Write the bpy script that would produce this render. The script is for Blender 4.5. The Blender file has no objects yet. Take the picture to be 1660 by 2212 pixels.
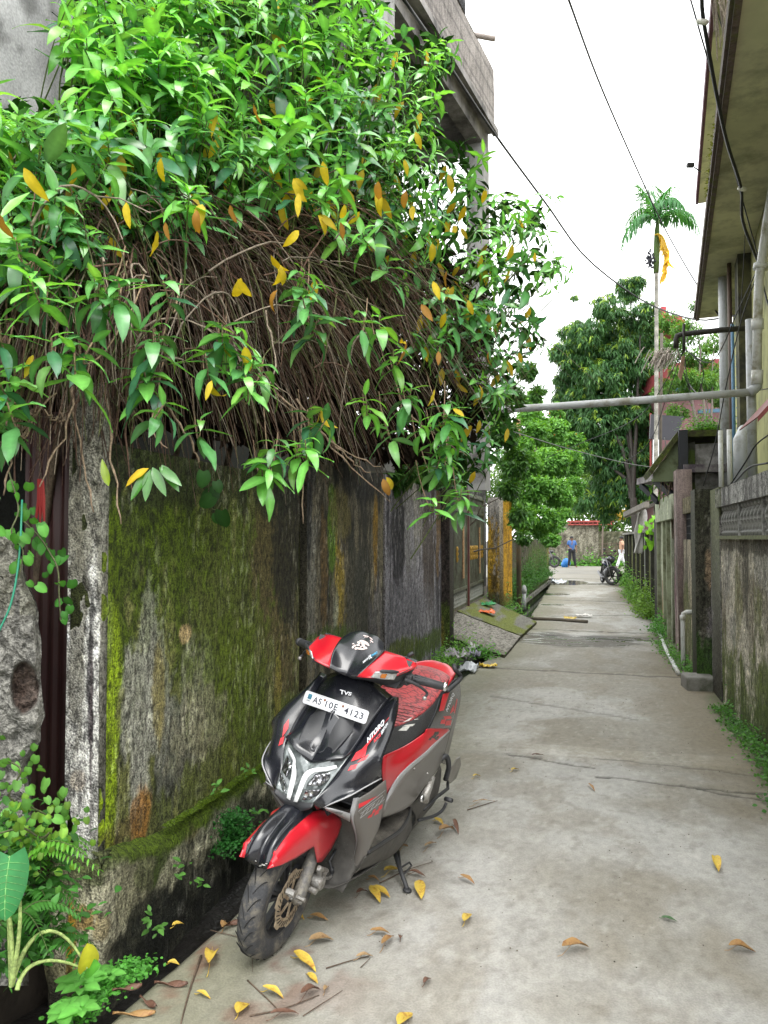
import bpy, math, random
import numpy as np
from mathutils import Matrix, Vector
R = math.radians
S = bpy.context.scene
# ---------------- camera ----------------
H = 1.6; FD = 1663.8; CU = 830.0; CV = 1106.3
YAW = R(15.0); PIT = math.atan(56.2/FD)
cd = bpy.data.cameras.new("Camera"); cam = bpy.data.objects.new("Camera", cd); S.collection.objects.link(cam)
cam.location = (0, 0, H); cam.rotation_euler = (R(90)+PIT, 0, YAW)
cd.sensor_fit = 'VERTICAL'; cd.sensor_height = 24.0; cd.lens = 24.0*3080/4096
cd.clip_start = 0.05; cd.clip_end = 2000
S.camera = cam
# ---------------- sky, sun, exposure ----------------
SUN_EL, SUN_AZ = R(58), R(150)
w = bpy.data.worlds.new("World"); S.world = w; w.use_nodes = True
nt = w.node_tree; nt.nodes.clear()
sky = nt.nodes.new('ShaderNodeTexSky'); sky.sky_type = 'NISHITA'; sky.sun_disc = False
sky.sun_elevation = SUN_EL; sky.sun_rotation = SUN_AZ; sky.air_density = 1.0; sky.dust_density = 4.0
hs = nt.nodes.new('ShaderNodeHueSaturation'); hs.inputs['Saturation'].default_value = 0.12
mx = nt.nodes.new('ShaderNodeMix'); mx.data_type = 'RGBA'; mx.inputs['Factor'].default_value = 0.72
mx.inputs['B'].default_value = (11.4, 11.6, 11.5, 1)
bg = nt.nodes.new('ShaderNodeBackground'); bg.inputs['Strength'].default_value = 0.115
wo = nt.nodes.new('ShaderNodeOutputWorld')
nt.links.new(sky.outputs[0], hs.inputs['Color']); nt.links.new(hs.outputs[0], mx.inputs['A'])
nt.links.new(mx.outputs['Result'], bg.inputs['Color']); nt.links.new(bg.outputs[0], wo.inputs['Surface'])
sd = bpy.data.lights.new("Sun", 'SUN'); sd.energy = 0.8; sd.angle = R(35); sd.color = (1.0, 0.97, 0.92)
so = bpy.data.objects.new("Sun", sd); S.collection.objects.link(so)
# direction to the sun: behind and right of the camera, high (same direction as the sky's sun)
sdir = Vector((math.sin(SUN_AZ)*math.cos(SUN_EL), math.cos(SUN_AZ)*math.cos(SUN_EL), math.sin(SUN_EL)))
so.rotation_euler = sdir.to_track_quat('Z', 'Y').to_euler()
S.view_settings.view_transform = 'Standard'; S.view_settings.look = 'None'
S.view_settings.exposure = 1.6; S.view_settings.gamma = 1.0
S.cycles.max_bounces = 6; S.cycles.transparent_max_bounces = 8; S.cycles.transmission_bounces = 3
S.cycles.use_denoising = True
# ---------------- pixel helper: turns a point of the 1660x2212 photo plus one world plane into a world point ----------------
_f = np.array([-math.sin(YAW)*math.cos(PIT), math.cos(YAW)*math.cos(PIT), math.sin(PIT)])
_r = np.array([math.cos(YAW), math.sin(YAW), 0.0]); _u = np.cross(_r, _f); CAM = np.array([0, 0, H])
_f0 = np.array([-math.sin(YAW), math.cos(YAW), 0.0])
def ray(u, v): return _f + _r*(u-CU)/FD - _u*(v-CV)/FD
def onZ(u, v, z=0.0):
    r = ray(u, v); return CAM + r*((z-H)/r[2])
def onX(u, v, X):
    r = ray(u, v); return CAM + r*(X/r[0])
def onY(u, v, Y):
    r = ray(u, v); return CAM + r*(Y/r[1])
def onD(u, v, d): return CAM + ray(u, v)*d
def onPl(u, v, p, n):
    r = ray(u, v); p = np.array(p, float); n = np.array(n, float)
    return CAM + r*(np.dot(p-CAM, n)/np.dot(r, n))
def proj(p):
    q = np.asarray(p)-CAM; d = q@_f
    return np.stack([CU+FD*(q@_r)/d, CV-FD*(q@_u)/d], -1)
rnd = random.Random(7); rng = np.random.default_rng(11)
# ---------------- numpy value noise ----------------
_perm = np.random.default_rng(3).random((256, 256))
def vnoise(x, y):
    x = np.asarray(x, float); y = np.asarray(y, float)
    xi = np.floor(x).astype(int); yi = np.floor(y).astype(int); fx = x-xi; fy = y-yi
    fx = fx*fx*(3-2*fx); fy = fy*fy*(3-2*fy)
    a = _perm[xi & 255, yi & 255]; b = _perm[(xi+1) & 255, yi & 255]
    c = _perm[xi & 255, (yi+1) & 255]; d = _perm[(xi+1) & 255, (yi+1) & 255]
    return a*(1-fx)*(1-fy)+b*fx*(1-fy)+c*(1-fx)*fy+d*fx*fy
def fbm(x, y, o=4):
    s = 0; a = 1; t = 0
    for i in range(o):
        s = s+a*vnoise(x*2**i+17.3*i, y*2**i+5.1*i); t += a; a *= .5
    return s/t
def sst(a, b, x):
    t = np.clip((x-a)/(b-a), 0, 1); return t*t*(3-2*t)
# ---------------- materials ----------------
def nmat(name):
    m = bpy.data.materials.new(name); m.use_nodes = True
    return m, m.node_tree, m.node_tree.nodes['Principled BSDF']
def mat(name, col, rough=.6, metal=0.0, var=.18, scale=6.0, bump=.0, bscale=60., spec=.5, coat=0.0, dirt=None, dscale=3.0, damt=.5, stretch=(1, 1, 1)):
    """plain procedural material: noise-varied colour, optional dirt mask, bump"""
    m, t, b = nmat(name); N = t.nodes; L = t.links
    tc = N.new('ShaderNodeTexCoord'); mp = N.new('ShaderNodeMapping'); mp.inputs['Scale'].default_value = stretch
    L.new(tc.outputs['Object'], mp.inputs['Vector'])
    n = N.new('ShaderNodeTexNoise'); n.inputs['Scale'].default_value = scale; n.inputs['Detail'].default_value = 6; n.inputs['Roughness'].default_value = .62
    L.new(mp.outputs[0], n.inputs['Vector'])
    r = N.new('ShaderNodeValToRGB'); e = r.color_ramp.elements
    e[0].position = .3; e[1].position = .7
    e[0].color = tuple(c*(1-var) for c in col)+(1,); e[1].color = tuple(min(1, c*(1+var)) for c in col)+(1,)
    L.new(n.outputs['Fac'], r.inputs['Fac']); out = r.outputs['Color']
    if dirt:
        n2 = N.new('ShaderNodeTexNoise'); n2.inputs['Scale'].default_value = dscale; n2.inputs['Detail'].default_value = 8; n2.inputs['Roughness'].default_value = .7
        L.new(mp.outputs[0], n2.inputs['Vector'])
        r2 = N.new('ShaderNodeValToRGB'); r2.color_ramp.elements[0].position = .62-damt*.35; r2.color_ramp.elements[1].position = .72-damt*.2
        L.new(n2.outputs['Fac'], r2.inputs['Fac'])
        mm = N.new('ShaderNodeMix'); mm.data_type = 'RGBA'; L.new(r2.outputs['Color'], mm.inputs['Factor'])
        L.new(out, mm.inputs['A']); mm.inputs['B'].default_value = tuple(dirt)+(1,); out = mm.outputs['Result']
    L.new(out, b.inputs['Base Color']); b.inputs['Roughness'].default_value = rough; b.inputs['Metallic'].default_value = metal
    b.inputs['Specular IOR Level'].default_value = spec; b.inputs['Coat Weight'].default_value = coat; b.inputs['Coat Roughness'].default_value = .08
    if bump:
        n3 = N.new('ShaderNodeTexNoise'); n3.inputs['Scale'].default_value = bscale; n3.inputs['Detail'].default_value = 5
        L.new(mp.outputs[0], n3.inputs['Vector'])
        bp = N.new('ShaderNodeBump'); bp.inputs['Strength'].default_value = bump; bp.inputs['Distance'].default_value = .01
        L.new(n3.outputs['Fac'], bp.inputs['Height']); L.new(bp.outputs[0], b.inputs['Normal'])
    return m
def attr_mat(name, rough=.85, fine=(70, 70, 12), fs=1.0, amt=.5, bump=.5, wet=False, spec=.35, grain=140., bdist=.012):
    """colour comes from the mesh's painted albedo attribute, broken up by fine streak and grain noise"""
    m, t, b = nmat(name); N = t.nodes; L = t.links
    at = N.new('ShaderNodeAttribute'); at.attribute_name = 'Col'
    tc = N.new('ShaderNodeTexCoord'); mp = N.new('ShaderNodeMapping'); mp.inputs['Scale'].default_value = fine
    L.new(tc.outputs['Object'], mp.inputs['Vector'])
    n = N.new('ShaderNodeTexNoise'); n.inputs['Scale'].default_value = fs; n.inputs['Detail'].default_value = 5; n.inputs['Roughness'].default_value = .6
    L.new(mp.outputs[0], n.inputs['Vector'])
    g = N.new('ShaderNodeTexNoise'); g.inputs['Scale'].default_value = grain; g.inputs['Detail'].default_value = 3
    L.new(tc.outputs['Object'], g.inputs['Vector'])
    ad = N.new('ShaderNodeMath'); ad.operation = 'ADD'; L.new(n.outputs['Fac'], ad.inputs[0]); L.new(g.outputs['Fac'], ad.inputs[1])
    mr = N.new('ShaderNodeMapRange'); mr.inputs['From Min'].default_value = .80; mr.inputs['From Max'].default_value = 1.20
    mr.inputs['To Min'].default_value = 1-amt; mr.inputs['To Max'].default_value = 1+amt
    L.new(ad.outputs[0], mr.inputs['Value'])
    vm = N.new('ShaderNodeVectorMath'); vm.operation = 'SCALE'; L.new(at.outputs['Color'], vm.inputs[0]); L.new(mr.outputs[0], vm.inputs['Scale'])
    L.new(vm.outputs[0], b.inputs['Base Color'])
    b.inputs['Specular IOR Level'].default_value = spec
    if wet:
        m2 = N.new('ShaderNodeMapRange'); m2.inputs['To Min'].default_value = rough; m2.inputs['To Max'].default_value = .04
        L.new(at.outputs['Alpha'], m2.inputs['Value']); L.new(m2.outputs[0], b.inputs['Roughness'])
    else: b.inputs['Roughness'].default_value = rough
    bp = N.new('ShaderNodeBump'); bp.inputs['Strength'].default_value = bump; bp.inputs['Distance'].default_value = bdist
    if wet:
        m3 = N.new('ShaderNodeMapRange'); m3.inputs['To Min'].default_value = bump; m3.inputs['To Max'].default_value = 0.02
        L.new(at.outputs['Alpha'], m3.inputs['Value']); L.new(m3.outputs[0], bp.inputs['Strength'])
    L.new(ad.outputs[0], bp.inputs['Height']); L.new(bp.outputs[0], b.inputs['Normal'])
    return m
def leaf_mat(name, rough=.38, trans=.3, spec=.5, tint=(1, 1, 1), colvar=.0):
    m, t, b = nmat(name); N = t.nodes; L = t.links
    at = N.new('ShaderNodeAttribute'); at.attribute_name = 'Col'
    vm = N.new('ShaderNodeVectorMath'); vm.operation = 'MULTIPLY'; vm.inputs[1].default_value = tint
    n = N.new('ShaderNodeTexNoise'); n.inputs['Scale'].default_value = 35; n.inputs['Detail'].default_value = 3
    tc = N.new('ShaderNodeTexCoord'); L.new(tc.outputs['Object'], n.inputs['Vector'])
    mr = N.new('ShaderNodeMapRange'); mr.inputs['To Min'].default_value = .75; mr.inputs['To Max'].default_value = 1.25
    L.new(n.outputs['Fac'], mr.inputs['Value'])
    sc = N.new('ShaderNodeVectorMath'); sc.operation = 'SCALE'
    L.new(at.outputs['Color'], vm.inputs[0]); L.new(vm.outputs[0], sc.inputs[0]); L.new(mr.outputs[0], sc.inputs['Scale'])
    L.new(sc.outputs[0], b.inputs['Base Color']); b.inputs['Roughness'].default_value = rough; b.inputs['Specular IOR Level'].default_value = spec
    tr = N.new('ShaderNodeBsdfTranslucent'); s2 = N.new('ShaderNodeVectorMath'); s2.operation = 'MULTIPLY'; s2.inputs[1].default_value = (1.5, 1.35, .5)
    L.new(sc.outputs[0], s2.inputs[0]); L.new(s2.outputs[0], tr.inputs['Color'])
    ms = N.new('ShaderNodeMixShader'); ms.inputs[0].default_value = trans
    L.new(b.outputs[0], ms.inputs[1]); L.new(tr.outputs[0], ms.inputs[2]); L.new(ms.outputs[0], N['Material Output'].inputs['Surface'])
    return m
# ---------------- objects ----------------
ROOTM = {}
def tag(o, label=None, cat=None, group=None, kind=None):
    if label: o['label'] = label
    if cat: o['category'] = cat
    if group: o['group'] = group
    if kind: o['kind'] = kind
    return o
def thing(name, loc, label, cat, group=None, M=None):
    o = bpy.data.objects.new(name, None); S.collection.objects.link(o)
    mw = M if M is not None else Matrix.Translation(Vector(loc))
    o.matrix_world = mw; o.empty_display_size = .1; ROOTM[o.name] = mw.copy()
    return tag(o, label, cat, group)
def mesh_obj(name, V, Fc, mt, parent=None, smooth=False, cols=None, local=False, origin=True, mats=None, midx=None):
    V = np.asarray(V, float).reshape(-1, 3)
    me = bpy.data.meshes.new(name)
    loc = np.zeros(3)
    if parent is not None and not local:
        mi = np.array(ROOTM[parent.name].inverted()); V = V@mi[:3, :3].T+mi[:3, 3]
    elif parent is None and origin and len(V):
        loc = np.array([V[:, 0].mean(), V[:, 1].mean(), V[:, 2].min()]); V = V-loc
    if isinstance(Fc, np.ndarray):
        k = Fc.shape[1]; n = len(Fc)
        me.vertices.add(len(V)); me.vertices.foreach_set('co', V.ravel())
        me.loops.add(n*k); me.loops.foreach_set('vertex_index', Fc.ravel().astype(np.int32))
        me.polygons.add(n); me.polygons.foreach_set('loop_start', np.arange(0, n*k, k, dtype=np.int32))
        me.polygons.foreach_set('loop_total', np.full(n, k, dtype=np.int32)); me.update(calc_edges=True)
    else:
        me.from_pydata(V.tolist(), [], [list(f) for f in Fc]); me.update()
    me.validate()
    if cols is not None:
        cols = np.asarray(cols, float)
        if cols.shape[1] == 3: cols = np.concatenate([cols, np.ones((len(cols), 1))], 1)
        a = me.color_attributes.new('Col', 'FLOAT_COLOR', 'POINT'); a.data.foreach_set('color', cols.ravel())
    for x in (mats or [mt]): me.materials.append(x)
    if midx is not None: me.polygons.foreach_set('material_index', np.asarray(midx, dtype=np.int32))
    if smooth: me.polygons.foreach_set('use_smooth', np.ones(len(me.polygons), dtype=bool))
    o = bpy.data.objects.new(name, me); S.collection.objects.link(o)
    if parent is not None:
        o.parent = parent; ROOTM[o.name] = ROOTM[parent.name]
    else: o.location = loc
    return o
def basis(d, upv=(0, 0, 1)):
    d = np.asarray(d, float); d = d/max(1e-9, np.linalg.norm(d)); upv = np.asarray(upv, float)
    if abs(d@upv) > .98: upv = np.array([1., 0, 0])
    s = np.cross(upv, d); s /= np.linalg.norm(s); t = np.cross(d, s); return s, t, d
class MB:
    def __init__(s): s.v = []; s.f = []; s.c = []; s.m = []; s.mi = 0; s.col = (.5, .5, .5)
    def add(s, vs, fs):
        b = len(s.v); s.v += [tuple(map(float, p)) for p in vs]; s.c += [s.col]*len(vs)
        s.f += [tuple(b+i for i in f) for f in fs]; s.m += [s.mi]*len(fs); return s
    def box(s, c, sz, rz=0.0, M=None, ax=None):
        c = np.asarray(c, float); hx, hy, hz = [a/2 for a in sz]
        P = np.array([(x*hx, y*hy, z*hz) for x in (-1, 1) for y in (-1, 1) for z in (-1, 1)])
        if ax is not None: P = P@np.array(ax)
        elif rz: cz, sn = math.cos(rz), math.sin(rz); P = P@np.array([[cz, sn, 0], [-sn, cz, 0], [0, 0, 1]])
        return s.add(P+c, [(0, 1, 3, 2), (4, 6, 7, 5), (0, 4, 5, 1), (2, 3, 7, 6), (0, 2, 6, 4), (1, 5, 7, 3)])
    def bar(s, a, b, w, h, upv=(0, 0, 1)):
        a = np.asarray(a, float); b = np.asarray(b, float); x, y, z = basis(b-a, upv)
        return s.box((a+b)/2, (w, h, np.linalg.norm(b-a)), ax=[x, y, z])
    def prism(s, poly, ext):
        """poly: list of 3-D points (a planar outline), ext: extrusion vector"""
        p = np.asarray(poly, float); n = len(p); q = p+np.asarray(ext, float)
        nn = np.zeros(3)
        for i in range(n): nn += np.cross(p[i], p[(i+1) % n])
        if nn@np.asarray(ext, float) > 0: p, q = q, p
        return s.add(np.concatenate([p, q]), [tuple(range(n)), tuple(range(2*n-1, n-1, -1))]+[(i, n+i, n+(i+1) % n, (i+1) % n)[::-1] for i in range(n)])
    def tube(s, pts, r, k=6, cap=True):
        pts = [np.asarray(p, float) for p in pts]; n = len(pts); rr = r if hasattr(r, '__len__') else [r]*n
        b = len(s.v); up = None
        for i, p in enumerate(pts):
            d = pts[min(i+1, n-1)]-pts[max(i-1, 0)]
            if np.linalg.norm(d) < 1e-9: d = np.array([0, 0, 1.])
            d = d/np.linalg.norm(d)
            if up is None: x, y, _ = basis(d)
            else:
                y = up-(up@d)*d; ny = np.linalg.norm(y)
                if ny < 1e-3: x, y, _ = basis(d)
                else: y = y/ny; x = np.cross(y, d)
            up = y
            for j in range(k):
                a = 2*math.pi*j/k; s.v.append(tuple(p+rr[i]*(math.cos(a)*x+math.sin(a)*y))); s.c.append(s.col)
        fs = [(b+i*k+j, b+i*k+(j+1) % k, b+(i+1)*k+(j+1) % k, b+(i+1)*k+j) for i in range(n-1) for j in range(k)]
        if cap: fs += [tuple(b+j for j in range(k))[::-1], tuple(b+(n-1)*k+j for j in range(k))]
        s.f += fs; s.m += [s.mi]*len(fs); return s
    def lathe(s, prof, c, ax, k=32, close=False, arc=(0, 2*math.pi)):
        """prof: (radius, along-axis) pairs"""
        c = np.asarray(c, float); x, y, z = basis(ax); b = len(s.v); n = len(prof)
        full = abs(arc[1]-arc[0]-2*math.pi) < 1e-6; kk = k if full else k+1
        for j in range(kk):
            a = arc[0]+(arc[1]-arc[0])*j/k
            for (r, h) in prof: s.v.append(tuple(c+r*(math.cos(a)*x+math.sin(a)*y)+h*z)); s.c.append(s.col)
        fs = []
        for j in range(k):
            j2 = (j+1) % kk
            for i in range(n-1 if not close else n):
                i2 = (i+1) % n; fs.append((b+j*n+i, b+j2*n+i, b+j2*n+i2, b+j*n+i2))
        s.f += fs; s.m += [s.mi]*len(fs); return s
    def ball(s, c, r, k=8, sc=(1, 1, 1)):
        c = np.asarray(c, float); n = max(4, k//2+1)
        P = [[c+np.array(sc)*r*np.array([math.sin(math.pi*i/(n-1))*math.cos(2*math.pi*j/k), math.sin(math.pi*i/(n-1))*math.sin(2*math.pi*j/k), math.cos(math.pi*i/(n-1))]) for j in range(k)] for i in range(n)]
        return s.add([p for row in P for p in row], [(i*k+j, (i+1)*k+j, (i+1)*k+(j+1) % k, i*k+(j+1) % k) for i in range(n-1) for j in range(k)])
    def build(s, name, mt, parent=None, smooth=False, local=False, cols=False, bevel=0, auto=None, origin=True):
        mats = mt if isinstance(mt, (list, tuple)) else [mt]
        o = mesh_obj(name, s.v, s.f, None, parent, smooth, s.c if cols else None, local, origin, mats=list(mats), midx=s.m)
        if bevel:
            b = o.modifiers.new('Bevel', 'BEVEL'); b.width = bevel; b.segments = 2; b.limit_method = 'ANGLE'; b.angle_limit = R(40)
        if auto:
            o.data.polygons.foreach_set('use_smooth', np.ones(len(o.data.polygons), dtype=bool))
            o.data.set_sharp_from_angle(angle=R(auto))
        return o
def bez(p0, p1, p2, p3, n=10):
    t = np.linspace(0, 1, n)[:, None]; p0, p1, p2, p3 = map(lambda a: np.asarray(a, float), (p0, p1, p2, p3))
    return (1-t)**3*p0+3*(1-t)**2*t*p1+3*(1-t)*t*t*p2+t**3*p3
def cr(P, n):
    """Catmull-Rom through points, n samples"""
    P = np.asarray(P, float); m = len(P)
    if m == 1: return np.repeat(P, n, 0)
    Q = np.concatenate([[2*P[0]-P[1]], P, [2*P[-1]-P[-2]]]); t = np.linspace(0, m-1, n); i = np.minimum(t.astype(int), m-2); f = (t-i)
    sh = (-1,)+(1,)*(P.ndim-1); f = f.reshape(sh)
    a, b, c, d = Q[i], Q[i+1], Q[i+2], Q[i+3]
    return .5*((2*b)+(-a+c)*f+(2*a-5*b+4*c-d)*f**2+(-a+3*b-3*c+d)*f**3)
# ================= the ground, the lane, the drain =================
M_soil = mat('soil', (.045, .035, .025), .95, scale=4, var=.4, bump=.8, bscale=30)
M_conc = mat('old_concrete', (.24, .23, .21), .9, scale=5, var=.25, bump=.5, bscale=50, dirt=(.07, .075, .05), dscale=2.5, damt=.5)
M_lane = attr_mat('lane_concrete', rough=.8, fine=(26, 17, 26), amt=.13, bump=.35, wet=True, grain=120, spec=.4)
M_wall = attr_mat('weathered_wall', rough=.88, fine=(48, 48, 26), amt=.7, bump=.75, grain=110, bdist=.02)
M_mossy = attr_mat('mossy_concrete', rough=.92, fine=(45, 45, 22), amt=.6, bump=.9, grain=100, bdist=.025)
g = MB()
g.box((0, 60, -.8), (900, 900, .3))
g.box((-32, 22, -.33), (59.2, 90, .64)); g.box((33.4, 22, -.33), (64, 90, .64))
tag(g.build('ground', M_soil, origin=False), kind='structure')
def lane_left(Y):
    return np.interp(Y, [0, 2.4, 3.05, 5, 8.5, 10.6, 13.5, 17, 22, 28.6, 30.5, 31], [-1.62, -1.555, -1.50, -1.42, -1.45, -1.36, -1.2, -1.22, -1.28, -1.36, -1.4, -1.4])
# lane: one height-field slab, albedo painted with joints, stains and damp
ys = np.concatenate([np.arange(.3, 6.5, .022), np.arange(6.5, 15, .05), np.arange(15, 31.05, .12)])
ts = np.linspace(0, 1, 150)
YY, TT = np.meshgrid(ys, ts, indexing='ij'); L0 = lane_left(YY)+.035*(fbm(YY*2.2, YY*0+3, 4)-.5)*2; XX = L0+(1.36-L0)*TT
Z = .018*(fbm(XX*1.2, YY*1.2, 4)-.5)+.004*(fbm(XX*9, YY*9, 3)-.5)
edge = sst(.05, 0, XX-L0); Z -= .03*edge
def lane_col(X, Y):
    n1 = fbm(X*1.1+3, Y*.9, 5); n2 = fbm(X*4+9, Y*2.2, 5); n3 = fbm(X*14, Y*9, 4)
    a = np.array([.27, .255, .22]); b = np.array([.38, .372, .35]); br = np.array([.225, .20, .155]); gn = np.array([.15, .15, .085])
    k = sst(.40, .62, n1)[..., None]; c = a*(1-k)+b*k
    k = (sst(.5, .68, n2)*.45)[..., None]; c = c*(1-k)+br*k
    # scuffed pale patches
    k = (sst(.58, .7, n3)*sst(.42, .6, n1)*.5)[..., None]; c = c*(1-k)+np.array([.44, .43, .40])*k
    g1 = fbm(X*34, Y*22, 3); g2 = fbm(X*9+5, Y*5+2, 5); c = c*(.94+.12*g1[..., None])*(.90+.20*g2[..., None])
    k = (sst(.66, .74, fbm(X*22+7, Y*13, 3))*.28)[..., None]; c = c*(1-k)+np.array([.13, .115, .09])*k
    k = (sst(.70, .76, fbm(X*26+1, Y*15+8, 3))*.22)[..., None]; c = c*(1-k)+np.array([.50, .49, .45])*k
    # greenish algae towards the left edge and brown damp along the right wall
    dl = X-lane_left(Y); k = (sst(.9, .0, dl+.5*(n2-.5))*.6)[..., None]; c = c*(1-k)+(gn*1.05)*k
    dr = 1.25-X; k = (sst(.75, .05, dr+.9*(n1-.5))*.7)[..., None]; c = c*(1-k)+np.array([.155, .125, .075])*k
    k = (sst(.22, .0, dr+.3*(n2-.5))*.75)[..., None]; c = c*(1-k)+np.array([.06, .075, .025])*k
    return c, n1, n2, n3
C, n1, n2, n3 = lane_col(XX, YY)
wet = np.zeros_like(XX)
def joint(y0, y1, x0, x1, wd=.008, dark=.6, seed=0.):
    """a broken joint line across the lane"""
    global C, Z
    yy = y0+(y1-y0)*(XX-x0)/(x1-x0)+.05*(fbm(XX*5+seed, XX*0+seed, 4)-.5)*2; m = (XX > x0) & (XX < x1)
    dd = np.abs(YY-yy); wl = wd*(.4+1.6*vnoise(XX*12+seed, XX*0))
    wl = np.maximum(wl, np.gradient(ys)[:, None]*.55)
    k = np.where(m, sst(wl*1.6, wl*.6, dd), 0)*dark; C = C*(1-k[..., None])+np.array([.04, .038, .03])*k[..., None]; Z -= .012*k
def slab(y0, y1, x0, x1, mul, s=.03, dz=0.0):
    global C, Z
    k = sst(y0-s, y0, YY)*sst(y1+s, y1, YY)*sst(x0-s, x0, XX+.05*n2)*sst(x1+s, x1, XX+.05*n2); C = C*(1+(mul-1)*k[..., None]); Z += dz*k
# pale patched strip and its cracks (about 5 m out)
pts = [onZ(1000, 1622), onZ(1118, 1650), onZ(1120, 1632), onZ(1440, 1700), onZ(1650, 1702), onZ(1440, 1662)]
slab(pts[0][1]-.02, pts[0][1]+.32, -.45, 1.0, 1.12, dz=.006)
joint(pts[0][1], pts[1][1]+.05, -.62, .02, .010, .8, 1.); joint(5.42, 5.3, .02, 1.2, .010, .85, 2.); joint(5.86, 5.72, .0, 1.25, .006, .5, 3.)
joint(5.35, 5.15, .55, 1.25, .012, .7, 4.); joint(7.9, 7.2, -1.0, .4, .005, .45, 9.); joint(16.2, 16.9, -.9, .9, .012, .6, 10.); joint(20.5, 20.2, -1.1, 1.2, .02, .7, 11.)
slab(5.87, 9.6, -1.5, 1.35, 1.13); joint(9.6, 9.45, -1.5, 1.3, .012, .75, 5.); joint(13.9, 13.6, -1.3, 1.3, .03, .95, 6.); joint(27.6, 27.4, -1.4, 1.36, .06, 1., 7.)
slab(9.6, 13.7, -1.5, 1.35, .93); slab(13.75, 27.4, -1.5, 1.35, .95); slab(27.6, 31, -1.5, 1.5, .85)
# damp patch with standing film of water just this side of the far joint, and the puddle by the junction
for (cx, cy, rx, ry, sd) in [(-.25, 12.35, 1.05, .75, 1.), (.5, 12.9, .7, .35, 2.), (-.75, 13.1, .4, .35, 3.)]:
    dd = ((XX-cx)/rx)**2+((YY-cy)/ry)**2; q = fbm(XX*3.2+sd, YY*9, 5)
    dm = sst(1.25, .5, dd+.8*(q-.5)); C *= (1-.5*dm)[..., None]; wet = np.maximum(wet, sst(.50, .56, q)*sst(1.05, .5, dd))
for (cx, cy, rx, ry) in [(-.95, 28.6, .95, 1.5), (-.1, 27.9, .5, .35), (-1.05, 22.5, .45, .5), (-.9, 19, .3, .25)]:
    dd = ((XX-cx)/rx)**2+((YY-cy)/ry)**2; q = fbm(XX*2.2, YY*2.5, 4); k = sst(1.08, .85, dd+1.0*(q-.5)); C *= (1-.55*k)[..., None]; wet = np.maximum(wet, k)
Z = np.where(wet > .5, -.006, Z)
# rust-red leaf stains near the tyre
k = (sst(.55, .68, fbm(XX*7+4, YY*7, 4))*sst(.75, .2, np.hypot(XX+1.35, YY-2.75))*.55)[..., None]; C = C*(1-k)+np.array([.16, .055, .035])*k
V = np.stack([XX, YY, Z], -1).reshape(-1, 3); ny, nx = XX.shape
def gridf(a, b):
    i = np.arange(a-1)[:, None]*b+np.arange(b-1)[None]; return np.stack([i, i+1, i+b+1, i+b], -1).reshape(-1, 4)
Fg = gridf(ny, nx); cols = np.concatenate([C.reshape(-1, 3), wet.reshape(-1, 1)], 1)
# left side face of the slab, down into the drain
e0 = V[np.arange(ny)*nx]; e1 = e0.copy(); e1[:, 2] = -.7; b0 = len(V)
V = np.concatenate([V, e1]); cols = np.concatenate([cols, np.tile([.05, .055, .03, 0], (ny, 1))])
i = np.arange(ny-1); Fs = np.stack([i*nx, (i+1)*nx, b0+i+1, b0+i], -1)
tag(mesh_obj('lane', V, np.concatenate([Fg, Fs]), M_lane, smooth=True, cols=cols, origin=False), kind='structure')
# cross road at the far end
ys2 = np.linspace(31, 45.4, 60); xs2 = np.linspace(-14, 16, 160); X2, Y2 = np.meshgrid(xs2, ys2)
C2, a_, b_, c_ = lane_col(X2*.6, Y2*.8); C2 = C2*0+np.array([.20, .19, .165])*(0.8+.4*fbm(X2*1.3, Y2*.8, 4))[..., None]
k = sst(.6, .7, fbm(X2*.9+4, Y2*2, 4))[..., None]*.4; C2 = C2*(1-k)+np.array([.2, .18, .13])*k
V2 = np.stack([X2, Y2, .012+.02*(fbm(X2, Y2, 3)-.5)], -1).reshape(-1, 3)
tag(mesh_obj('road', V2, gridf(60, 160), M_lane, smooth=True, cols=np.concatenate([C2.reshape(-1, 3), np.zeros((X2.size, 1))], 1), origin=False), kind='structure')
# drain bed and water
M_water = mat('drain_water', (.018, .028, .016), .06, var=.5, scale=3, spec=.6, bump=.12, bscale=14)
d = MB(); d.add([(-2.6, 8.0, -.16), (-.9, 8.0, -.16), (-1.1, 31, -.16), (-2.4, 31, -.16)], [(0, 1, 2, 3)])
tag(d.build('drain_water', M_water, origin=False), kind='structure')
dk = MB()
ysd = np.linspace(1.2, 8.4, 60)
xd = np.linspace(-2.3, -1.35, 20); Xd, Yd = np.meshgrid(xd, ysd)
Zd = -.48+.16*fbm(Xd*6, Yd*6, 4)+.10*sst(-1.6, -1.45, Xd)
M_mud = mat('wet_mud', (.012, .011, .010), .45, var=.5, scale=9, bump=1.0, bscale=40, spec=.4)
tag(mesh_obj('mud', np.stack([Xd, Yd, Zd], -1).reshape(-1, 3), gridf(60, 20), M_mud, smooth=True, origin=False), kind='structure')
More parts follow.
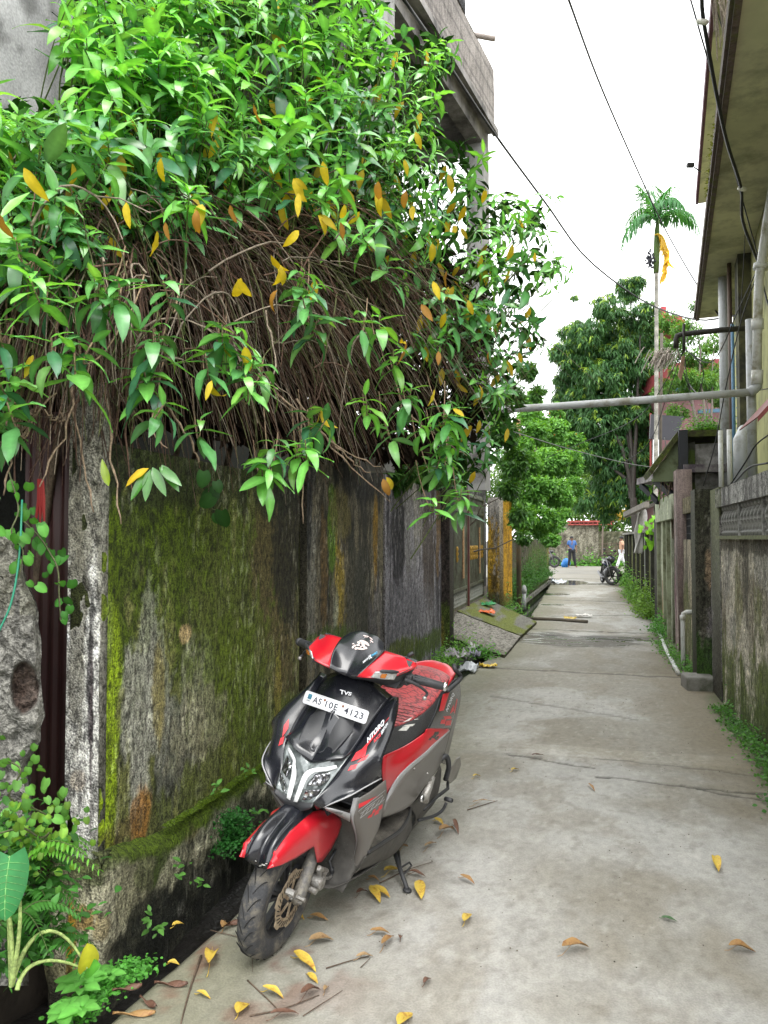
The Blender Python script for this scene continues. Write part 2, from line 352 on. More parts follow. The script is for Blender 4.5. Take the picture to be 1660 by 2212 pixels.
# thin concrete lip between drain and wall further down
# ================= weathered walls painted by blobs in wall coordinates =================
def paint(P, base, dark, seed, blobs, s_amt=.5, sx=9., sz=2.0):
    """P: (n,2) wall coords (along, z). blobs: (a, z, ra, rz, colour, strength, raggedness)"""
    a, z = P[..., 0], P[..., 1]
    st = fbm(a*sx+seed, z*sz+seed, 5); pt = fbm(a*2.3+seed*3, z*1.6, 5); fine = fbm(a*26+seed, z*9, 4); grit = fbm(a*24, z*24+seed, 4)
    k = sst(.34, .66, st*.75+.25*fine)[..., None]; c = np.array(dark)*(1-k)+np.array(base)*k
    for (ba, bz, ra, rz, col, stg, rag) in blobs:
        dd = ((a-ba)/ra)**2+((z-bz)/rz)**2
        q = (pt-.5)*rag*1.5+(st-.5)*rag*2.2+(grit-.5)*rag*1.3+(fine-.5)*rag
        m = sst(1.15, .55, dd+q)*stg
        m = m*(.72+.56*grit); m = np.clip(m, 0, 1)[..., None]
        c = c*(1-m)+np.array(col)*m
    fl = fbm(a*38+seed, z*12, 3); f2 = fbm(a*52, z*20+seed, 3)
    k = (sst(.60, .72, fl)*sst(.35, .6, pt)*.7)[..., None]; c = c*(1-k)+(c*1.5+np.array([.13, .125, .11]))*k
    k = (sst(.60, .70, f2)*.75)[..., None]; c = c*(1-k)+c*.25*k
    return np.clip(c*(.80+.40*grit[..., None]), 0.003, .8)
def wall_sheet(p0, p1, z0, z1, t, colf, res=.02, name='concrete_wall', mt=None, rough=.012, seed=0., parent=None, top_moss=None, skew=None, topz=None):
    """a wall of thickness t to the left of p0->p1; facing side is a painted fine grid"""
    p0 = np.array(p0, float); p1 = np.array(p1, float); Lw = np.linalg.norm(p1-p0); dr = (p1-p0)/Lw; nr = np.array([dr[1], -dr[0]])
    na = max(2, int(Lw/res)+1); nz = max(2, int((z1-z0)/res)+1); a = np.linspace(0, Lw, na); z = np.linspace(z0, z1, nz)
    A, Zz = np.meshgrid(a, z, indexing='ij')
    c = colf(np.stack([A, Zz], -1)); dpt = rough*(fbm(A*5+seed, Zz*3+seed, 5)-.5)*2
    V = np.zeros((na, nz, 3)); V[..., 0] = p0[0]+dr[0]*A+nr[0]*dpt; V[..., 1] = p0[1]+dr[1]*A+nr[1]*dpt; V[..., 2] = Zz
    V = V.reshape(-1, 3); F4 = gridf(na, nz); col = c.reshape(-1, 3)
    # body behind
    q = MB(); A0 = np.array([p0[0], p0[1], z0]); D3 = np.array([dr[0]*Lw, dr[1]*Lw, 0]); B3 = np.array([-nr[0]*t, -nr[1]*t, 0]); U3 = np.array([0, 0, z1-z0])
    o0 = A0-np.array([nr[0], nr[1], 0])*.0
    c8 = [o0, o0+D3, o0+D3+B3, o0+B3]; c8 += [x+U3 for x in c8]
    n0 = len(V); V = np.concatenate([V, c8]); Fx = np.array([(0, 3, 7, 4), (1, 5, 6, 2), (3, 2, 6, 7), (4, 7, 6, 5), (0, 1, 2, 3)])+n0
    ce = c[:, -1].mean(0) if top_moss is None else np.array(top_moss); cs = c.reshape(-1, 3).mean(0)
    cc = np.array([cs]*4+[ce]*4)
    V = np.asarray(V)
    o = mesh_obj(name, V, np.concatenate([F4, Fx]), mt or M_wall, parent, False, np.concatenate([col, cc]))
    return o
# ================= left side: mossy wall, gate, ramp, pillars =================
WX = -2.05; YA = 2.91
def bl(u, v, ru, rv, col, s=1.0, rag=.8, X=WX, y0=YA):
    p = onX(u, v, X); q = onX(u+ru, v, X); t = onX(u, v-rv, X)
    return (p[1]-y0, p[2], abs(q[1]-p[1])+1e-3, abs(t[2]-p[2])+1e-3, col, s, rag)
GREY = (.27, .265, .24); OLV = (.085, .085, .035); BLK = (.014, .014, .011); MOSS = (.060, .092, .003); BMOSS = (.15, .21, .012); DMOSS = (.016, .026, .003); BRN = (.10, .06, .025); YEL = (.42, .23, .012)
wa = thing('concrete_wall', (WX, 3.9, 0), 'tall mossy green and black concrete wall panel behind the scooter', 'wall', 'weathered concrete walls left of the lane')
blobsA = [bl(300, 1100, 130, 300, DMOSS, .8, .9), bl(480, 1250, 170, 330, MOSS, .75, 1.0), bl(560, 1400, 110, 260, (.075, .085, .02), .7, 1.0), bl(610, 1200, 60, 380, (.10, .07, .035), .7, .9),
    bl(640, 1100, 40, 300, BLK, .8, .7), bl(440, 1000, 260, 110, (.018, .022, .01), .75, .6), bl(300, 1560, 40, 190, GREY, .85, .9), bl(320, 1380, 22, 110, (.23, .23, .20), .6, .9),  # dark band at the top mixes algae with painted shade under the shrub
    bl(375, 1620, 35, 150, (.13, .13, .12), .7, .9), bl(430, 1500, 40, 120, (.22, .215, .17), .5, 1.3), bl(520, 1450, 80, 150, (.09, .13, .006), .6, 1.3), bl(350, 1480, 30, 180, (.24, .235, .21), .55, 1.1), bl(430, 1600, 60, 120, (.26, .24, .17), .55, 1.0), bl(400, 1690, 40, 60, (.04, .04, .04), .6, .9), bl(345, 1500, 14, 120, (.22, .18, .06), .7, .7), bl(400, 1370, 13, 20, (.42, .30, .16), .8, .4),
    bl(236, 1560, 24, 300, (.19, .27, .008), .95, .9), bl(232, 1300, 17, 200, (.12, .17, .012), .9, .6), bl(248, 1180, 20, 120, MOSS, .9, .7), bl(305, 1760, 22, 60, (.28, .13, .03), .8, .7), bl(270, 1790, 45, 30, BRN, .5, .8),
    bl(510, 1640, 110, 60, (.09, .11, .012), .7, .9), bl(590, 1570, 60, 70, (.07, .10, .012), .7, .9), bl(460, 1740, 60, 30, (.16, .16, .05), .5, .9), bl(600, 1560, 9, 160, (.3, .24, .05), .4, .8)]
wall_sheet((WX, 5.27), (WX, 5.27), 0, 0, .1, lambda P: P, name='x') if False else None
def cA(P): return np.clip(np.array([1.22, 1.24, 1.15])*paint(P, (.13, .135, .045), (.014, .018, .004), 1.3, blobsA), 0, .8)
wall_sheet((WX, YA), (WX, 5.27), .05, 2.02, .15, cA, .0125, 'wall_panel', parent=wa, seed=2., top_moss=(.03, .04, .01))
def cE(P):
    return paint(P, (.72, .71, .67), (.56, .55, .51), 4.2, [(.125, 1.0, .018, .42, (.05, .04, .05), .9, .9), (.13, .75, .010, .5, (.08, .06, .06), .7, .9), (.125, 1.25, .022, .2, (.03, .03, .03), .8, .8), (.08, 1.9, .16, .62, (.22, .21, .16), .8, .5), (.05, 1.5, .05, .7, (.17, .16, .12), .7, .8), (.10, .22, .2, .10, (.09, .12, .03), .6, .6),
        (.07, .55, .04, .05, (.45, .33, .2), .4, .5)], sx=22., sz=2.)
wall_sheet((-2.215, YA), (WX+.004, YA-.004), .1, 2.28, .05, cE, .006, 'wall_end', parent=wa, seed=5., rough=.006)
# plinth with a mossy ledge, rising towards the near corner
def plinth_pts():
    path = [(-2.26, YA-.04)]+[(x, YA-.05) for x in np.linspace(-2.24, -1.99, 26)]+[(-1.985, y) for y in np.linspace(YA-.03, 5.3, 190)]
    prof = [(0, -.62), (0, -.5)]+[(0, z) for z in np.linspace(-.42, -.02, 34)]+[(.0, 0), (.012, .02), (.03, .035), (.055, .05), (.075, .055)]
    path = np.array(path); prof = np.array(prof)
    L = np.concatenate([[0], np.cumsum(np.linalg.norm(np.diff(path, axis=0), axis=1))])
    tg = np.gradient(path, axis=0); tg /= np.linalg.norm(tg, axis=1)[:, None]; nin = np.stack([-tg[:, 1], tg[:, 0]], -1)
    A, B = np.meshgrid(np.arange(len(path)), np.arange(len(prof)), indexing='ij')
    top = np.interp(path[:, 1], [2.8, 3.0, 3.35, 3.8, 4.4, 5.3], [.20, .19, .13, .12, .11, .10])+.03*(fbm(L*6, L*0, 4)-.5)*2
    rag = .020*(fbm(L[A]*7, prof[B][..., 1]*7+3, 5)-.5)*2
    xy = path[A]+nin[A]*(prof[B][..., 0]+rag)[..., None]; z = top[A]+prof[B][..., 1]
    return np.concatenate([xy, z[..., None]], -1), L[A], z, prof[B][..., 1], path[A][..., 1]
PP, LA, ZA, PR, PY = plinth_pts()
def bp(u, v, ru, rv, col, s=1., rag=.8):
    b = bl(u, v, ru, rv, col, s, rag, X=-1.985, y0=YA); return (b[0]+.27,)+b[1:]
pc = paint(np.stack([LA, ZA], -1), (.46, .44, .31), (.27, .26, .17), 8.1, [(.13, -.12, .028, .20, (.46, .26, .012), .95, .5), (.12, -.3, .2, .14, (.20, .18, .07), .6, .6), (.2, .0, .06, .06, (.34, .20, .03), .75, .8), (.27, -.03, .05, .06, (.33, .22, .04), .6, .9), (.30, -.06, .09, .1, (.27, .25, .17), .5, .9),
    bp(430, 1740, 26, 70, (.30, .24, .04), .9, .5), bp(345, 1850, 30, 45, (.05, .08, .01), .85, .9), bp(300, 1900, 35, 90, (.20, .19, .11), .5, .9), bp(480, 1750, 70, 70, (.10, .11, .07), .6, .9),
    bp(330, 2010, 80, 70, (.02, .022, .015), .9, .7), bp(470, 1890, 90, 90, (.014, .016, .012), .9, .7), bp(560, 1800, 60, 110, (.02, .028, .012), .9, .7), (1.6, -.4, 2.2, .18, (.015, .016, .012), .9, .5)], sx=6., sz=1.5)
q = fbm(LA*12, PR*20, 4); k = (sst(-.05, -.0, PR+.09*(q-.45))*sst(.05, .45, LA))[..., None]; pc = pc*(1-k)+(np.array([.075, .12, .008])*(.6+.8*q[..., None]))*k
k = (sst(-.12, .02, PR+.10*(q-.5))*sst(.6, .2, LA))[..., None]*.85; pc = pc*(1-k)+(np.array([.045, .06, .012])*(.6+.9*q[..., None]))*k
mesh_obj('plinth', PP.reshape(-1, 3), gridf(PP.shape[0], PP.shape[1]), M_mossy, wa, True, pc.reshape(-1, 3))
# second and third panels
def bB(u, v, ru, rv, col, s=1., rag=.8): return bl(u, v, ru, rv, col, s, rag, y0=5.42)
wb = wall_sheet((WX, 5.42), (WX, 7.62), -.6, 2.27, .14, lambda P: paint(P, (.16, .14, .09), (.026, .024, .017), 11.7, [bB(675, 1250, 13, 260, (.17, .165, .14), .8, .8), bB(668, 1050, 10, 200, (.02, .02, .02), .9, .5),
    bB(718, 1150, 10, 130, (.10, .19, .01), .9, .8), bB(735, 1280, 16, 110, (.36, .26, .03), .75, 1.1), bB(725, 1330, 6, 80, (.25, .27, .20), .7, .9), bB(700, 1230, 8, 150, (.16, .10, .035), .7, .9), bB(770, 1300, 30, 120, (.06, .06, .045), .7, .9), bB(812, 1160, 5, 110, (.26, .15, .015), .85, .7), bB(735, 1110, 20, 60, (.2, .17, .05), .6, 1.),
    bB(820, 1330, 18, 90, (.16, .15, .16), .5, .9), bB(700, 1385, 60, 30, (.06, .11, .01), .8, .8), bB(780, 1020, 60, 60, (.012, .012, .01), .8, .5)]), .018, 'concrete_wall', seed=3.)
tag(wb, 'dark concrete wall panel with yellow and green streaks beyond the narrow groove', 'wall', 'weathered concrete walls left of the lane')
def bC(u, v, ru, rv, col, s=1., rag=.8): return bl(u, v, ru, rv, col, s, rag, y0=7.66)
wc = wall_sheet((WX+.01, 7.66), (WX+.01, 10.72), -.6, 2.26, .14, lambda P: paint(P, (.27, .26, .29), (.04, .037, .048), 21.7, [bC(885, 1120, 30, 130, (.28, .27, .27), .6, 1.1), bC(905, 1080, 14, 130, (.34, .32, .28), .7, 1.), bC(860, 1180, 14, 120, (.02, .018, .025), .9, .9),
    bC(925, 1200, 16, 140, (.09, .065, .05), .7, .9), bC(945, 1120, 5, 120, (.20, .11, .02), .7, .8), bC(880, 1320, 50, 70, (.17, .165, .19), .7, 1.), bC(925, 1390, 40, 26, (.07, .11, .01), .9, .8), bC(860, 1410, 40, 30, (.09, .12, .01), .85, .8)], sx=12.), .022, 'concrete_wall', seed=4.)
tag(wc, 'grey violet streaked concrete wall panel ending at the brown gate post', 'wall', 'weathered concrete walls left of the lane')
pl = MB()
def pillar(name, x0, x1, y0, y1, z0, z1, colf, label, grp=None, sd=1., res=.015, cap=None, kids=True):
    t = thing(name, ((x0+x1)/2, (y0+y1)/2, z0), label, 'pillar', grp)
    wall_sheet((x1, y0), (x1, y1), z0, z1, .02, colf, res, 'lane_face', parent=t, seed=sd, rough=.006)
    wall_sheet((x0, y0-.003), (x1+.003, y0-.003), z0, z1, (y1-y0)*.9, colf, res, 'front_face', parent=t, seed=sd+3, rough=.006)
    return t
pillar('gate_pillar', -2.22, -1.97, 11.0, 11.35, -.5, 2.36, lambda P: paint(P, (.055, .04, .035), (.02, .017, .015), 31., [(.1, .3, .3, .35, (.06, .09, .01), .8, .8), (.12, .2, .05, .3, (.25, .2, .03), .5, .9)]), 'dark brown concrete post between grey wall and iron gate', sd=2.)
op = thing('gate_pillar', (-1.95, 16.2, 0), 'orange and grey peeling concrete gate pillar beyond the iron gate', 'pillar')
P1 = onD(1055, 1290, 15.6); P2 = onD(1080, 1290, 15.3); P3 = onD(1107, 1290, 16.3)
def cO1(P): return paint(P, (.30, .28, .25), (.15, .14, .12), 41., [(.1, 1.1, .4, .75, (.48, .29, .02), .95, 1.0), (.2, .85, .12, .35, (.03, .025, .02), .75, 1.), (.2, .3, .4, .22, (.11, .11, .05), .8, .6), (.22, 1.5, .1, .3, (.06, .05, .04), .6, 1.)])
def cO2(P): return paint(P, (.62, .34, .012), (.50, .26, .01), 43., [(.7, 1.2, .12, .8, (.12, .07, .02), .35, 1.2), (.5, .30, .9, .14, (.12, .13, .03), .8, .6)])
wall_sheet(P1[:2], P2[:2], .2, 2.42, .10, cO1, .02, 'front_face', parent=op, seed=1.); wall_sheet(P2[:2]+np.array([.004, .03]), P3[:2], .2, 2.42, .02, cO2, .02, 'lane_face', parent=op, seed=2.)
# iron gate
M_gate = mat('olive_gate_paint', (.11, .125, .085), .5, .0, .25, 9, dirt=(.05, .04, .025), damt=.5)
M_maroon = mat('maroon_paint', (.10, .02, .02), .55, var=.3, dirt=(.05, .02, .015))
M_gold = mat('gold_paint', (.45, .27, .05), .35, .4, .25, 20)
M_dark = mat('dark_sheet', (.012, .014, .02), .6, var=.4)
GX = -2.13; gy0, gy1 = 11.42, 15.75
gt = thing('metal_gate', (GX, 13.6, .4), 'olive barred iron gate with gold ornaments and a maroon upright', 'gate')
m = MB()
for z in (2.07, .74, .45, 2.36): m.box((GX, (gy0+gy1)/2, z), (.05, gy1-gy0, .05 if z != 2.36 else .03))
for y in (gy0+.02, 13.55, gy1-.02): m.box((GX, y, 1.4), (.052, .06, 1.95))
m.build('gate_frame', M_gate, gt)
m = MB()
for y in np.arange(gy0+.1, gy1, .115): m.box((GX, y, 1.4), (.02, .032, 1.3))
for y in np.arange(gy0+.07, gy1, .07): m.box((GX, y, 2.2), (.014, .014, .36)); m.lathe([(.018, 0), (0, .06)], (GX, y, 2.38), (0, 0, 1), 4)
m.build('bars', M_gate, gt)
m = MB()
n_ = 30
for i in range(n_):
    a = gy0+.05+i*(gy1-gy0-.1)/n_; b = a+.28; m.bar((GX+.008, a, .47), (GX+.008, min(b, gy1), .47+.25*(min(b, gy1)-a)/.28), .010, .012, (1, 0, 0)); m.bar((GX-.008, a, .72), (GX-.008, min(b, gy1), .72-.25*(min(b, gy1)-a)/.28), .010, .012, (1, 0, 0))
m.build('lattice', mat('grey_mesh', (.20, .21, .18), .5), gt)
m = MB()
for y in (12.9, 13.55): pass
m.box((GX+.035, 13.62, 1.4), (.03, .11, 2.2)); m.build('upright', M_maroon, gt)
m = MB()
for y in (13.1, 15.1): m.box((GX+.03, y, 1.36), (.02, .07, .9))
m.build('gold_strip', mat('tan_strip', (.40, .24, .12), .6, var=.5, scale=25), gt)
m = MB()
for y in (12.5, 13.95, 14.15, 14.35, 14.55, 14.75, 15.25, 15.5):
    if 1: m.lathe([(.01, -.13), (.028, -.07), (.012, -.03), (.03, .01), (.012, .05), (.028, .09), (.01, .13)], (GX+.02, y, 1.33), (0, 0, 1), 8)
m.build('ornament', M_gold, gt, True)
m = MB()
for y in (12.95, 14.95): m.box((GX-.03, y, 1.4), (.01, .34, 1.28))
m.build('backing_sheet', M_dark, gt)
# yard behind gate: pale scooter-high clutter reads as a dim wall
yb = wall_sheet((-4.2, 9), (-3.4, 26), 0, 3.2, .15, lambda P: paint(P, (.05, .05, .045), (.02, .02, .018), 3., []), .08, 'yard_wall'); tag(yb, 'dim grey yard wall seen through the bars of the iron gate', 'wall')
# ramp slabs over the drain in front of the gate
def slabp(name, pts, th, label, colf, sd):
    pts = np.array(pts, float); nu, nv = 50, 34
    a, b, c, d = pts; U, Vv = np.meshgrid(np.linspace(0, 1, nu), np.linspace(0, 1, nv), indexing='ij')
    P = a*((1-U)*(1-Vv))[..., None]+b*(U*(1-Vv))[..., None]+c*(U*Vv)[..., None]+d*((1-U)*Vv)[..., None]
    P[..., 2] += .02*(fbm(U*9+sd, Vv*6, 4)-.5)
    col = colf(U, Vv); V = P.reshape(-1, 3); n0 = len(V); idx = np.arange(nu*nv).reshape(nu, nv)
    ring = np.concatenate([idx[:, 0], idx[-1, 1:], idx[-2::-1, -1], idx[0, -2:0:-1]]); lo = V[ring].copy(); lo[:, 2] -= th
    V = np.concatenate([V, lo]); k = len(ring); j = np.arange(k); Fs = np.stack([ring, ring[(j+1) % k], n0+(j+1) % k, n0+j], -1)[:, ::-1]
    cl = np.concatenate([col.reshape(-1, 3), np.tile([.09, .085, .05], (k, 1))*(.4+1.2*rng.random((k, 1)))])
    o = mesh_obj(name, V, np.concatenate([gridf(nu, nv), Fs]), M_mossy, cols=cl); return tag(o, label, 'ramp slab', 'concrete ramp slabs at the gate')
def cR1(U, V):
    q = fbm(U*14, V*9, 4); c = np.array([.30, .285, .25])*(.75+.5*q[..., None])
    h = sst(.62, .72, vnoise(U*60, V*26))[..., None]*.6; c = c*(1-h)+np.array([.06, .055, .04])*h
    k = sst(.25, .0, V+.2*(q-.5))[..., None]*.5; return c*(1-k)+np.array([.09, .09, .03])*k
def cR2(U, V):
    q = fbm(U*6+3, V*5, 5); c = np.array([.21, .205, .18])*(.7+.6*q[..., None]); k = sst(.45, .66, q+.2*(1-V))[..., None]*.85; return c*(1-k)+np.array([.14, .17, .015])*k
r0 = onX(980, 1377, -2.0); r1 = onZ(1092, 1413, .03); r2 = onZ(1110, 1368, .05); r3 = onX(983, 1328, -2.08)
r0[2] = .30; r3[2] = .36
slabp('ramp_slab', [(-2.10, 11.5, .13), (-1.12, 10.4, .03), (-1.08, 12.35, .05), (-2.12, 12.5, .40)], .09, 'bare pitted grey concrete ramp slab with a void beneath its near edge', cR1, 1.)
slabp('ramp_slab', [(-2.12, 12.54, .405), (-1.08, 12.39, .055), (-.98, 14.6, .05), (-2.08, 15.6, .40)], .09, 'mossy green far ramp slab in front of the orange pillar', cR2, 2.)
# lower wall beyond the pillar, mossy
ww = wall_sheet((-2.0, 17.0), (-1.5, 29.2), -.3, 1.55, .2, lambda P: paint(P, (.085, .075, .04), (.03, .03, .018), 51., [(3, .4, 5, .5, (.05, .10, .01), .9, .8), (9, .6, 5, .8, (.06, .11, .012), .95, .8), (12, 1.2, .8, .6, (.14, .15, .02), .8, .8)]), .06, 'concrete_wall', seed=8.)
tag(ww, 'low mossy green wall beside the drain under the leafy hedge', 'wall', 'weathered concrete walls left of the lane')
# lip of the drain
lp = MB(); lp.prism([(-1.72, 15.2, -.05), (-1.66, 15.2, -.05), (-1.42, 29, -.05), (-1.5, 29, -.05)], (0, 0, .1)); tag(lp.build('drain_kerb', M_conc), 'thin grey concrete lip between the drain and the mossy wall', 'kerb')
# pole and pipe stub
def polething(name, pts, r, mt, label, cat, k=10, grp=None):
    m = MB(); m.tube(pts, r, k); return tag(m.build(name, mt, smooth=True), label, cat, grp)
M_pole = mat('mouldy_pole', (.16, .13, .09), .85, var=.4, scale=5, dirt=(.35, .18, .02), dscale=3, damt=.4, bump=.5, stretch=(1, 1, .3))
pb = onZ(1122, 1318, .02)
polething('pole', [pb, pb+np.array([0, 0, 4.2])], .055, M_pole, 'mouldy round pole standing between the hedge and the drain', 'pole')
M_pvc = mat('grey_pvc', (.42, .44, .45), .4, var=.08, scale=3, dirt=(.22, .21, .16), dscale=4, damt=.35)
M_pvcw = mat('white_pvc', (.62, .63, .62), .4, var=.06, scale=3, dirt=(.30, .28, .20), dscale=5, damt=.3)
pb = onZ(1133, 1318, .0); t = thing('pipe_stub', pb, 'short grey vent pipe with a cap at the foot of the mouldy pole', 'pipe')
m = MB(); m.tube([pb, pb+np.array([0, 0, .42])], .045, 10); m.build('pipe', M_pvc, t, True)
m = MB(); m.lathe([(.0, .56), (.03, .54), (.06, .46), (.06, .38), (.05, .38)], pb, (0, 0, 1), 12); m.build('cap', M_pvc, t, True)
# ---- behind the wall end: maroon sheet door, broken stone pillar, cloth
M_msheet = mat('maroon_metal_sheet', (.055, .018, .018), .5, var=.35, scale=3, dirt=(.035, .018, .014), bump=.2, bscale=12, stretch=(1, 1, .4))
m = MB(); n = 46
for i in range(n):
    x0 = -2.62+i*.40/n; x1 = x0+.40/n; y0 = 3.12+.007*math.sin(i*.9); y1 = 3.12+.007*math.sin((i+1)*.9)
    m.add([(x0, y0, -.3), (x1, y1, -.3), (x1, y1, 2.2), (x0, y0, 2.2)], [(0, 1, 2, 3)])
m.box((-2.42, 3.16, .95), (.42, .03, 2.5))
tag(m.build('metal_door', M_msheet), 'dark maroon sheet metal door standing in the gap left of the wall end', 'door')
M_stone = attr_mat('rough_stone', rough=.92, fine=(20, 20, 20), amt=.5, bump=1.0, grain=70, bdist=.03)
ol = [(-70, 1120), (-70, 2130), (60, 2130), (66, 1800), (60, 1700), (62, 1645), (84, 1600), (96, 1545), (94, 1490), (92, 1440), (86, 1380), (80, 1320), (62, 1270), (52, 1220), (34, 1175), (10, 1150)]
def stone_mass(name, outline, d, th, label, cat, seed, colf, parent=None):
    """thick rough block: outline at distance d, front surface chipped"""
    o3 = [onD(u, v, d) for u, v in outline]; xs = [p for p in o3]; P0 = np.array(xs)
    us = np.linspace(min(u for u, v in outline), max(u for u, v in outline), 70); vs = np.linspace(min(v for u, v in outline), max(v for u, v in outline), 240)
    def rng_at(v):
        cr_ = []
        n = len(outline)
        for i in range(n):
            (u0, v0), (u1, v1) = outline[i], outline[(i+1) % n]
            if (v0-v)*(v1-v) <= 0 and v0 != v1: cr_.append(u0+(u1-u0)*(v-v0)/(v1-v0))
        return (min(cr_), max(cr_)) if cr_ else (outline[0][0], outline[0][0]+2)
    V = []; C = []
    T = np.linspace(0, 1, 60)
    for v in vs:
        a, b = rng_at(v); b += 9*(fbm(v*.018+seed, seed, 3)-.5)*2
        for t in T:
            u = a+(b-a)*t; dd = d+.10*(fbm(u*.03+seed, v*.03, 5)-.5)+.08*sst(.88, 1, t)**2+ 0.07*float(sst(1.15, .8, ((u-54)/30)**2+((v-1488)/55)**2+.5*(fbm(u*.06, v*.06, 3)-.5)))
            V.append(onD(u, v, dd)); C.append(colf(u, v))
    V = np.array(V); na, nb = len(vs), len(T); n0 = len(V); F4 = gridf(na, nb)[:, ::-1]
    B = V+(_f0-.47*_r)*th; idx = np.arange(n0).reshape(na, nb)
    ring = np.concatenate([idx[:, 0], idx[-1, 1:], idx[-2::-1, -1], idx[0, -2:0:-1]]); k = len(ring); j = np.arange(k)
    Fs = np.stack([ring, ring[(j+1) % k], n0+ring[(j+1) % k], n0+ring], -1)
    V = np.concatenate([V, B]); C = np.array(C+C)
    return tag(mesh_obj(name, V, np.concatenate([F4, Fs]), M_stone, parent, False, C), label, cat)
def cSt(u, v):
    q = fbm(u*.06, v*.012, 4); g = fbm(u*.12, v*.12, 4); c = np.array([.20, .195, .175])*(.45+1.1*q)*(.7+.6*g)
    if v < 1330: c = c*.8+np.array([.03, .03, .01])*sst(.4, .6, q)
    k = float(sst(1.1, .8, ((u-54)/30)**2+((v-1488)/55)**2+.6*(fbm(u*.06, v*.06, 3)-.5))); c = c*(1-.65*k)+np.array([.045, .018, .010])*k
    return c
stone_mass('stone_pillar', ol, 2.95, .4, 'broken grey stone pillar with crumbled edge at the left of the photo', 'pillar', 3., cSt)
m = MB()
for k_ in range(3):
    p = onD(84+4*k_, 1035, 3.0); m.tube([p, p+np.array([.004, 0, -.08]), p+np.array([.012*(k_-1), 0, -.17])], [.006, .009, .003], 5)
tag(m.build('red_ribbon', mat('red_cloth', (.22, .012, .01), .7)), 'strip of red cloth hanging in the dark gap above the maroon door', 'ribbon')
# ---- concrete building behind, upper left
M_plaster = attr_mat('grey_plaster', rough=.9, fine=(3, 3, 3), amt=.22, bump=.25, grain=60)
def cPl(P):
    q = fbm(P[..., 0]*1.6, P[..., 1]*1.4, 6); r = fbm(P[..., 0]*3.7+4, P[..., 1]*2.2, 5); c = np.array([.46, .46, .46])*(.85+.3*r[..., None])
    k = sst(.46, .56, q)[..., None]*.75; c = c*(1-k)+np.array([.25, .25, .25])*k; k = sst(.56, .64, fbm(P[..., 0]*6, P[..., 1]*3.5, 5))[..., None]*.7; c = c*(1-k)+np.array([.13, .13, .125])*k; k = sst(3.3, 2.7, P[..., 1]+.6*(q-.5))[..., None]*.95; return c*(1-k)+np.array([.025, .027, .02])*k  # lower wall painted near-black to put shade behind the shrub
bd = thing('concrete_building', (-3.6, 6, 0), 'unfinished grey concrete building with open floors rising behind the shrub', 'building')
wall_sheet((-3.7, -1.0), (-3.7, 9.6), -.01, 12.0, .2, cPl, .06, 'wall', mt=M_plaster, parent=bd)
M_slab = mat('raw_concrete', (.36, .34, .34), .9, var=.22, scale=2.5, dirt=(.09, .085, .085), dscale=1.4, damt=.55, bump=.3, bscale=40)
M_slabd = mat('dark_concrete', (.055, .055, .06), .85, var=.3, scale=2)  # darker concrete tone for the stair slab and canopy
M_paint = mat('whitewashed_column', (.42, .42, .42), .85, var=.15, scale=3, dirt=(.16, .155, .15), dscale=3, damt=.5)
Cn = onD(1068, 288, 10.0); ez = np.array([.162, .987, 0]); en = np.array([.987, -.162, 0]); kz = np.array([0, 0, 1.])
def bb(t0, t1, n0, n1, z0, z1, m): # box along the facade: t along (negative = towards camera), n outward
    a = Cn+ez*t0+en*n0; a[2] = z0
    pts = [a, a+ez*(t1-t0), a+ez*(t1-t0)+en*(n1-n0), a+en*(n1-n0)]; return m.prism(pts, (0, 0, z1-z0))
zs = Cn[2]
m = MB(); bb(-4.6, 0, -2.6, 0, zs, zs+.13, m); bb(-4.6, 0.03, -.02, .05, zs-.03, zs+.05, m); m.build('floor_slab', M_slab, bd)
m = MB(); bb(-4.6, 0, -.26, -.08, zs-.22, zs, m); bb(-.2, -.02, -2.5, -.27, zs-.25, zs, m); bb(-3.0, -2.8, -2.5, -.27, zs-.25, zs, m); m.build('beam', M_slab, bd)
M_parapet = attr_mat('parapet', rough=.9, fine=(18, 18, 4), amt=.4, bump=.6, grain=60)
def cPp(P):
    q = fbm(P[..., 0]*2.5, P[..., 1]*3, 5); c = np.array([.27, .245, .235])*(.7+.6*q[..., None]); ln = (np.abs((P[..., 1]/.105) % 1-.5) > .40)[..., None]*.55; c = c*(1-ln)+np.array([.05, .045, .05])*ln; return c
a = Cn+ez*-4.6; b = Cn+ez*0
wall_sheet(a[:2], b[:2], zs+.13, zs+.83, .1, cPp, .03, 'parapet', mt=M_parapet, parent=bd)
m = MB(); bb(-.27, -.04, -.29, -.06, 2.2, zs-.22, m); m.build('column', M_paint, bd); m = MB(); bb(-3.35, -3.1, -.29, -.06, 2.2, zs-.22, m); m.build('column', M_paint, bd)
m = MB(); bb(-3.38, -3.1, -.75, -.45, 2.2, zs-.25, m); m.build('column', M_slab, bd)
m = MB(); bb(-4.2, -2.0, -1.35, -1.15, zs-2.0, zs-1.72, m); bb(-4.2, -2.0, -2.6, -1.35, zs-1.85, zs-1.75, m); m.build('stair_slab', M_slabd, bd)
# projecting upper canopy with drain pipe
u0 = onZ(1006, 30, 8.3); u1 = onZ(930, 108, 8.3)
m = MB(); m.prism([u0, u0+ez*-3.2, u0+ez*-3.2-en*2.2, u0-en*2.2], (0, 0, .12)); m.prism([u0-en*.0, u0+ez*-3.2, u0+ez*-3.2-en*.12, u0-en*.12], (0, 0, .5)); m.build('canopy', M_slabd, bd)
m = MB(); p = onZ(1003, 34, 8.3); m.tube([p-en*.5, onZ(1070, 84, 8.0)], .035, 8); m.build('drain_spout', mat('spout_pipe', (.36, .31, .29), .6), bd, True)
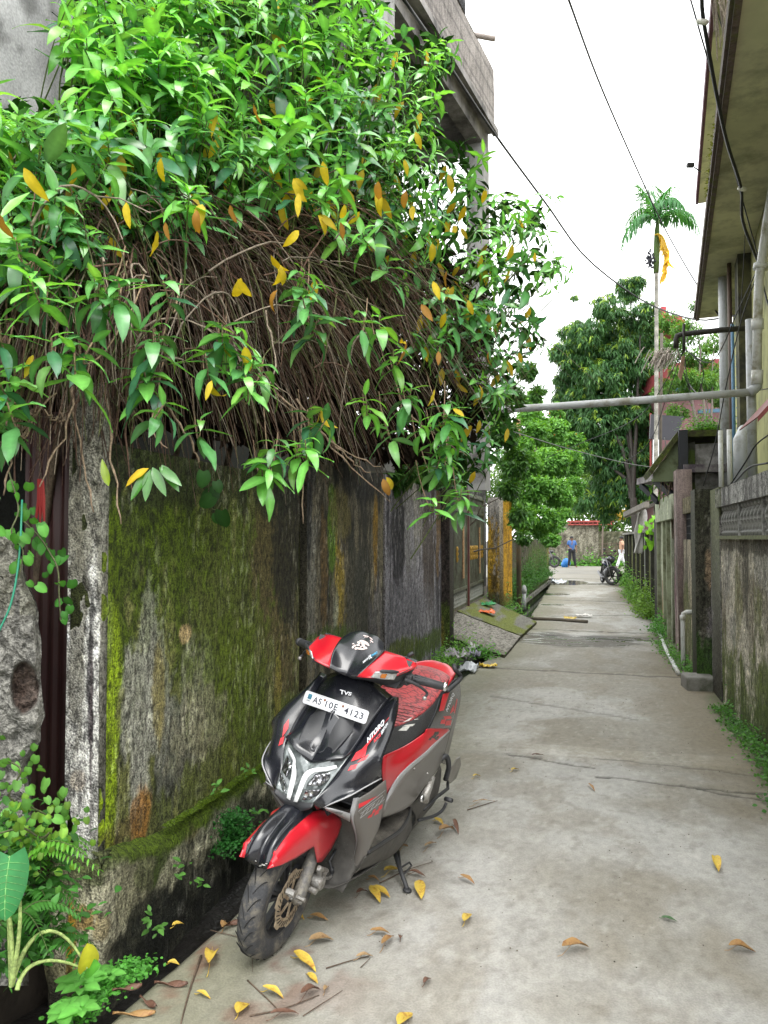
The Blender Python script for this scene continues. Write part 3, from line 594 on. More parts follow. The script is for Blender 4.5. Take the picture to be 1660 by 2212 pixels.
# ================= right side: balustrade wall, pillars, gates, panel fence =================
RX = 1.23
def wallR(name, y0, y1, z0, z1, colf, label, t=.14, X=RX, res=.03, sd=1., top=None, grp='weathered concrete walls right of the lane', rough=.01, mt=None):
    # along coordinate a runs from the far end (y1) to the near end
    o = wall_sheet((X, y1), (X, y0), z0, z1, t, colf, res, name, seed=sd, top_moss=top, rough=rough, mt=mt)
    return tag(o, label, 'wall', grp) if label else o
bw = thing('balustrade_wall', (RX, 5, 0), 'brown streaked wall with a row of cast concrete balusters, near right', 'wall')
y1 = 8.12
o = wall_sheet((RX, y1), (RX, .8), -.05, 1.59, .14, lambda P: paint(P, (.50, .46, .37), (.19, .165, .115), 61., [(1.3, .3, 1.5, .45, (.085, .12, .012), .85, 1.0), (2.1, .12, 1.6, .25, (.06, .09, .012), .8, .9), (.8, .95, .3, .6, (.14, .145, .03), .5, 1.1), (2.2, 1.4, .7, .2, (.34, .33, .30), .55, 1.2), (.25, 1.3, .3, .3, (.3, .29, .27), .5, 1.2),
    (1.2, 1.2, .12, .5, (.05, .045, .035), .6, 1.), (2.4, .8, .2, .6, (.06, .055, .045), .5, 1.1), (2.35, .45, .12, .1, (.4, .37, .3), .7, .6), (.9, 1.53, 3, .06, (.07, .06, .045), .7, .9), (3.5, 1, 1.2, .6, (.2, .18, .15), .6, 1.), (.6, .8, .25, .2, (.34, .33, .30), .6, 1.3), (1.7, .9, .2, .3, (.12, .14, .03), .6, 1.3)], sx=6., sz=2.6), .02, 'wall_panel', parent=bw, seed=2.)
def cB(P): return paint(P, (.42, .41, .39), (.12, .115, .11), 71., [(2.4, 2.0, 1.2, .08, (.28, .27, .26), .5, 1.1), (.1, 1.98, .25, .15, (.10, .12, .03), .6, .8)], sx=12., sz=2.)
wall_sheet((RX-.03, y1+.1), (RX-.03, .8), 1.90, 2.075, .2, cB, .02, 'coping', parent=bw, seed=3.)
m = MB(); m.box((RX+.05, (y1+.8)/2, 1.605), (.19, y1-.8, .03)); m.build('sill', mat('mossy_sill', (.16, .17, .09), .9, var=.4, scale=20), bw)
M_bal = mat('cast_baluster', (.30, .295, .28), .85, var=.2, scale=30, dirt=(.09, .09, .08), dscale=12, damt=.5, bump=.6, bscale=90)
prof = [(.0, 0), (.045, 0), (.05, .03), (.030, .05), (.036, .085), (.052, .13), (.050, .17), (.034, .22), (.026, .235), (.042, .25), (.045, .285), (0, .285)]
b0 = MB(); b0.lathe(prof, (0, 0, 0), (0, 0, 1), 10); b0.box((0, 0, .14), (.030, .070, .12)); b0.box((0, 0, .27), (.055, .095, .03)); b0.box((0, 0, .015), (.055, .095, .03)); proto = None; nb = 0
y = y1-.10
while y > 3.2:
    if nb % 7 != 6:
        if proto is None: proto = mesh_obj('baluster', np.array(b0.v)+(RX+.04, y, 1.62), b0.f, M_bal, bw); q_ = proto; y_first = y
        else: q_ = proto.copy(); S.collection.objects.link(q_); q_.parent = bw; q_.location = (0, y-y_first, 0)
    else:
        m = MB(); m.box((RX+.04, y, 1.76), (.08, .06, .285)); m.build('divider', M_bal, bw)
    nb += 1; y -= .138
m = MB(); m.box((RX+.30, (y1+.8)/2, 1.6), (.01, y1-.8, .9)); m.build('backing', M_dark, bw)
# end column of that wall, lane side
def pil(name, x0, x1, y0, y1, z1, colf, label, sd):
    t = thing(name, ((x0+x1)/2, (y0+y1)/2, 0), label, 'pillar')
    wall_sheet((x0, y1), (x0, y0), -.05, z1, .02, colf, .02, 'lane_face', parent=t, seed=sd, rough=.006)
    wall_sheet((x0-.003, y0-.003), (x1, y0-.003), -.05, z1, (y1-y0)*.9, colf, .015, 'front_face', parent=t, seed=sd+2, rough=.008); return t
pil('pillar', 1.225, 1.42, 8.15, 8.75, 2.1, lambda P: paint(P, (.26, .25, .235), (.06, .055, .055), 81., [(.3, 2.0, .5, .2, (.09, .11, .02), .7, .7)], sx=20.), 'pale grey streaked concrete post at the far end of the balustrade wall', 1.)
pil('pillar', 1.10, 1.40, 8.95, 9.33, 2.13, lambda P: paint(P, (.085, .08, .06), (.03, .032, .02), 91., [(.15, 1.25, .05, .25, (.30, .22, .14), .9, 1.0), (.2, 1.7, .04, .1, (.28, .2, .14), .8, 1.), (.16, .55, .09, .3, (.20, .18, .19), .6, 1.1), (.2, .3, .3, .35, (.03, .075, .008), .9, .8), (.1, 1.9, .15, .2, (.05, .05, .03), .5, .5)], sx=14.), 'black mossy square pillar with peeling patches right of the lane', 2.)
m = MB(); m.box((1.10, 8.85, .06), (.30, .34, .16), rz=.1); tag(m.build('stone_block', M_conc, bevel=.02), 'mossy stone block lying at the foot of the black pillar', 'block')
t2 = thing('grille_wall', (RX, 10.3, 0), 'brown mossy wall with a small dark iron grille beyond the black pillar', 'wall')
def cW2(P): return paint(P, (.38, .33, .24), (.12, .11, .08), 95., [(1.4, .9, .5, .7, (.11, .12, .02), .7, 1.1), (.4, .4, .8, .5, (.09, .11, .02), .7, 1.), (1.6, 1.3, .25, .4, (.14, .12, .02), .6, 1.)], sx=12.)
wall_sheet((RX, 11.3), (RX, 9.3), -.05, 1.58, .14, cW2, .025, 'wall_panel', parent=t2)
wall_sheet((RX, 11.3), (RX, 9.3), 1.93, 2.14, .16, lambda P: paint(P, (.20, .17, .10), (.09, .08, .04), 97., [(1.6, 2.05, .7, .12, (.22, .24, .02), .9, .7)]), .025, 'coping', parent=t2)
wall_sheet((RX, 9.5), (RX, 9.3), 1.58, 1.93, .14, lambda P: paint(P, (.18, .19, .03), (.10, .11, .03), 98., []), .025, 'jamb', parent=t2)
m = MB()
for y in np.arange(9.55, 11.28, .075): m.box((RX+.05, y, 1.755), (.014, .018, .35))
for z in (1.66, 1.76, 1.86): m.box((RX+.05, 10.4, z), (.012, 1.75, .014))
m.build('grille', M_dark, t2)
# pink post, maroon door, pale green gate wall
M_pink = attr_mat('peeling_pink', rough=.8, fine=(30, 30, 6), amt=.3, bump=.4, grain=80)
pk = wall_sheet((1.16, 11.75), (1.16, 11.34), -.02, 2.55, .2, lambda P: paint(P, (.34, .27, .25), (.20, .15, .14), 99., [(.1, .6, .1, .7, (.10, .03, .05), .7, 1.1), (.3, 1.2, .1, .8, (.07, .06, .055), .6, 1.1)]), .02, 'door_post', mt=M_pink); tag(pk, 'pinkish grey peeling door post beyond the grille wall', 'pillar')
m = MB(); m.box((1.27, 12.15, 1.0), (.03, .78, 2.0)); m.box((1.24, 11.95, 1.0), (.03, .05, 2.0)); tag(m.build('door', mat('purple_brown_door', (.06, .022, .035), .6, var=.4, scale=6)), 'dark maroon door set back beside the pinkish post', 'door')
gw = thing('gate_wall', (1.2, 13.3, 0), 'pale green plastered gate wall with a flat lintel', 'wall')
def cG(P): return paint(P, (.46, .50, .36), (.34, .37, .27), 101., [(.7, .25, 1., .35, (.10, .12, .02), .8, .8), (.2, 1.2, .15, .8, (.16, .15, .12), .5, 1.), (1.5, .8, .1, .8, (.12, .1, .1), .5, 1.)])
wall_sheet((1.2, 14.6), (1.2, 12.55), -.02, 1.88, .12, cG, .03, 'wall_panel', parent=gw, mt=M_pink); wall_sheet((1.13, 14.65), (1.13, 11.8), 1.88, 2.24, .25, cG, .03, 'lintel', parent=gw, mt=M_pink)
m = MB(); 
for y in (12.75, 13.35, 14.5): m.box((1.17, y, .93), (.06, .09, 1.88))
m.build('pilaster', mat('pale_green_plaster', (.30, .33, .22), .85, var=.2, dirt=(.10, .10, .05)), gw)
m = MB(); m.box((1.165, 13.62, .42), (.02, .14, .95)); tag(m.build('plank', mat('orange_board', (.36, .22, .12), .8, var=.3, dirt=(.3, .28, .25))), 'narrow faded orange board leaning on the pale green gate wall', 'board')
pil('pillar', 1.17, 1.42, 14.7, 15.5, 1.95, lambda P: paint(P, (.085, .08, .07), (.03, .03, .027), 103., []), 'dark grey concrete post beside the pale green gate wall', 5.)
# low panel fence of mossy concrete posts and panels
fp = thing('panel_fence', (1.28, 22, 0), 'low fence of mossy precast concrete panels and dark posts', 'fence')
wall_sheet((1.34, 31.0), (1.27, 15.5), -.02, 1.72, .08, lambda P: paint(P, (.20, .21, .08), (.06, .065, .025), 105., [(8, .8, 6, .5, (.13, .15, .02), .6, 1.2), (13, 1.2, 2, .4, (.10, .10, .06), .6, 1.)], sx=7., sz=4.), .05, 'panel', parent=fp)
M_dpost = mat('dark_post', (.05, .05, .04), .9, var=.4, scale=5)
for y in (16.9, 18.6, 20.4, 22.4, 24.6, 27., 29.2, 31.0): m = MB(); m.box((1.24+.004*(y-15), y, .88), (.09, .12, 1.78)); m.build('fence_post', M_dpost, fp)
m = MB(); m.box((1.255, 19.2, .9), (.05, .14, 1.8)); m.build('pale_post', mat('pale_post', (.30, .31, .30), .8, var=.2), fp)
m = MB(); m.box((1.27, 23.2, 1.75), (.18, 15.4, .06)); m.build('top_rail', M_conc, fp)
# tin lean-to roof over the fence
rf = thing('lean_to_roof', (1.3, 19, 2), 'ragged tin and timber lean-to roof over the panel fence', 'roof')
a, b, c_, d_ = onD(1351, 1108, 20.), onD(1398, 1085, 16.5), onD(1440, 1070, 16.5), onD(1400, 1085, 21.)
m = MB(); m.prism([a, b, b+np.array([.9, .2, .35]), a+np.array([.9, .2, .4])], (0, 0, .03)); m.build('tin_sheet', mat('rusty_tin', (.10, .085, .07), .6, .3, .3), rf)
m = MB(); m.bar(a+(0, 0, -.05), b+(0, 0, -.05), .10, .12); m.bar(a+(0, 0, -.10), a+(.9, .2, .3), .06, .08); m.build('timber', mat('grey_timber', (.22, .20, .18), .9, var=.3), rf)
# white rag on the fence
t = MB()
p0 = onD(1385, 1100, 18.4); n1_, n2_ = 16, 7; V = []
for i in range(n1_):
    for j in range(n2_):
        s = i/(n1_-1); wv = .13*(1-.35*s)*(j/(n2_-1)-.5)*2
        V.append(p0+_r*(wv-.10*s**1.5+.03*math.sin(9*s+j))+np.array([0, -.06-.05*math.sin(j*1.7+5*s), -1.05*s+.03*math.sin(3*j)]))
o = mesh_obj('hanging_cloth', V, gridf(n1_, n2_), mat('dirty_white_cloth', (.50, .49, .47), .9, var=.2, scale=14), smooth=True); sm = o.modifiers.new('Solid', 'SOLIDIFY'); sm.thickness = .012
tag(o, 'dirty white rag hanging over the mossy panel fence', 'cloth')
# ---- concrete canopy and stone shed above the gates
sh = thing('stone_shed', (1.7, 12.2, 0), 'small stone and green plaster shed with a mossy sloping roof edge', 'building')
M_rub = mat('rubble_stone', (.30, .29, .28), .95, var=.45, scale=7, dirt=(.05, .055, .03), dscale=3, damt=.5, bump=1.0, bscale=16)
M_mossr = mat('thick_moss', (.07, .09, .015), .98, var=.5, scale=25, dirt=(.04, .035, .02), dscale=6, bump=1., bscale=60)
fy = 12.0
def fr(u, v, y=fy): return onY(u, v, y)
m = MB(); m.prism([fr(1500, 960), fr(1575, 956), fr(1575, 1090), fr(1500, 1090)], (0, 2.2, 0)); m.build('wall', M_rub, sh)
m = MB(); m.prism([fr(1478, 960, 11.9), fr(1502, 955, 11.9), fr(1502, 1100, 11.9), fr(1478, 1100, 11.9)], (0, .3, 0)); m.build('corner_pillar', mat('black_mould', (.04, .04, .032), .95, var=.5, scale=12, dirt=(.05, .08, .01), dscale=5, bump=.8), sh)
m = MB(); m.prism([fr(1412, 1022), fr(1470, 945), fr(1480, 945), fr(1480, 1040), fr(1412, 1040)], (0, .12, 0)); m.build('gable_wall', mat('lime_plaster', (.22, .27, .15), .85, var=.25, dirt=(.08, .09, .04)), sh)
m = MB(); a, b, c_, d_ = fr(1408, 1026, 11.85), fr(1470, 944, 11.85), fr(1572, 941, 11.85), fr(1572, 928, 11.85)
mm_ = [a, b, c_, d_, fr(1466, 930, 11.85), fr(1402, 1016, 11.85)]; m.prism([mm_[0], mm_[1], mm_[4], mm_[5]], (0, 1.2, 0)); m.prism([mm_[1], mm_[2], mm_[3], mm_[4]], (0, 2.4, 0)); m.build('roof', M_mossr, sh)
m = MB(); m.prism([(1.30, 11.7, 2.54), (.80, 14.3, 2.54), (1.7, 14.6, 2.54), (1.9, 11.8, 2.54)], (0, 0, .11)); m.build('canopy', mat('canopy_concrete', (.27, .26, .25), .9, var=.25, scale=7, dirt=(.09, .07, .09), dscale=5, damt=.6, bump=.5), sh)
m = MB(); m.bar((1.28, 11.9, 2.1), (1.0, 12.9, 2.52), .07, .10); m.bar((1.1, 13.6, 2.2), (.86, 14.1, 2.52), .06, .09); m.box((1.30, 11.8, 2.5), (.12, .12, 1.3)); m.build('bracket', M_dark, sh)
# ---- olive building with long eaves
M_olive = mat('olive_plaster', (.36, .36, .15), .88, var=.18, scale=1.3, dirt=(.12, .12, .05), dscale=1.1, damt=.35, bump=.15, bscale=30)
M_soff = mat('olive_soffit', (.62, .61, .42), .9, var=.2, scale=1.1, dirt=(.30, .30, .20), dscale=1.3, damt=.45)
M_eave = mat('purple_brown_edge', (.12, .085, .08), .8, var=.4, scale=14, dirt=(.09, .10, .02), dscale=6, damt=.35, bump=.8, bscale=40)
ob = thing('olive_building', (2.4, 10, 0), 'olive green plastered building with wide stained eaves on the right', 'building')
z1_ = 5.36; A1 = onZ(1504, 689, z1_); A0 = onZ(1534, 441, z1_); e = (A1-A0); e /= np.linalg.norm(e); nn = np.array([e[1], -e[0], 0])
N0 = A1-e*13; m = MB(); m.prism([A1, A1+nn*2.6, N0+nn*2.6, N0], (0, 0, .12)); m.build('eave', M_soff, ob)
m = MB(); m.prism([A1+e*.02, A1+e*.02+nn*.05, N0+nn*.05, N0], (0, 0, -.035)); m.prism([A1+e*.03-nn*.03, A1+e*.03, N0, N0-nn*.03], (0, 0, .13)); m.build('eave_edge', M_eave, ob)
z2_ = 7.4; B1 = onZ(1509, 440, z2_); B0 = B1-e*14; m = MB(); m.prism([B1, B1+nn*2.6, B0+nn*2.6, B0], (0, 0, .12)); m.build('upper_eave', M_soff, ob)
m = MB(); m.prism([B1+e*.03-nn*.04, B1+e*.03, B0, B0-nn*.04], (0, 0, .17)); m.build('upper_eave_edge', mat('purple_edge', (.10, .035, .06), .8, var=.4, scale=14), ob)
# wall below the eave
q1 = onZ(1560, 690, z1_); w0 = q1-nn*0; m = MB(); W1 = q1-e*.15+nn*.16; W0 = W1-e*7.6
off = nn*.0
def wz(p, z): return np.array([p[0], p[1], z])
m.prism([wz(W1, 0), wz(W0, 0), wz(W0+nn*3, 0), wz(W1+nn*3, 0)], (0, 0, 9.0)); m.build('wall', M_olive, ob)
dd_ = lambda s, o_=-.03: W1-e*s+nn*o_
m = MB(); m.prism([wz(dd_(2.6, -.16), .1), wz(dd_(2.6, 0), .1), wz(dd_(3.1, 0), .1), wz(dd_(3.1, -.16), .1)], (0, 0, z1_-.1)); m.build('corner_column', mat('black_stained_column', (.05, .05, .04), .9, var=.5, scale=4, dirt=(.14, .14, .07), dscale=2), ob)
m = MB(); m.prism([wz(dd_(1.15, -.02), 2.6), wz(dd_(1.15, .0), 2.6), wz(dd_(1.75, 0), 2.6), wz(dd_(1.75, -.02), 2.6)], (0, 0, 2.3)); m.build('window', M_dark, ob)
m = MB()
for k_ in range(14):
    zz = 2.62+k_*.16; m.bar(wz(dd_(1.18, -.04), zz), wz(dd_(1.72, -.04), zz+.2), .02, .015); m.bar(wz(dd_(1.18, -.05), zz+.2), wz(dd_(1.72, -.05), zz), .02, .015)
m.build('window_lattice', mat('blue_lattice', (.06, .17, .28), .6), ob)
# pipes standing against the olive building
def vpipe(u, v0, v1, Y, r, mt, label, bend=None, grp='pipes along the olive building'):
    a = onY(u, v1, Y); b = onY(u, v0, Y); b[0] = a[0]; pts = [a, b]
    if bend is not None: pts += [b+np.array(bend)*.4+np.array([0, 0, r*1.0]), b+np.array(bend)]
    return polething('pipe', pts, r, mt, label, 'pipe', 12, grp)
vpipe(1572, 445, 1050, 11.9, .085, M_pvc, 'fat grey down pipe at the far corner of the olive building')
vpipe(1583, 560, 1050, 11.3, .03, mat('brown_pipe', (.12, .08, .06), .6), 'thin brown pipe beside the fat grey down pipe')
vpipe(1588, 700, 1050, 10.9, .022, mat('blue_pipe', (.10, .22, .36), .5), 'thin blue pipe left of the blue lattice window')
vpipe(1627, 690, 1050, 9.1, .05, M_pvc, 'long grey pipe behind the overhead pipe joint')
vpipe(1603, 950, 1060, 9.5, .085, M_pvc, 'short fat grey pipe stub with a rounded top', bend=(.10, .1, .02))
vpipe(1559, 930, 1075, 10.3, .028, M_pvcw, 'slim white pipe stub leaning beside the stone shed')
vpipe(1578, 928, 1060, 10.1, .03, M_pvcw, 'slim cream pipe stub next to the fat rounded stub')
# overhead pipe crossing the lane
op_ = thing('overhead_pipe', (0, 9, 3.1), 'long white plastic pipe crossing high over the lane', 'pipe')
m = MB(); m.tube([onY(980, 893, 9.0), onY(1055, 887, 9.0), onY(1200, 878, 9.0), onY(1400, 864, 9.0), onY(1625, 847, 9.0)], .042, 12); m.build('crossing_run', M_pvc, op_, True)
m = MB(); a = onY(1618, 848, 9.0); b = onY(1636, 835, 9.0); m.tube([a, a+(b-a)*.6+(0, 0, -.01), b, b+(0, 0, .06)], .055, 12); m.build('elbow', M_pvc, op_, True)
m = MB(); m.tube([onY(1636, 836, 9.0), onY(1637, 700, 8.9), onY(1641, 600, 8.8), onY(1660, 470, 8.6), onY(1675, 380, 8.5)], .048, 12); m.build('riser', M_pvcw, op_, True)
m = MB(); m.tube([onY(1637, 690, 8.9), onY(1637, 712, 8.9)], .062, 12); m.tube([onY(1636, 830, 8.99), onY(1636.5, 800, 8.98)], .06, 12); m.tube([onY(1643, 582, 8.78), onY(1645, 570, 8.78)], .075, 12); m.build('coupling', M_pvcw, op_, True)
# small white standpipe and pipe on the ground at the right edge
sp = thing('standpipe', onX(1478, 1480, 1.12), 'white standpipe with bent top at the foot of the brown wall', 'pipe')
b = onZ(1477, 1447, 0); tpz = 1.6-(1325-1162)/FD*9.4
m = MB(); m.tube([b, (b[0], b[1], .62), (b[0]+.01, b[1], .68), (b[0]+.05, b[1], .70), (b[0]+.11, b[1], .70)], .028, 10); m.build('pipe', M_pvcw, sp, True)
m = MB(); m.tube([(b[0], b[1], .60), (b[0], b[1], .66)], .035, 10); m.build('collar', M_pvcw, sp, True)
polething('pipe', [onZ(1466, 1455, .03), onZ(1440, 1405, .03), onZ(1418, 1352, .03)], .026, M_pvcw, 'dirty white pipe lying on the ground along the right edge', 'pipe')
# red corrugated awning
aw = MB(); a0 = onY(1632, 905, 7.6); n = 28
for i in range(n):
    s0, s1 = i/n, (i+1)/n
    def pt(s, t_): return np.array([a0[0]+.02+.9*s*.6, 7.6-.8*s*.2+t_*.9, a0[2]+.62*s+.018*math.sin(s*n*math.pi)+.02])
    aw.add([pt(s0, 0), pt(s1, 0), pt(s1, 1), pt(s0, 1)], [(0, 1, 2, 3)]); aw.add([pt(s0, 0)-(0, 0, .05), pt(s1, 0)-(0, 0, .05), pt(s1, 0), pt(s0, 0)], [(0, 1, 2, 3)])
o = aw.build('awning', mat('red_tin', (.20, .025, .02), .55, var=.3, scale=9)); o.modifiers.new('S', 'SOLIDIFY').thickness = .01; tag(o, 'red corrugated tin awning edge at the right side of the photo', 'awning')
# gooseneck pipe arm
polething('iron_pipe', [onY(1655, 706, 10.5), onY(1560, 713, 10.5), onY(1475, 722, 10.5), onY(1463, 726, 10.5), onY(1461, 735, 10.5), onY(1461, 752, 10.5)], [.035]*6, mat('black_iron', (.03, .028, .025), .6, .3), 'black iron arm with a hooked end reaching over the lane', 'pipe')
polething('iron_rod', [onY(1478, 700, 10.45), onY(1478, 760, 10.45)], .018, bpy.data.materials['black_iron'], 'short upright black iron rod at the hooked end of the arm', 'rod')
# ================= vegetation =================
def leaf_tpl(droop=.3, wave=.0, fold=.25, wid=.30, kind='lance', n=6):
    """unit-length leaf along +Y, normal +Z; returns verts, faces, midrib weight"""
    ts = np.linspace(0, 1, n+1); V = []; W = []
    for i, t in enumerate(ts):
        if kind == 'lance': w_ = wid*.5*(math.sin(math.pi*min(1, t**.85))**.8)*(1-.15*t) if 0 < t < 1 else (.015 if t == 0 else .0)
        elif kind == 'heart': w_ = wid*.5*(1.0*math.sqrt(max(0, 1-((t-.28)/.72)**2)) if t > .28 else .62+.38*math.sin(math.pi*.5*t/.28))*(1-.35*max(0, t-.5))
        else: w_ = wid*.5*math.sin(math.pi*t)**.6
        if t == 1: w_ = 0.0
        y = (math.sin(droop*1.6*t)/(droop*1.6)) if droop > .01 else t; z = -(1-math.cos(droop*1.6*t))/(droop*1.6) if droop > .01 else 0
        wz = wave*math.sin(t*13+1)
        yb = -.12*(1-t/.28)*1 if (kind == 'heart' and t < .28) else 0
        V += [(-w_, y+yb, z+w_*fold+wz), (0, y, z), (w_, y+yb, z+w_*fold-wz*.8)]; W += [0, 1, 0]
    F_ = []
    for i in range(n): a = i*3; F_ += [(a, a+1, a+4, a+3), (a+1, a+2, a+5, a+4)]
    return np.array(V), np.array(F_), np.array(W, float)
def frames(dirs, norms):
    y = dirs/np.linalg.norm(dirs, axis=1)[:, None]; z = norms-(norms*y).sum(1)[:, None]*y; z /= np.maximum(1e-6, np.linalg.norm(z, axis=1))[:, None]
    return np.stack([np.cross(y, z), y, z], 1)   # rows: x,y,z axes
class Leaves:
    def __init__(s): s.V = []; s.F = []; s.C = []; s.n = 0
    def add(s, tpl, pos, dirs, norms, L, col, mid=1.35, wscale=None):
        tv, tf, tw = tpl; pos = np.asarray(pos, float); N = len(pos)
        if N == 0: return
        Fm = frames(np.asarray(dirs, float), np.asarray(norms, float)); L = np.broadcast_to(np.asarray(L, float), (N,))
        T = np.broadcast_to(tv, (N,)+tv.shape).copy()
        if wscale is not None: T[..., 0] *= np.asarray(wscale)[:, None]
        P = np.einsum('nki,nij->nkj', T*L[:, None, None], Fm)+pos[:, None]
        c = np.broadcast_to(np.asarray(col, float), (N, 3))[:, None]*(1+(mid-1)*tw[None, :, None]); m = len(tv)
        s.V.append(P.reshape(-1, 3)); s.C.append(np.clip(c, 0, .9).reshape(-1, 3)); s.F.append((tf[None]+(np.arange(N)*m)[:, None, None]+s.n).reshape(-1, tf.shape[1])); s.n += N*m
    def build(s, name, mt, parent=None, smooth=True):
        return mesh_obj(name, np.concatenate(s.V), np.concatenate(s.F), mt, parent, smooth, np.concatenate(s.C))
def rand_unit(n):
    v = rng.normal(size=(n, 3)); return v/np.linalg.norm(v, axis=1)[:, None]
def inpoly(u, v, poly):
    u = np.asarray(u); v = np.asarray(v); ins = np.zeros(u.shape, bool); n = len(poly)
    for i in range(n):
        (x0, y0), (x1, y1) = poly[i], poly[(i+1) % n]
        c = ((y0 > v) != (y1 > v)) & (u < (x1-x0)*(v-y0)/((y1-y0) if y1 != y0 else 1e-9)+x0); ins ^= c
    return ins
def sample_poly(poly, n):
    xs = [p[0] for p in poly]; ys = [p[1] for p in poly]; o = []
    while len(o) < n:
        u = rng.uniform(min(xs), max(xs), n*2); v = rng.uniform(min(ys), max(ys), n*2); k = inpoly(u, v, poly); o += list(zip(u[k], v[k]))
    return np.array(o[:n])
M_leaf = leaf_mat('glossy_leaf', .27, .30, .9); M_leafy = leaf_mat('yellow_leaf', .5, .35, .3); M_small = leaf_mat('soft_leaf', .5, .35, .35)
M_twig = attr_mat('twig_bark', rough=.75, fine=(30, 30, 30), amt=.35, bump=.3, grain=90)
M_shade = leaf_mat('shade_fill_leaf', .9, .03, .1)
# ---------- the big shrub spilling over the wall ----------
sb = thing('overhanging_shrub', (-2.2, 4.5, 0), 'huge glossy leaved shrub spilling over the wall with bare brown stems beneath', 'shrub')
def md(u, v):   # distance of the mound's outer surface from the viewer
    return 2.95+(np.clip(u, 0, 1300)/1240.)**1.7*3.1+.75*sst(420, -100, v)+.25*sst(1300, 600, v)*0
CROWN = [(-260, 230), (-60, 180), (0, 225), (60, 245), (110, 225), (155, 230), (175, 120), (140, 80), (165, -60), (810, -60), (830, 60), (880, 130), (920, 60), (960, 75), (985, 130), (930, 200), (955, 290), (1030, 330), (1050, 400), (1110, 430), (1180, 470), (1160, 520), (1215, 570), (1150, 640), (1170, 740), (1110, 800), (1120, 900), (1070, 1000), (1000, 1050), (930, 960), (950, 860), (905, 740), (890, 640), (800, 560), (690, 470), (560, 450), (420, 455), (300, 455), (200, 560), (120, 600), (60, 560), (-260, 640)]
LOW = [(60, 600), (205, 600), (35, 520), (370, 590), (95, 735), (185, 755), (20, 700), (540, 795), (500, 700), (360, 865), (425, 905), (300, 800), (690, 615), (640, 650), (800, 690), (830, 760), (770, 850), (585, 955), (560, 1000), (520, 780), (900, 900), (940, 960), (850, 905), (960, 880), (40, 850), (0, 790), (700, 900), (1010, 1040), (960, 1060), (880, 840), (640, 950), (455, 760), (330, 715), (-20, 880), (980, 980), (250, 610), (700, 700)]
tpls = [leaf_tpl(d, w_, .22, .33) for d, w_ in ((.15, .012), (.45, .022), (.8, .016), (.3, .035), (1.1, .02))]
lf = Leaves(); yl = Leaves(); tips = []
def rosette(p, ax, n, L, young=0., droop=0., tgt=lf):
    ax = np.asarray(ax, float); ax /= np.linalg.norm(ax); x, y, z = basis(ax)
    ph = rng.uniform(0, 6.28)+np.arange(n)*2.399; ring = np.arange(n)/max(1, n-1)         # 0 = outer/lower .. 1 = inner/upper
    tilt = np.radians(88-48*ring+rng.normal(0, 9, n)+droop*14); rad = np.cos(ph)[:, None]*x+np.sin(ph)[:, None]*y
    d = np.cos(tilt)[:, None]*ax+np.sin(tilt)[:, None]*rad; d[:, 2] -= .12+.25*droop*(1-ring)
    nrm = ax*np.sin(tilt)[:, None]-rad*np.cos(tilt)[:, None]+np.array([0, 0, .35]); ls = L*(1.0-.38*ring**2)*rng.uniform(.8, 1.15, n)
    pos = p-ax*(L*.55*(1-ring))[:, None]
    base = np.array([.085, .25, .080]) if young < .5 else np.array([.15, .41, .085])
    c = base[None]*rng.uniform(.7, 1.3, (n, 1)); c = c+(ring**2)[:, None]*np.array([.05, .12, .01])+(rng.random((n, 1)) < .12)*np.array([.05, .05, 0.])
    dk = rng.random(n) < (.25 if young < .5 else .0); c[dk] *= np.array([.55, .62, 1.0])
    k = rng.integers(0, 5, n)
    for q in range(5):
        s_ = k == q
        if s_.any(): tgt.add(tpls[q], pos[s_], d[s_], nrm[s_], ls[s_], c[s_], 1.5, rng.uniform(.8, 1.15, s_.sum()))
    return pos
pts = sample_poly(CROWN, 980); jit = rng.random(len(pts))**1.1*1.5
camdir = -_f0
for (u, v), j in zip(pts, jit):
    if u > 880 and rng.random() < .38: continue
    d = md(u, v)+j; p = onD(u, v, d); up = np.array([.0, 0, 1.])
    out = np.array([.35, -.42, 0])+rng.normal(0, .3, 3); top = sst(520, 80, v); edge_ = u > 850
    ax = up*(.65+.4*top)+out+(np.array([.5, .1, 0]) if edge_ else 0)
    yg = 1. if rng.random() < (.22+.35*top+(.25 if edge_ and v < 600 else 0)) else 0.
    L = rng.uniform(.13, .235)*(1 if u < 700 else .9)*(1.1 if j < .35 else .9)
    rosette(p, ax, rng.integers(7, 11), L, yg, rng.uniform(0, .9)*(1-.6*top)); tips.append((p, ax, L))
SPR = []
# sprays standing proud of the outline
for (u, v, a_) in [(965, 90, .2), (940, 130, .9), (985, 120, 1.3), (875, 70, .2), (950, 200, .5), (1045, 330, .1), (1025, 395, .6), (1140, 440, .4), (1205, 425, 1.4), (1165, 450, 1.0), (1210, 560, 1.5), (1235, 590, 1.6), (1150, 540, 1.2), (1200, 620, 1.8), (1090, 420, .3), (1160, 700, 1.8), (1180, 750, 2.0), (1130, 470, .5), (130, 235, -.4), (160, 60, -.5), (190, 90, -.8), (290, 20, 0), (420, 30, .2), (640, 10, .1), (740, 30, .4), (1100, 500, .9), (1185, 500, 1.2), (350, 100, -.2), (240, 70, -.3)]:
    d = md(u, v)+.15; p = onD(u, v, d); ax = _r*math.sin(a_)+np.array([0, 0, 1.])*math.cos(a_)+_f0*rng.normal(-.1, .25); rosette(p, ax, rng.integers(6, 9), .16, 1. if rng.random() < .65 else 0., .3); SPR.append((p, onD(u-(90 if u > 500 else -30), v+110, md(u, v)+.45)))
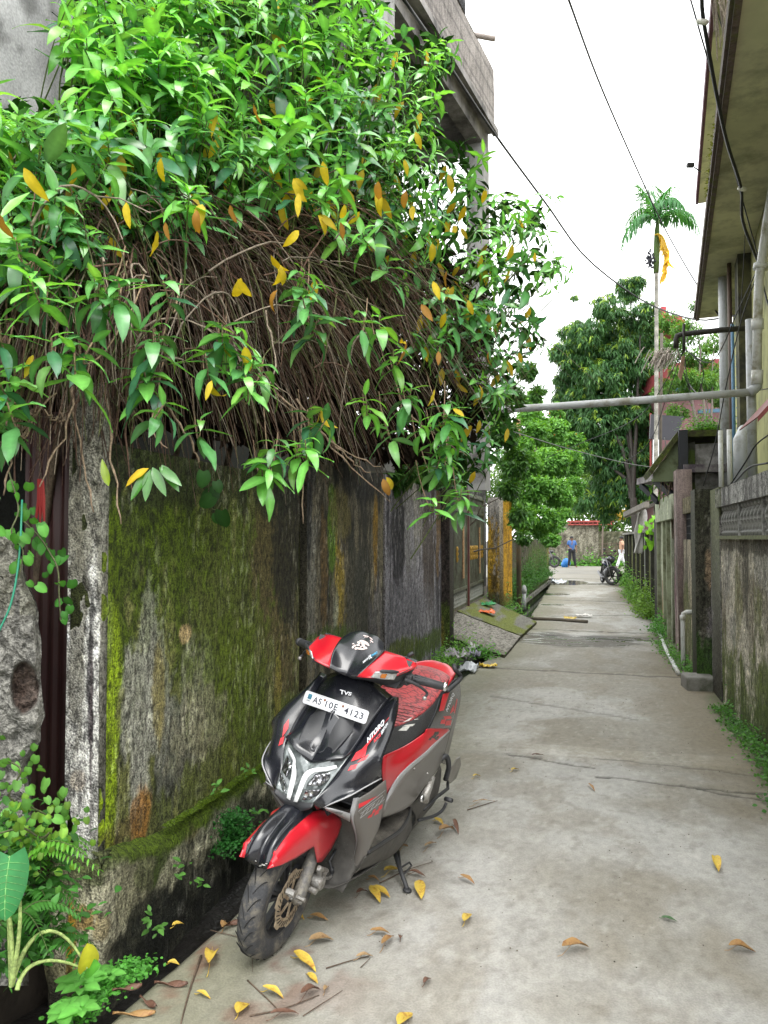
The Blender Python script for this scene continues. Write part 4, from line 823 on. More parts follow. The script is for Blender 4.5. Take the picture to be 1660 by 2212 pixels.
for (u, v) in LOW:
    for k_ in range(rng.integers(1, 3)):
        uu, vv = u+rng.normal(0, 20), v+rng.normal(0, 12); d = md(uu, vv)-rng.uniform(.02, .25); p = onD(uu, vv, d); ax = np.array([.15, -.15, 1.])+rng.normal(0, .22, 3)
        rosette(p, ax, rng.integers(7, 11), rng.uniform(.16, .215), 1. if rng.random() < .3 else 0., .9); tips.append((p, ax, -.17))
# the lone leafy twig hanging on the left
hp = onD(330, 1015, 3.0)
for (u, v, du, dv) in [(330, 1010, 28, 60), (350, 1005, 40, 60), (320, 1020, -38, 55), (345, 1010, 26, 20), (325, 1015, -10, 50)]:
    a = onD(u, v, 3.0); b = onD(u+du, v+dv, 2.97); lf.add(tpls[0], [a], [b-a], [camdir*.9+np.array([0, 0, .5])], .13, (.045, .17, .02), 1.5)
a = onD(322, 1012, 3.0); b = onD(262, 1040, 2.97); yl.add(tpls[1], [a], [b-a], [camdir+np.array([0, 0, .7])], .12, (.60, .42, .03)); a = onD(235, 1050, 3.0); b = onD(220, 998, 2.99); lf.add(tpls[0], [a], [b-a], [camdir], .11, (.25, .36, .02))
# yellow leaves hanging through the crown
YP = YP_ = [(0, 470), (260, 450), (360, 420), (440, 380), (430, 470), (500, 460), (630, 430), (690, 480), (730, 490), (820, 430), (830, 440), (920, 500), (870, 440), (690, 620), (590, 740), (480, 760), (540, 760), (600, 590), (585, 580), (640, 400), (700, 370), (540, 250), (470, 260), (340, 350), (60, 380), (930, 620), (915, 670), (960, 690), (1000, 735), (1045, 770), (960, 800), (910, 790), (700, 910), (690, 900), (820, 1050), (895, 1060), (200, 620), (90, 800), (460, 850), (880, 760), (1010, 660), (985, 640), (520, 620), (610, 640), (935, 560), (960, 610), (780, 480), (345, 500), (740, 460), (640, 500), (1020, 620), (985, 905), (940, 870)]
for (u, v) in YP:
    for k_ in range(rng.integers(1, 3)):
        if rng.random() < (.6 if u > 850 else .35): continue
        uu, vv = u+rng.normal(0, 8), v+rng.normal(0, 8); p = onD(uu, vv-18, md(uu, vv)-.1+rng.uniform(-.06, .12)); dr = np.array([rng.normal(0, .35), rng.normal(0, .3), -1.])
        c = np.array([.66, .50, .03])*rng.uniform(.7, 1.1) if rng.random() < .75 else np.array([.40, .20, .04])*rng.uniform(.7, 1.1)
        yl.add(tpls[rng.integers(0, 5)], [p], [dr+rng.normal(0, .3, 3)], [camdir+rng.normal(0, .6, 3)], rng.uniform(.09, .15), c, 1.15, [rng.uniform(.9, 1.3)])
pts = sample_poly(CROWN, 260)
for (u, v) in pts:
    if v < 200 and rng.random() < .7: continue
    p = onD(u, v, md(u, v)+rng.uniform(.15, .9)); yl.add(tpls[rng.integers(0, 4)], [p], [np.array([rng.normal(0, .5), rng.normal(0, .4), -1.])], [camdir+rng.normal(0, .5, 3)], rng.uniform(.10, .15), np.array([.60, .44, .03])*rng.uniform(.5, 1.1), 1.1, [1.1])
lf.build('foliage', M_leaf, sb); yl.build('yellow_leaves', M_leafy, sb)
# bare stems, arching out of the crown's heart and falling
st = MB()
def stick(u0, v0, u1, v1, j0, j1, r, bend=0., dr=None):
    p0 = onD(u0, v0, md(u0, v0)+j0); p3 = onD(u1, v1, md(u1, v1)*1.0+j1); mid = (p0+p3)/2
    p1 = p0+(p3-p0)*.3+np.array([0, 0, .10+bend])+rng.normal(0, .045, 3); p2 = p0+(p3-p0)*.68+np.array([0, 0, .08+bend])+rng.normal(0, .045, 3)
    P = bez(p0, p1, p2, p3, 10)+rng.normal(0, .004, (10, 3)); rr = [r*(1-.55*i/9)*(1.35 if i in (3, 6) else 1) for i in range(10)]
    k = rng.random(); st.col = tuple(np.array([.12, .07, .048])*rng.uniform(.35, 1.3) if k < .6 else (np.array([.26, .21, .16])*rng.uniform(.4, 1.2) if k < .85 else np.array([.12, .13, .05])*rng.uniform(.6, 1.2)))
    st.tube(P, rr, 4, False)
    if rng.random() < .3:
        i_ = rng.integers(4, 8); e_ = P[i_]+(P[9]-P[i_])*rng.uniform(.4, .9)+rng.normal(0, .09, 3); st.tube([P[i_], (P[i_]+e_)/2+rng.normal(0, .02, 3), e_], [rr[i_]*.7, rr[i_]*.55, rr[i_]*.4], 4, False)
    return P
for i in range(1000):
    s = rng.random(); u0 = 60+s*760+rng.normal(0, 60); v0 = 440+70*s+rng.normal(0, 55)
    # fan: near-vertical on the left, raking down to the right on the right
    ang = 8+44*s**1.1+rng.normal(0, 12); L = rng.uniform(280, 620)*(1 if s < .8 else .85)
    u1 = u0+L*math.sin(R(ang)); v1 = v0+L*math.cos(R(ang))
    lim = np.interp(u1, [0, 300, 650, 850, 1000], [1050, 1080, 1120, 1070, 950]); 
    if v1 > lim: f = (lim-v0)/(v1-v0)*rng.uniform(.75, 1.); u1 = u0+(u1-u0)*f; v1 = v0+(v1-v0)*f
    if u1 > 1000 and v1 < 800: continue
    stick(u0, v0, u1, v1, rng.uniform(.1, 1.1), rng.uniform(-.02, .85), rng.uniform(.0020, .0046), rng.uniform(0, .2))
for i in range(60):   # stray stems lying across the rest
    u0 = rng.uniform(60, 850); v0 = rng.uniform(480, 850); L = rng.uniform(120, 330); ang = rng.uniform(-50, 85); u1 = u0+L*math.sin(R(ang)); v1 = v0+L*math.cos(R(ang))
    if u1 < 980 and v1 < 1080: stick(u0, v0, u1, v1, rng.uniform(-.05, .3), rng.uniform(-.12, .2), rng.uniform(.003, .0065), rng.uniform(-.1, .25))
for i in range(260):   # from the left mass, leaning the other way
    u0 = rng.uniform(-60, 330); v0 = rng.uniform(470, 640); L = rng.uniform(250, 470); ang = rng.normal(-12, 12); stick(u0, v0, u0+L*math.sin(R(ang)), min(1090, v0+L*math.cos(R(ang))), rng.uniform(.1, .8), rng.uniform(-.1, .5), rng.uniform(.003, .0055), .05)
# single long danglers with kinked ends
for (a, b, c_) in [((150, 820), (170, 960), (207, 1108)), ((235, 880), (240, 1000), (262, 1130)), ((655, 900), (648, 1000), (657, 1132)), ((160, 800), (190, 880), (80, 1050)), ((90, 850), (60, 950), (5, 990)), ((40, 900), (20, 960), (10, 1075)), ((350, 860), (440, 980), (430, 1000)), ((600, 850), (720, 980), (820, 1010)), ((700, 930), (760, 1010), (800, 1020)), ((640, 860), (700, 960), (840, 1085)), ((260, 860), (330, 930), (355, 965)), ((0, 1020), (20, 940), (120, 850)), ((130, 870), (150, 950), (95, 890)), ((860, 880), (940, 940), (1010, 985))]:
    p = [onD(*a, 3.35 if a[0] < 400 else md(*a)+.1), onD(*b, md(*b)-.05), onD(*c_, md(*c_)-.05)]; P = bez(p[0], p[0]*.4+p[1]*.6, p[1]*.5+p[2]*.5, p[2], 12)+rng.normal(0, .006, (12, 3)); st.col = (.26, .19, .13); st.tube(P, [.0055*(1-.5*i/11)*(1.4 if i % 3 == 0 else 1) for i in range(12)], 5, True)
for p, e_ in SPR: st.col = (.14, .17, .07); st.tube(bez(p, p+(0, 0, -.08), e_*.6+p*.4, e_, 8), np.linspace(.003, .006, 8), 4, False)
for p, ax, L in tips:
    ax = np.asarray(ax, float)/np.linalg.norm(ax); st.col = tuple(np.array([.12, .16, .05])*rng.uniform(.7, 1.3))
    if L > 0: e_ = p-ax*.4+np.array([-.25, .35, -.28])*rng.uniform(.6, 1.2)+rng.normal(0, .08, 3); st.tube(bez(p, p-ax*.2, e_*.5+p*.5-ax*.1, e_, 6), [.003, .0035, .004, .0045, .005, .005], 4, False)
    else:
        st.col = (.27, .19, .12); s_ = rng.choice([-1, 1]); e_ = p+np.array([-.22*rng.uniform(.3, 1), .30, rng.uniform(.05, .28)]); st.tube(bez(p, p-ax*.22, e_*.6+p*.4-np.array([0, 0, .15]), e_, 8), [.004]*8, 4, False)
st.build('stems', M_twig, sb, True, cols=True)
# dark leaf fill added inside the crown to block light and blacken its heart
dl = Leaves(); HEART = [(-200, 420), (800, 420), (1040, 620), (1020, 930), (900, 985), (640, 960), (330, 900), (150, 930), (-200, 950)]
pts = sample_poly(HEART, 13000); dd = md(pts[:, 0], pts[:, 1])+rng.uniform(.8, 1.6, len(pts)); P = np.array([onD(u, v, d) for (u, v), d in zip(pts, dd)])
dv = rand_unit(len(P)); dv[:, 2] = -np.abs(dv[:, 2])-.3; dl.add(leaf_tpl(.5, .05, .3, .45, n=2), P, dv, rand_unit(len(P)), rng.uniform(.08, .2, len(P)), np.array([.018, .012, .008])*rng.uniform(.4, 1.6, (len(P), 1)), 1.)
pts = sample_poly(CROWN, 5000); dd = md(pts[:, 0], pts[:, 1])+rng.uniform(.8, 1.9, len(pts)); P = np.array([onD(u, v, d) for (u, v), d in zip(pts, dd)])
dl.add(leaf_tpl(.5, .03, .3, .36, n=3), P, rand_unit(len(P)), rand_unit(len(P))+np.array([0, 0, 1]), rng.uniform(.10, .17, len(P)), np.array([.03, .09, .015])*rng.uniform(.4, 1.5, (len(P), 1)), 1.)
dl.build('inner_shade_fill', M_shade, sb)
# woody base of the shrub behind the wall
tb = MB(); tb.col = (.12, .09, .06)
for i in range(14):
    x, y = -2.75+rng.normal(0, .15), 3.2+i*.38; tb.tube(bez((x, y, 0), (x+.05, y, 1.), (x+.2, y-.1, 1.8), (x+.55, y-.2, 2.5+rng.uniform(0, .6)), 8), [.03, .028, .026, .024, .022, .02, .016, .012], 6, False)
tb.build('trunk', M_twig, sb, True, cols=True)
# ---------- trees ----------
def crown(lvs, clumps, n, L, tpl, colf, droop=0., tuft=1, asp=None, shell=.55):
    cl = np.array(clumps, float); k_ = 7; sub_ = np.repeat(cl, k_, 0); o_ = rand_unit(len(sub_)); sub_[:, :3] += o_*sub_[:, 3:4]*.78*np.array([1, 1, .9]); sub_[:, 3] *= rng.uniform(.22, .48, len(sub_)); cl = np.concatenate([cl*np.array([1, 1, 1, .85]), sub_]); w_ = cl[:, 3]**2; idx = rng.choice(len(cl), n, p=w_/w_.sum()); dv = rand_unit(n); rr = (shell+(1-shell)*rng.random(n)**.5)*cl[idx, 3]*(.86+.28*vnoise(dv[:, 0]*3+idx, dv[:, 2]*3+dv[:, 1]*2))
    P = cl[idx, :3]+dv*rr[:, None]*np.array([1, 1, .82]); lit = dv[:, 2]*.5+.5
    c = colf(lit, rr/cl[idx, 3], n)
    for k in range(tuft):
        d = rand_unit(n)*.75+dv*.5; d[:, 2] -= droop; nn_ = dv*.5+np.array([0, 0, .8])+rng.normal(0, .35, (n, 3)); lvs.add(tpl, P, d, nn_, L*rng.uniform(.7, 1.2, n), c*rng.uniform(.8, 1.2, (n, 1)), 1.)
def clumps_px(lst, d, jd=1.):   # (u,v,radius in px[,depth offset])
    return [tuple(onD(c[0], c[1], d+(c[3] if len(c) > 3 else rng.uniform(-jd, jd))))+(c[2]/FD*d,) for c in lst]
def limbs(base, cl, r0, name='trunk', parent=None, col=(.09, .075, .06)):
    m = MB(); m.col = col; base = np.asarray(base, float); top = np.mean([c[:3] for c in cl], 0); fork = base+(top-base)*.35; fork[:2] = base[:2]+(top[:2]-base[:2])*.15
    m.tube(bez(base, base+(0, 0, (fork-base)[2]*.5), fork-(0, 0, .3), fork, 8), np.linspace(r0, r0*.7, 8), 9)
    for c in cl:
        c = np.array(c[:3]); m.tube(bez(fork, fork+(0, 0, (c-fork)[2]*.4), c*.7+fork*.3, c, 8)+rng.normal(0, .05, (8, 3)), np.linspace(r0*.5, r0*.1, 8), 5, False)
    return m.build(name, M_twig, parent, True, cols=True)
dia = leaf_tpl(.25, 0, .2, .34, n=2); dia_w = leaf_tpl(.3, 0, .2, .6, n=2); dia_n = leaf_tpl(.5, 0, .2, .19, n=2)
def mix(a, b, k): k = np.asarray(k)[:, None]; return np.array(a)*(1-k)+np.array(b)*k
# dense mango-like tree
bt = thing('leafy_tree', (1.9, 34, 0), 'big dark green tree with drooping long leaves standing at the end of the lane', 'tree')
cl = clumps_px([(1240, 720, 36), (1255, 780, 46), (1240, 860, 50), (1330, 790, 60), (1300, 740, 50), (1380, 730, 44), (1240, 950, 44), (1300, 910, 60), (1360, 970, 60), (1330, 1010, 60), (1360, 625, 34), (1320, 665, 40), (1390, 680, 38), (1270, 715, 42), (1340, 730, 50), (1400, 750, 40), (1225, 760, 34), (1285, 790, 52), (1360, 810, 58), (1225, 830, 38), (1420, 800, 26), (1270, 880, 56), (1350, 900, 60), (1215, 890, 28), (1400, 880, 34), (1310, 960, 60), (1380, 980, 44), (1265, 985, 40), (1350, 1050, 50), (1300, 1050, 42), (1395, 1060, 30), (1240, 640, 6), (1370, 1110, 26), (1310, 1100, 30), (1260, 1080, 24), (1335, 770, 45), (1300, 830, 60)], 33.5, 1.2)
L_ = Leaves()
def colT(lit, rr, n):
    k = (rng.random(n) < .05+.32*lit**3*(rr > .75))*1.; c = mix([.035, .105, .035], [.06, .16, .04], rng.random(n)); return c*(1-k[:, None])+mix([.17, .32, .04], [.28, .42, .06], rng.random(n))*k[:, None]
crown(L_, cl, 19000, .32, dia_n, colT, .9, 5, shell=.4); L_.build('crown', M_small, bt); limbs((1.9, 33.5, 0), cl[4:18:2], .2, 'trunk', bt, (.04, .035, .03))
# lighter tree behind, to the right of the palm
rt_ = thing('leafy_tree', (4, 33, 0), 'loose light green tree behind the pink house right of the palm', 'tree')
cl = clumps_px([(1445, 690, 30), (1490, 720, 34), (1450, 760, 36), (1510, 770, 34), (1540, 740, 26), (1480, 820, 38), (1530, 830, 34), (1435, 840, 26), (1500, 660, 12), (1540, 800, 20), (1560, 860, 26), (1460, 890, 24)], 27.5, 1.)
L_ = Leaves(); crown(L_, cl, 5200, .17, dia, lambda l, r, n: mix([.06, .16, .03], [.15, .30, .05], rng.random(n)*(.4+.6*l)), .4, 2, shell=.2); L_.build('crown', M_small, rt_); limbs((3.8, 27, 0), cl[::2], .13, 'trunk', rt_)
# hedge tree over the low mossy wall
hd = thing('hedge_tree', (-1.9, 22, 0), 'bright leafy hedge bush leaning over the low mossy wall and drain', 'shrub')
cl = clumps_px([(1150, 930, 40, -2), (1200, 930, 36, 1), (1120, 990, 40, -4), (1180, 1000, 46, 0), (1235, 990, 30, 4), (1145, 1060, 40, -3), (1205, 1060, 42, 2), (1240, 1050, 28, 4), (1200, 960, 44, 6), (1235, 1010, 40, 7), (1170, 950, 44, 5), (1215, 1080, 40, 6), (1250, 960, 26, 8), (1150, 900, 36, 6), (1160, 1120, 38, -2), (1200, 1130, 30, 2), (1130, 1120, 24, -4), (1185, 1165, 22, 1), (1215, 1110, 22, 4), (1150, 870, 26, 0), (1200, 890, 22, 2), (1240, 950, 22, 3)], 19.5)
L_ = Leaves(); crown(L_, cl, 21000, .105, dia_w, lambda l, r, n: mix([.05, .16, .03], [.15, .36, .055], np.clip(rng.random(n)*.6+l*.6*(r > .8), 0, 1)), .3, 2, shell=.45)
fl = sample_poly([(1120, 880), (1230, 880), (1260, 960), (1180, 1010)], 24); P = np.array([onD(u, v, 18.6) for u, v in fl]); L_.add(dia_w, P, rand_unit(24), rand_unit(24)+camdir, .05, (.45, .08, .03), 1.)
L_.build('foliage', M_small, hd); limbs((-2.6, 21, 0), cl[::2], .09, 'trunk', hd)
h2 = thing('hedge_tree', (-2.8, 14, 0), 'darker broad leaved bush between the big shrub and the mouldy pole', 'shrub')
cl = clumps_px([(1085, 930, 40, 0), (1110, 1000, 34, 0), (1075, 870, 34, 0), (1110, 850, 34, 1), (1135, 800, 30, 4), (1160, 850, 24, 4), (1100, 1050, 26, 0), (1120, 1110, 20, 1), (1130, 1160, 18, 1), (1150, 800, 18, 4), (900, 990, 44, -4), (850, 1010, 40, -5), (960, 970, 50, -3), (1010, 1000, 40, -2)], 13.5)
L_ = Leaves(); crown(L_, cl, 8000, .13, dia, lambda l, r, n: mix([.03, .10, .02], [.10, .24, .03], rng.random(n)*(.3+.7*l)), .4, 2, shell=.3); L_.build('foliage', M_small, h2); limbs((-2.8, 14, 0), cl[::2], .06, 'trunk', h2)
# greenery closing the view beyond the cross road
for k_, (lst, dpt, lab) in enumerate([([(1180, 1060, 60), (1100, 1090, 60), (1060, 1020, 70), (1000, 1060, 70), (1220, 1120, 50), (1180, 1170, 40), (1230, 1060, 50), (1180, 980, 60), (1230, 990, 50)], 52, 'distant green tree behind the end wall on the left'), ([(1280, 1080, 50), (1340, 1090, 44), (1410, 1080, 50), (1480, 1040, 60), (1560, 1060, 60), (1320, 1140, 34), (1360, 1150, 40), (1300, 1030, 60), (1380, 1020, 60)], 54, 'distant green tree with yellow blossom behind the end wall on the right')]):
    tt = thing('far_tree', tuple(onD(lst[0][0], 1170, dpt)), lab, 'tree'); c2 = clumps_px(lst, dpt, 1.5); L_ = Leaves(); crown(L_, c2, 9000, .40, dia, lambda l, r, n: mix([.04, .11, .02], [.16, .28, .04], rng.random(n)*(.3+.7*l)), .4, 1, shell=.3)
    if k_:
        P = np.array([onD(rng.uniform(1310, 1355), rng.uniform(1095, 1120), 52.5) for _ in range(60)]); L_.add(dia_w, P, rand_unit(60), rand_unit(60)+camdir, .4, (.5, .34, .05), 1.)
    L_.build('crown', M_small, tt); limbs(c2[0][:2]+(0,), c2, .2, 'trunk', tt)
# areca palm
pm = thing('palm_tree', (1.6, 21, 0), 'slender areca palm with white trunk, one dead yellow frond and a dark fruit cluster', 'palm tree')
DP = 20.; Bp = onD(1415, 1170, DP); Bp[2] = 0; Tp = onD(1418, 590, DP); Tc = onD(1420, 500, DP)
m = MB(); P = bez(Bp, Bp+(0.02, 0, 3), Tp-(.0, 0, 3), Tp, 60)
for i in range(60): m.col = (.50, .48, .43) if i % 2 else (.30, .28, .24)
m.tube(P, [.058-.010*i/60 for i in range(60)], 10)
m.c = []
for i in range(60): m.c += [tuple(np.array([.40, .385, .34])*(rng.uniform(.7, 1.05) if i % 2 else .5))]*10
m.build('trunk', M_twig, pm, True, cols=True)
m = MB(); m.col = (.10, .16, .05); m.tube([Tp, Tp+(Tc-Tp)*.5, Tc, onD(1422, 470, DP)], [.07, .085, .07, .03], 10); m.build('crownshaft', M_twig, pm, True, cols=True)
def frond(p, col, n=34, ll=.55, name='frond', dr=.35, wid=.042):
    F_ = Leaves(); P = bez(*p, n); tg = np.gradient(P, axis=0); tg /= np.linalg.norm(tg, axis=1)[:, None]
    for sgn in (-1, 1):
        side = np.cross(tg, np.array([0, 0, 1.])); side /= np.maximum(.2, np.linalg.norm(side, axis=1))[:, None]
        s = np.linspace(0, 1, n); L = ll*np.sin(np.pi*(s*.82+.12))**.6*rng.uniform(.85, 1.1, n)
        d = side*sgn*(.75)+tg*.65+np.array([0, 0, -dr])+rng.normal(0, .08, (n, 3)); nn_ = np.array([0, 0, 1.])+side*sgn*.3+rng.normal(0, .15, (n, 3))
        F_.add(leaf_tpl(.7, 0, .3, wid*2/.55*.55, n=3), P[3:], d[3:], nn_[3:], L[3:], np.array(col)*rng.uniform(.75, 1.2, (n-3, 1)), 1.2)
    o = F_.build(name, M_small, pm); m = MB(); m.col = tuple(np.array(col)*1.3); m.tube(P, np.linspace(.022, .006, n), 4, False); m.build('rachis', M_twig, o, True, cols=True); return o
c0 = onD(1420, 478, DP)
def pf(ctrl, dd): return [c0]+[onD(u, v, DP+d_) for (u, v), d_ in zip(ctrl, dd)]
for ctrl, dd in [(((1400, 450), (1360, 460), (1345, 535)), (0, -.4, -.5)), (((1410, 440), (1392, 412), (1378, 398)), (.2, .4, .5)), (((1418, 430), (1412, 410), (1408, 396)), (.3, .5, .6)), (((1428, 430), (1440, 408), (1452, 402)), (.3, .4, .5)), (((1440, 450), (1490, 430), (1512, 505)), (.1, .2, .3)), (((1435, 440), (1450, 400), (1478, 450)), (-.4, -.9, -1.2)), (((1425, 440), (1430, 415), (1440, 425)), (.3, .8, 1.2)), (((1405, 450), (1380, 430), (1352, 490)), (.5, 1., 1.3)), (((1430, 430), (1445, 420), (1462, 430)), (-.3, -.6, -.7)), (((1410, 440), (1400, 415), (1402, 410)), (-.5, -1.0, -1.3)), (((1440, 460), (1470, 440), (1495, 470)), (.6, 1.1, 1.4))]:
    frond(pf(ctrl, dd), (.055, .19, .06), ll=.62)
frond([onD(1415, 508, DP-.08), onD(1440, 495, DP-.15), onD(1450, 550, DP-.25), onD(1428, 600, DP-.2)], (.62, .42, .05), 30, .55, 'dead_frond', 1.3, .10)
m = MB()
for i in range(70): p = onD(1405+rng.normal(0, 4), 562+rng.normal(0, 11), DP-.05+rng.normal(0, .05)); m.ball(p, .028, 6)
m.build('fruit_cluster', mat('dark_fruit', (.03, .03, .045), .5), pm, True)
# ---------- small plants ----------
hrt = leaf_tpl(.35, 0, .25, .85, 'heart', 6); rnd_t = leaf_tpl(.2, 0, .2, .75, 'oval', 3); oval = leaf_tpl(.4, .01, .25, .5, n=4)
def vine(name, path, n, L, label, col, tpl=hrt, hang=True, sc=.03, mt=M_small, grp=None, cat='vine'):
    t = thing(name, tuple(path[-1]), label, cat, grp); P = cr(path, max(n, 4)); F_ = Leaves(); N = len(P)
    off = rng.normal(0, sc, (N, 3)); d = rng.normal(0, .45, (N, 3))+(np.array([0, 0, -1.]) if hang else np.array([0, 0, .25])); nn_ = camdir*.9+np.array([.2, 0, .5])+rng.normal(0, .3, (N, 3))
    F_.add(tpl, P+off, d, nn_, L*rng.uniform(.65, 1.2, N), np.array(col)*rng.uniform(.6, 1.35, (N, 1)), 1.35); F_.build('leaf_cover', mt, t)
    m = MB(); m.col = (.08, .09, .04); m.tube(P, .0035, 4, False); m.build('stem', M_twig, t, True, cols=True); return t
vine('heart_leaf_vine', [onD(20, 1020, 2.8), onD(40, 1100, 2.78), onD(25, 1150, 2.75), onD(50, 1190, 2.75), onD(40, 1250, 2.75)], 24, .040, 'heart leaved vine hanging over the stone pillar beside a green wire', (.07, .24, .03))
vine('heart_leaf_vine', [onD(45, 1120, 2.85), onD(85, 1160, 2.85), onD(105, 1190, 2.85), onD(125, 1230, 2.85), onD(128, 1290, 2.85), onD(132, 1340, 2.86)], 20, .042, 'heart leaved vine trailing down in front of the maroon door', (.05, .19, .03))
vine('heart_leaf_vine', [onD(455, 1010, 3.85), onD(450, 1060, 3.9), onD(462, 1105, 3.9), onD(478, 1085, 3.9)], 6, .085, 'dark small vine with few leaves hanging against the mossy wall', (.03, .10, .02))
vine('heart_leaf_vine', [onD(10, 1640, 2.6), onD(45, 1665, 2.6), onD(20, 1720, 2.6), onD(60, 1740, 2.65), onD(100, 1760, 2.7), onD(125, 1770, 2.75)], 65, .036, 'pale heart leaved climber spreading below the stone pillar', (.11, .28, .05), sc=.07)
vine('heart_leaf_vine', [onD(0, 1800, 2.55), onD(50, 1790, 2.6), onD(90, 1810, 2.65), onD(115, 1790, 2.7), (onD(60, 1860, 2.6))], 65, .031, 'yellowish low climber above the ferns at the left edge', (.16, .31, .04), sc=.06)
def fern(name, base, n, L, label, col, spread=1.0, up=.6, dirb=(0, 0, 0), pl=.032, grp='ferns at the left edge'):
    t = thing(name, tuple(base), label, 'fern', grp); F_ = Leaves(); m = MB(); m.col = (.07, .10, .03); base = np.asarray(base, float)
    for i in range(n):
        a = rng.uniform(0, 6.28); o = np.array([math.cos(a), math.sin(a), 0])*spread+np.array(dirb); l = L*rng.uniform(.7, 1.1); P = bez(base, base+np.array([0, 0, up*l])+o*.15*l, base+o*.6*l+np.array([0, 0, up*l*.9]), base+o*l+np.array([0, 0, up*l*.1]), 18)
        tg = np.gradient(P, axis=0); tg /= np.linalg.norm(tg, axis=1)[:, None]; side = np.cross(tg, (0, 0, 1.)); side /= np.maximum(.2, np.linalg.norm(side, axis=1))[:, None]; s = np.linspace(0, 1, 18); c = np.array(col)*rng.uniform(.7, 1.25)
        for sg in (-1, 1): F_.add(leaf_tpl(.4, 0, .2, .30, n=3), P[2:], (side*sg+tg*.5+(0, 0, -.15))[2:], np.tile([0, 0, 1.], (16, 1))+rng.normal(0, .2, (16, 3)), (pl*1.6*(1-.75*s)+.012)[2:], c, 1.2)
        m.tube(P, np.linspace(.003, .001, 18), 4, False)
    F_.build('frond', M_small, t); m.build('stem', M_twig, t, True, cols=True); return t
fern('fern', onD(75, 1950, 2.75), 9, .20, 'fern with narrow drooping fronds beside the plinth corner', (.05, .19, .025), dirb=(.3, -.2, 0))
fern('fern', onD(60, 1870, 2.65), 9, .20, 'upper fern tuft under the pale climber', (.10, .28, .03), dirb=(.3, -.1, 0))
fern('fern', onD(110, 2060, 2.7), 8, .17, 'lower fern growing just above the dark soil', (.06, .20, .03), dirb=(.1, -.3, 0))
fern('fern', onD(30, 2010, 2.5), 8, .2, 'fern tuft behind the broad taro leaf', (.05, .18, .025), dirb=(.2, -.1, 0))
fern('fern', onD(85, 1850, 2.85), 6, .15, 'small fern spraying out over the plinth top', (.09, .25, .03), dirb=(.5, -.1, 0))
# taro
tr_ = thing('taro_plant', tuple(onD(30, 2110, 2.35)), 'taro with one big green leaf, one yellow leaf and long pale stalks', 'plant')
def taro_leaf(c, tipdir, L, nrm, col, name='leaf'):
    F_ = Leaves(); tv, tf, tw = leaf_tpl(.35, 0, .18, .78, 'heart', 10); F_.add((tv, tf, tw), [np.asarray(c)], [tipdir], [nrm], L, col, 1.5); o = F_.build(name, M_small, tr_)
    if L > .15:
        m = MB(); m.col = (.16, .38, .12); Fm = frames(np.array([tipdir], float), np.array([nrm], float))[0]; sp_ = np.interp
        W_ = o.data.vertices; Vx = np.array([v.co[:] for v in W_]).reshape(-1, 3, 3); mid_ = Vx[:, 1]
        for i_ in range(1, 9):
            for s_ in (0, 2): m.tube([mid_[i_]+Fm[2]*.001, (mid_[i_]+Vx[min(10, i_+1), s_])/2+Fm[2]*.0015, Vx[min(10, i_+1), s_]*.93+mid_[min(10, i_+1)]*.07+Fm[2]*.001], [.0011, .0008, .0004], 3, False)
        m.tube([p+Fm[2]*.001 for p in mid_], .0016, 4, False); m.build('vein', M_twig, o, True, cols=True, local=True)
    return o
b = onD(25, 2130, 2.35); L1 = onD(12, 1815, 2.3)
taro_leaf(onD(22, 1850, 2.3), np.array(onD(2, 1955, 2.22))-onD(22, 1850, 2.3), .175, camdir+np.array([0, 0, .5]), (.03, .17, .05))
taro_leaf(onD(188, 2092, 2.5), onD(200, 2030, 2.46)-onD(188, 2092, 2.5), .09, camdir*.8+_r*.8, (.42, .42, .03), 'yellow_leaf'); taro_leaf(onD(186, 2095, 2.52), onD(215, 2080, 2.45)-onD(186, 2095, 2.52), .075, camdir+(0, 0, .6), (.07, .26, .03))
m = MB(); m.col = (.32, .42, .14)
for a in [(b, onD(20, 2000, 2.33), onD(15, 1900, 2.3), onD(20, 1850, 2.3)), (b, onD(60, 1990, 2.4), onD(130, 1970, 2.45), onD(188, 2092, 2.5)), (b+(.02, 0, -.01), onD(50, 2070, 2.4), onD(110, 2060, 2.45), onD(186, 2095, 2.52)), (b, onD(35, 2000, 2.3), onD(5, 1900, 2.3), onD(-10, 1850, 2.3)), (b, onD(50, 2000, 2.3), onD(45, 1950, 2.3), onD(40, 1900, 2.4))]: m.tube(bez(*a, 14), np.linspace(.008, .0035, 14), 6, False)
m.build('stalk', M_twig, tr_, True, cols=True)
# weeds: clumps of small round leaves
def weed(name, pts, n, L, h, label, col, sp=.05, tpl=rnd_t, grp=None, kind=None, cat='weed'):
    """one low clump following a list of ground points"""
    F_ = Leaves(); P0 = cr(np.array(pts), 200) if len(pts) > 1 else np.repeat(np.array(pts, float), 200, 0); P = P0[rng.integers(0, 200, n)]+rng.normal(0, 1, (n, 3))*np.array([sp, sp, 0]); dn = .25+1.2*sst(.35, .7, fbm(P[:, 0]*3+9, P[:, 1]*3, 3)); P[:, 2] += np.abs(rng.normal(0, h*.5, n))*dn; P[:, :2] = P0.mean(0)[:2]+(P[:, :2]-P0.mean(0)[:2])
    d = rand_unit(n); d[:, 2] = np.abs(d[:, 2])*.6; F_.add(tpl, P, d, rand_unit(n)*.5+np.array([.1, -.3, 1.]), L*rng.uniform(.6, 1.3, n), np.array(col)*rng.uniform(.55, 1.45, (n, 1)), 1.2)
    m = MB(); o = F_.build(name, M_small); return tag(o, label, cat, grp, kind)
E0 = [onZ(150, 2205, .0), onZ(190, 2165, .0), onZ(250, 2120, .0), onZ(298, 2092, .0)]
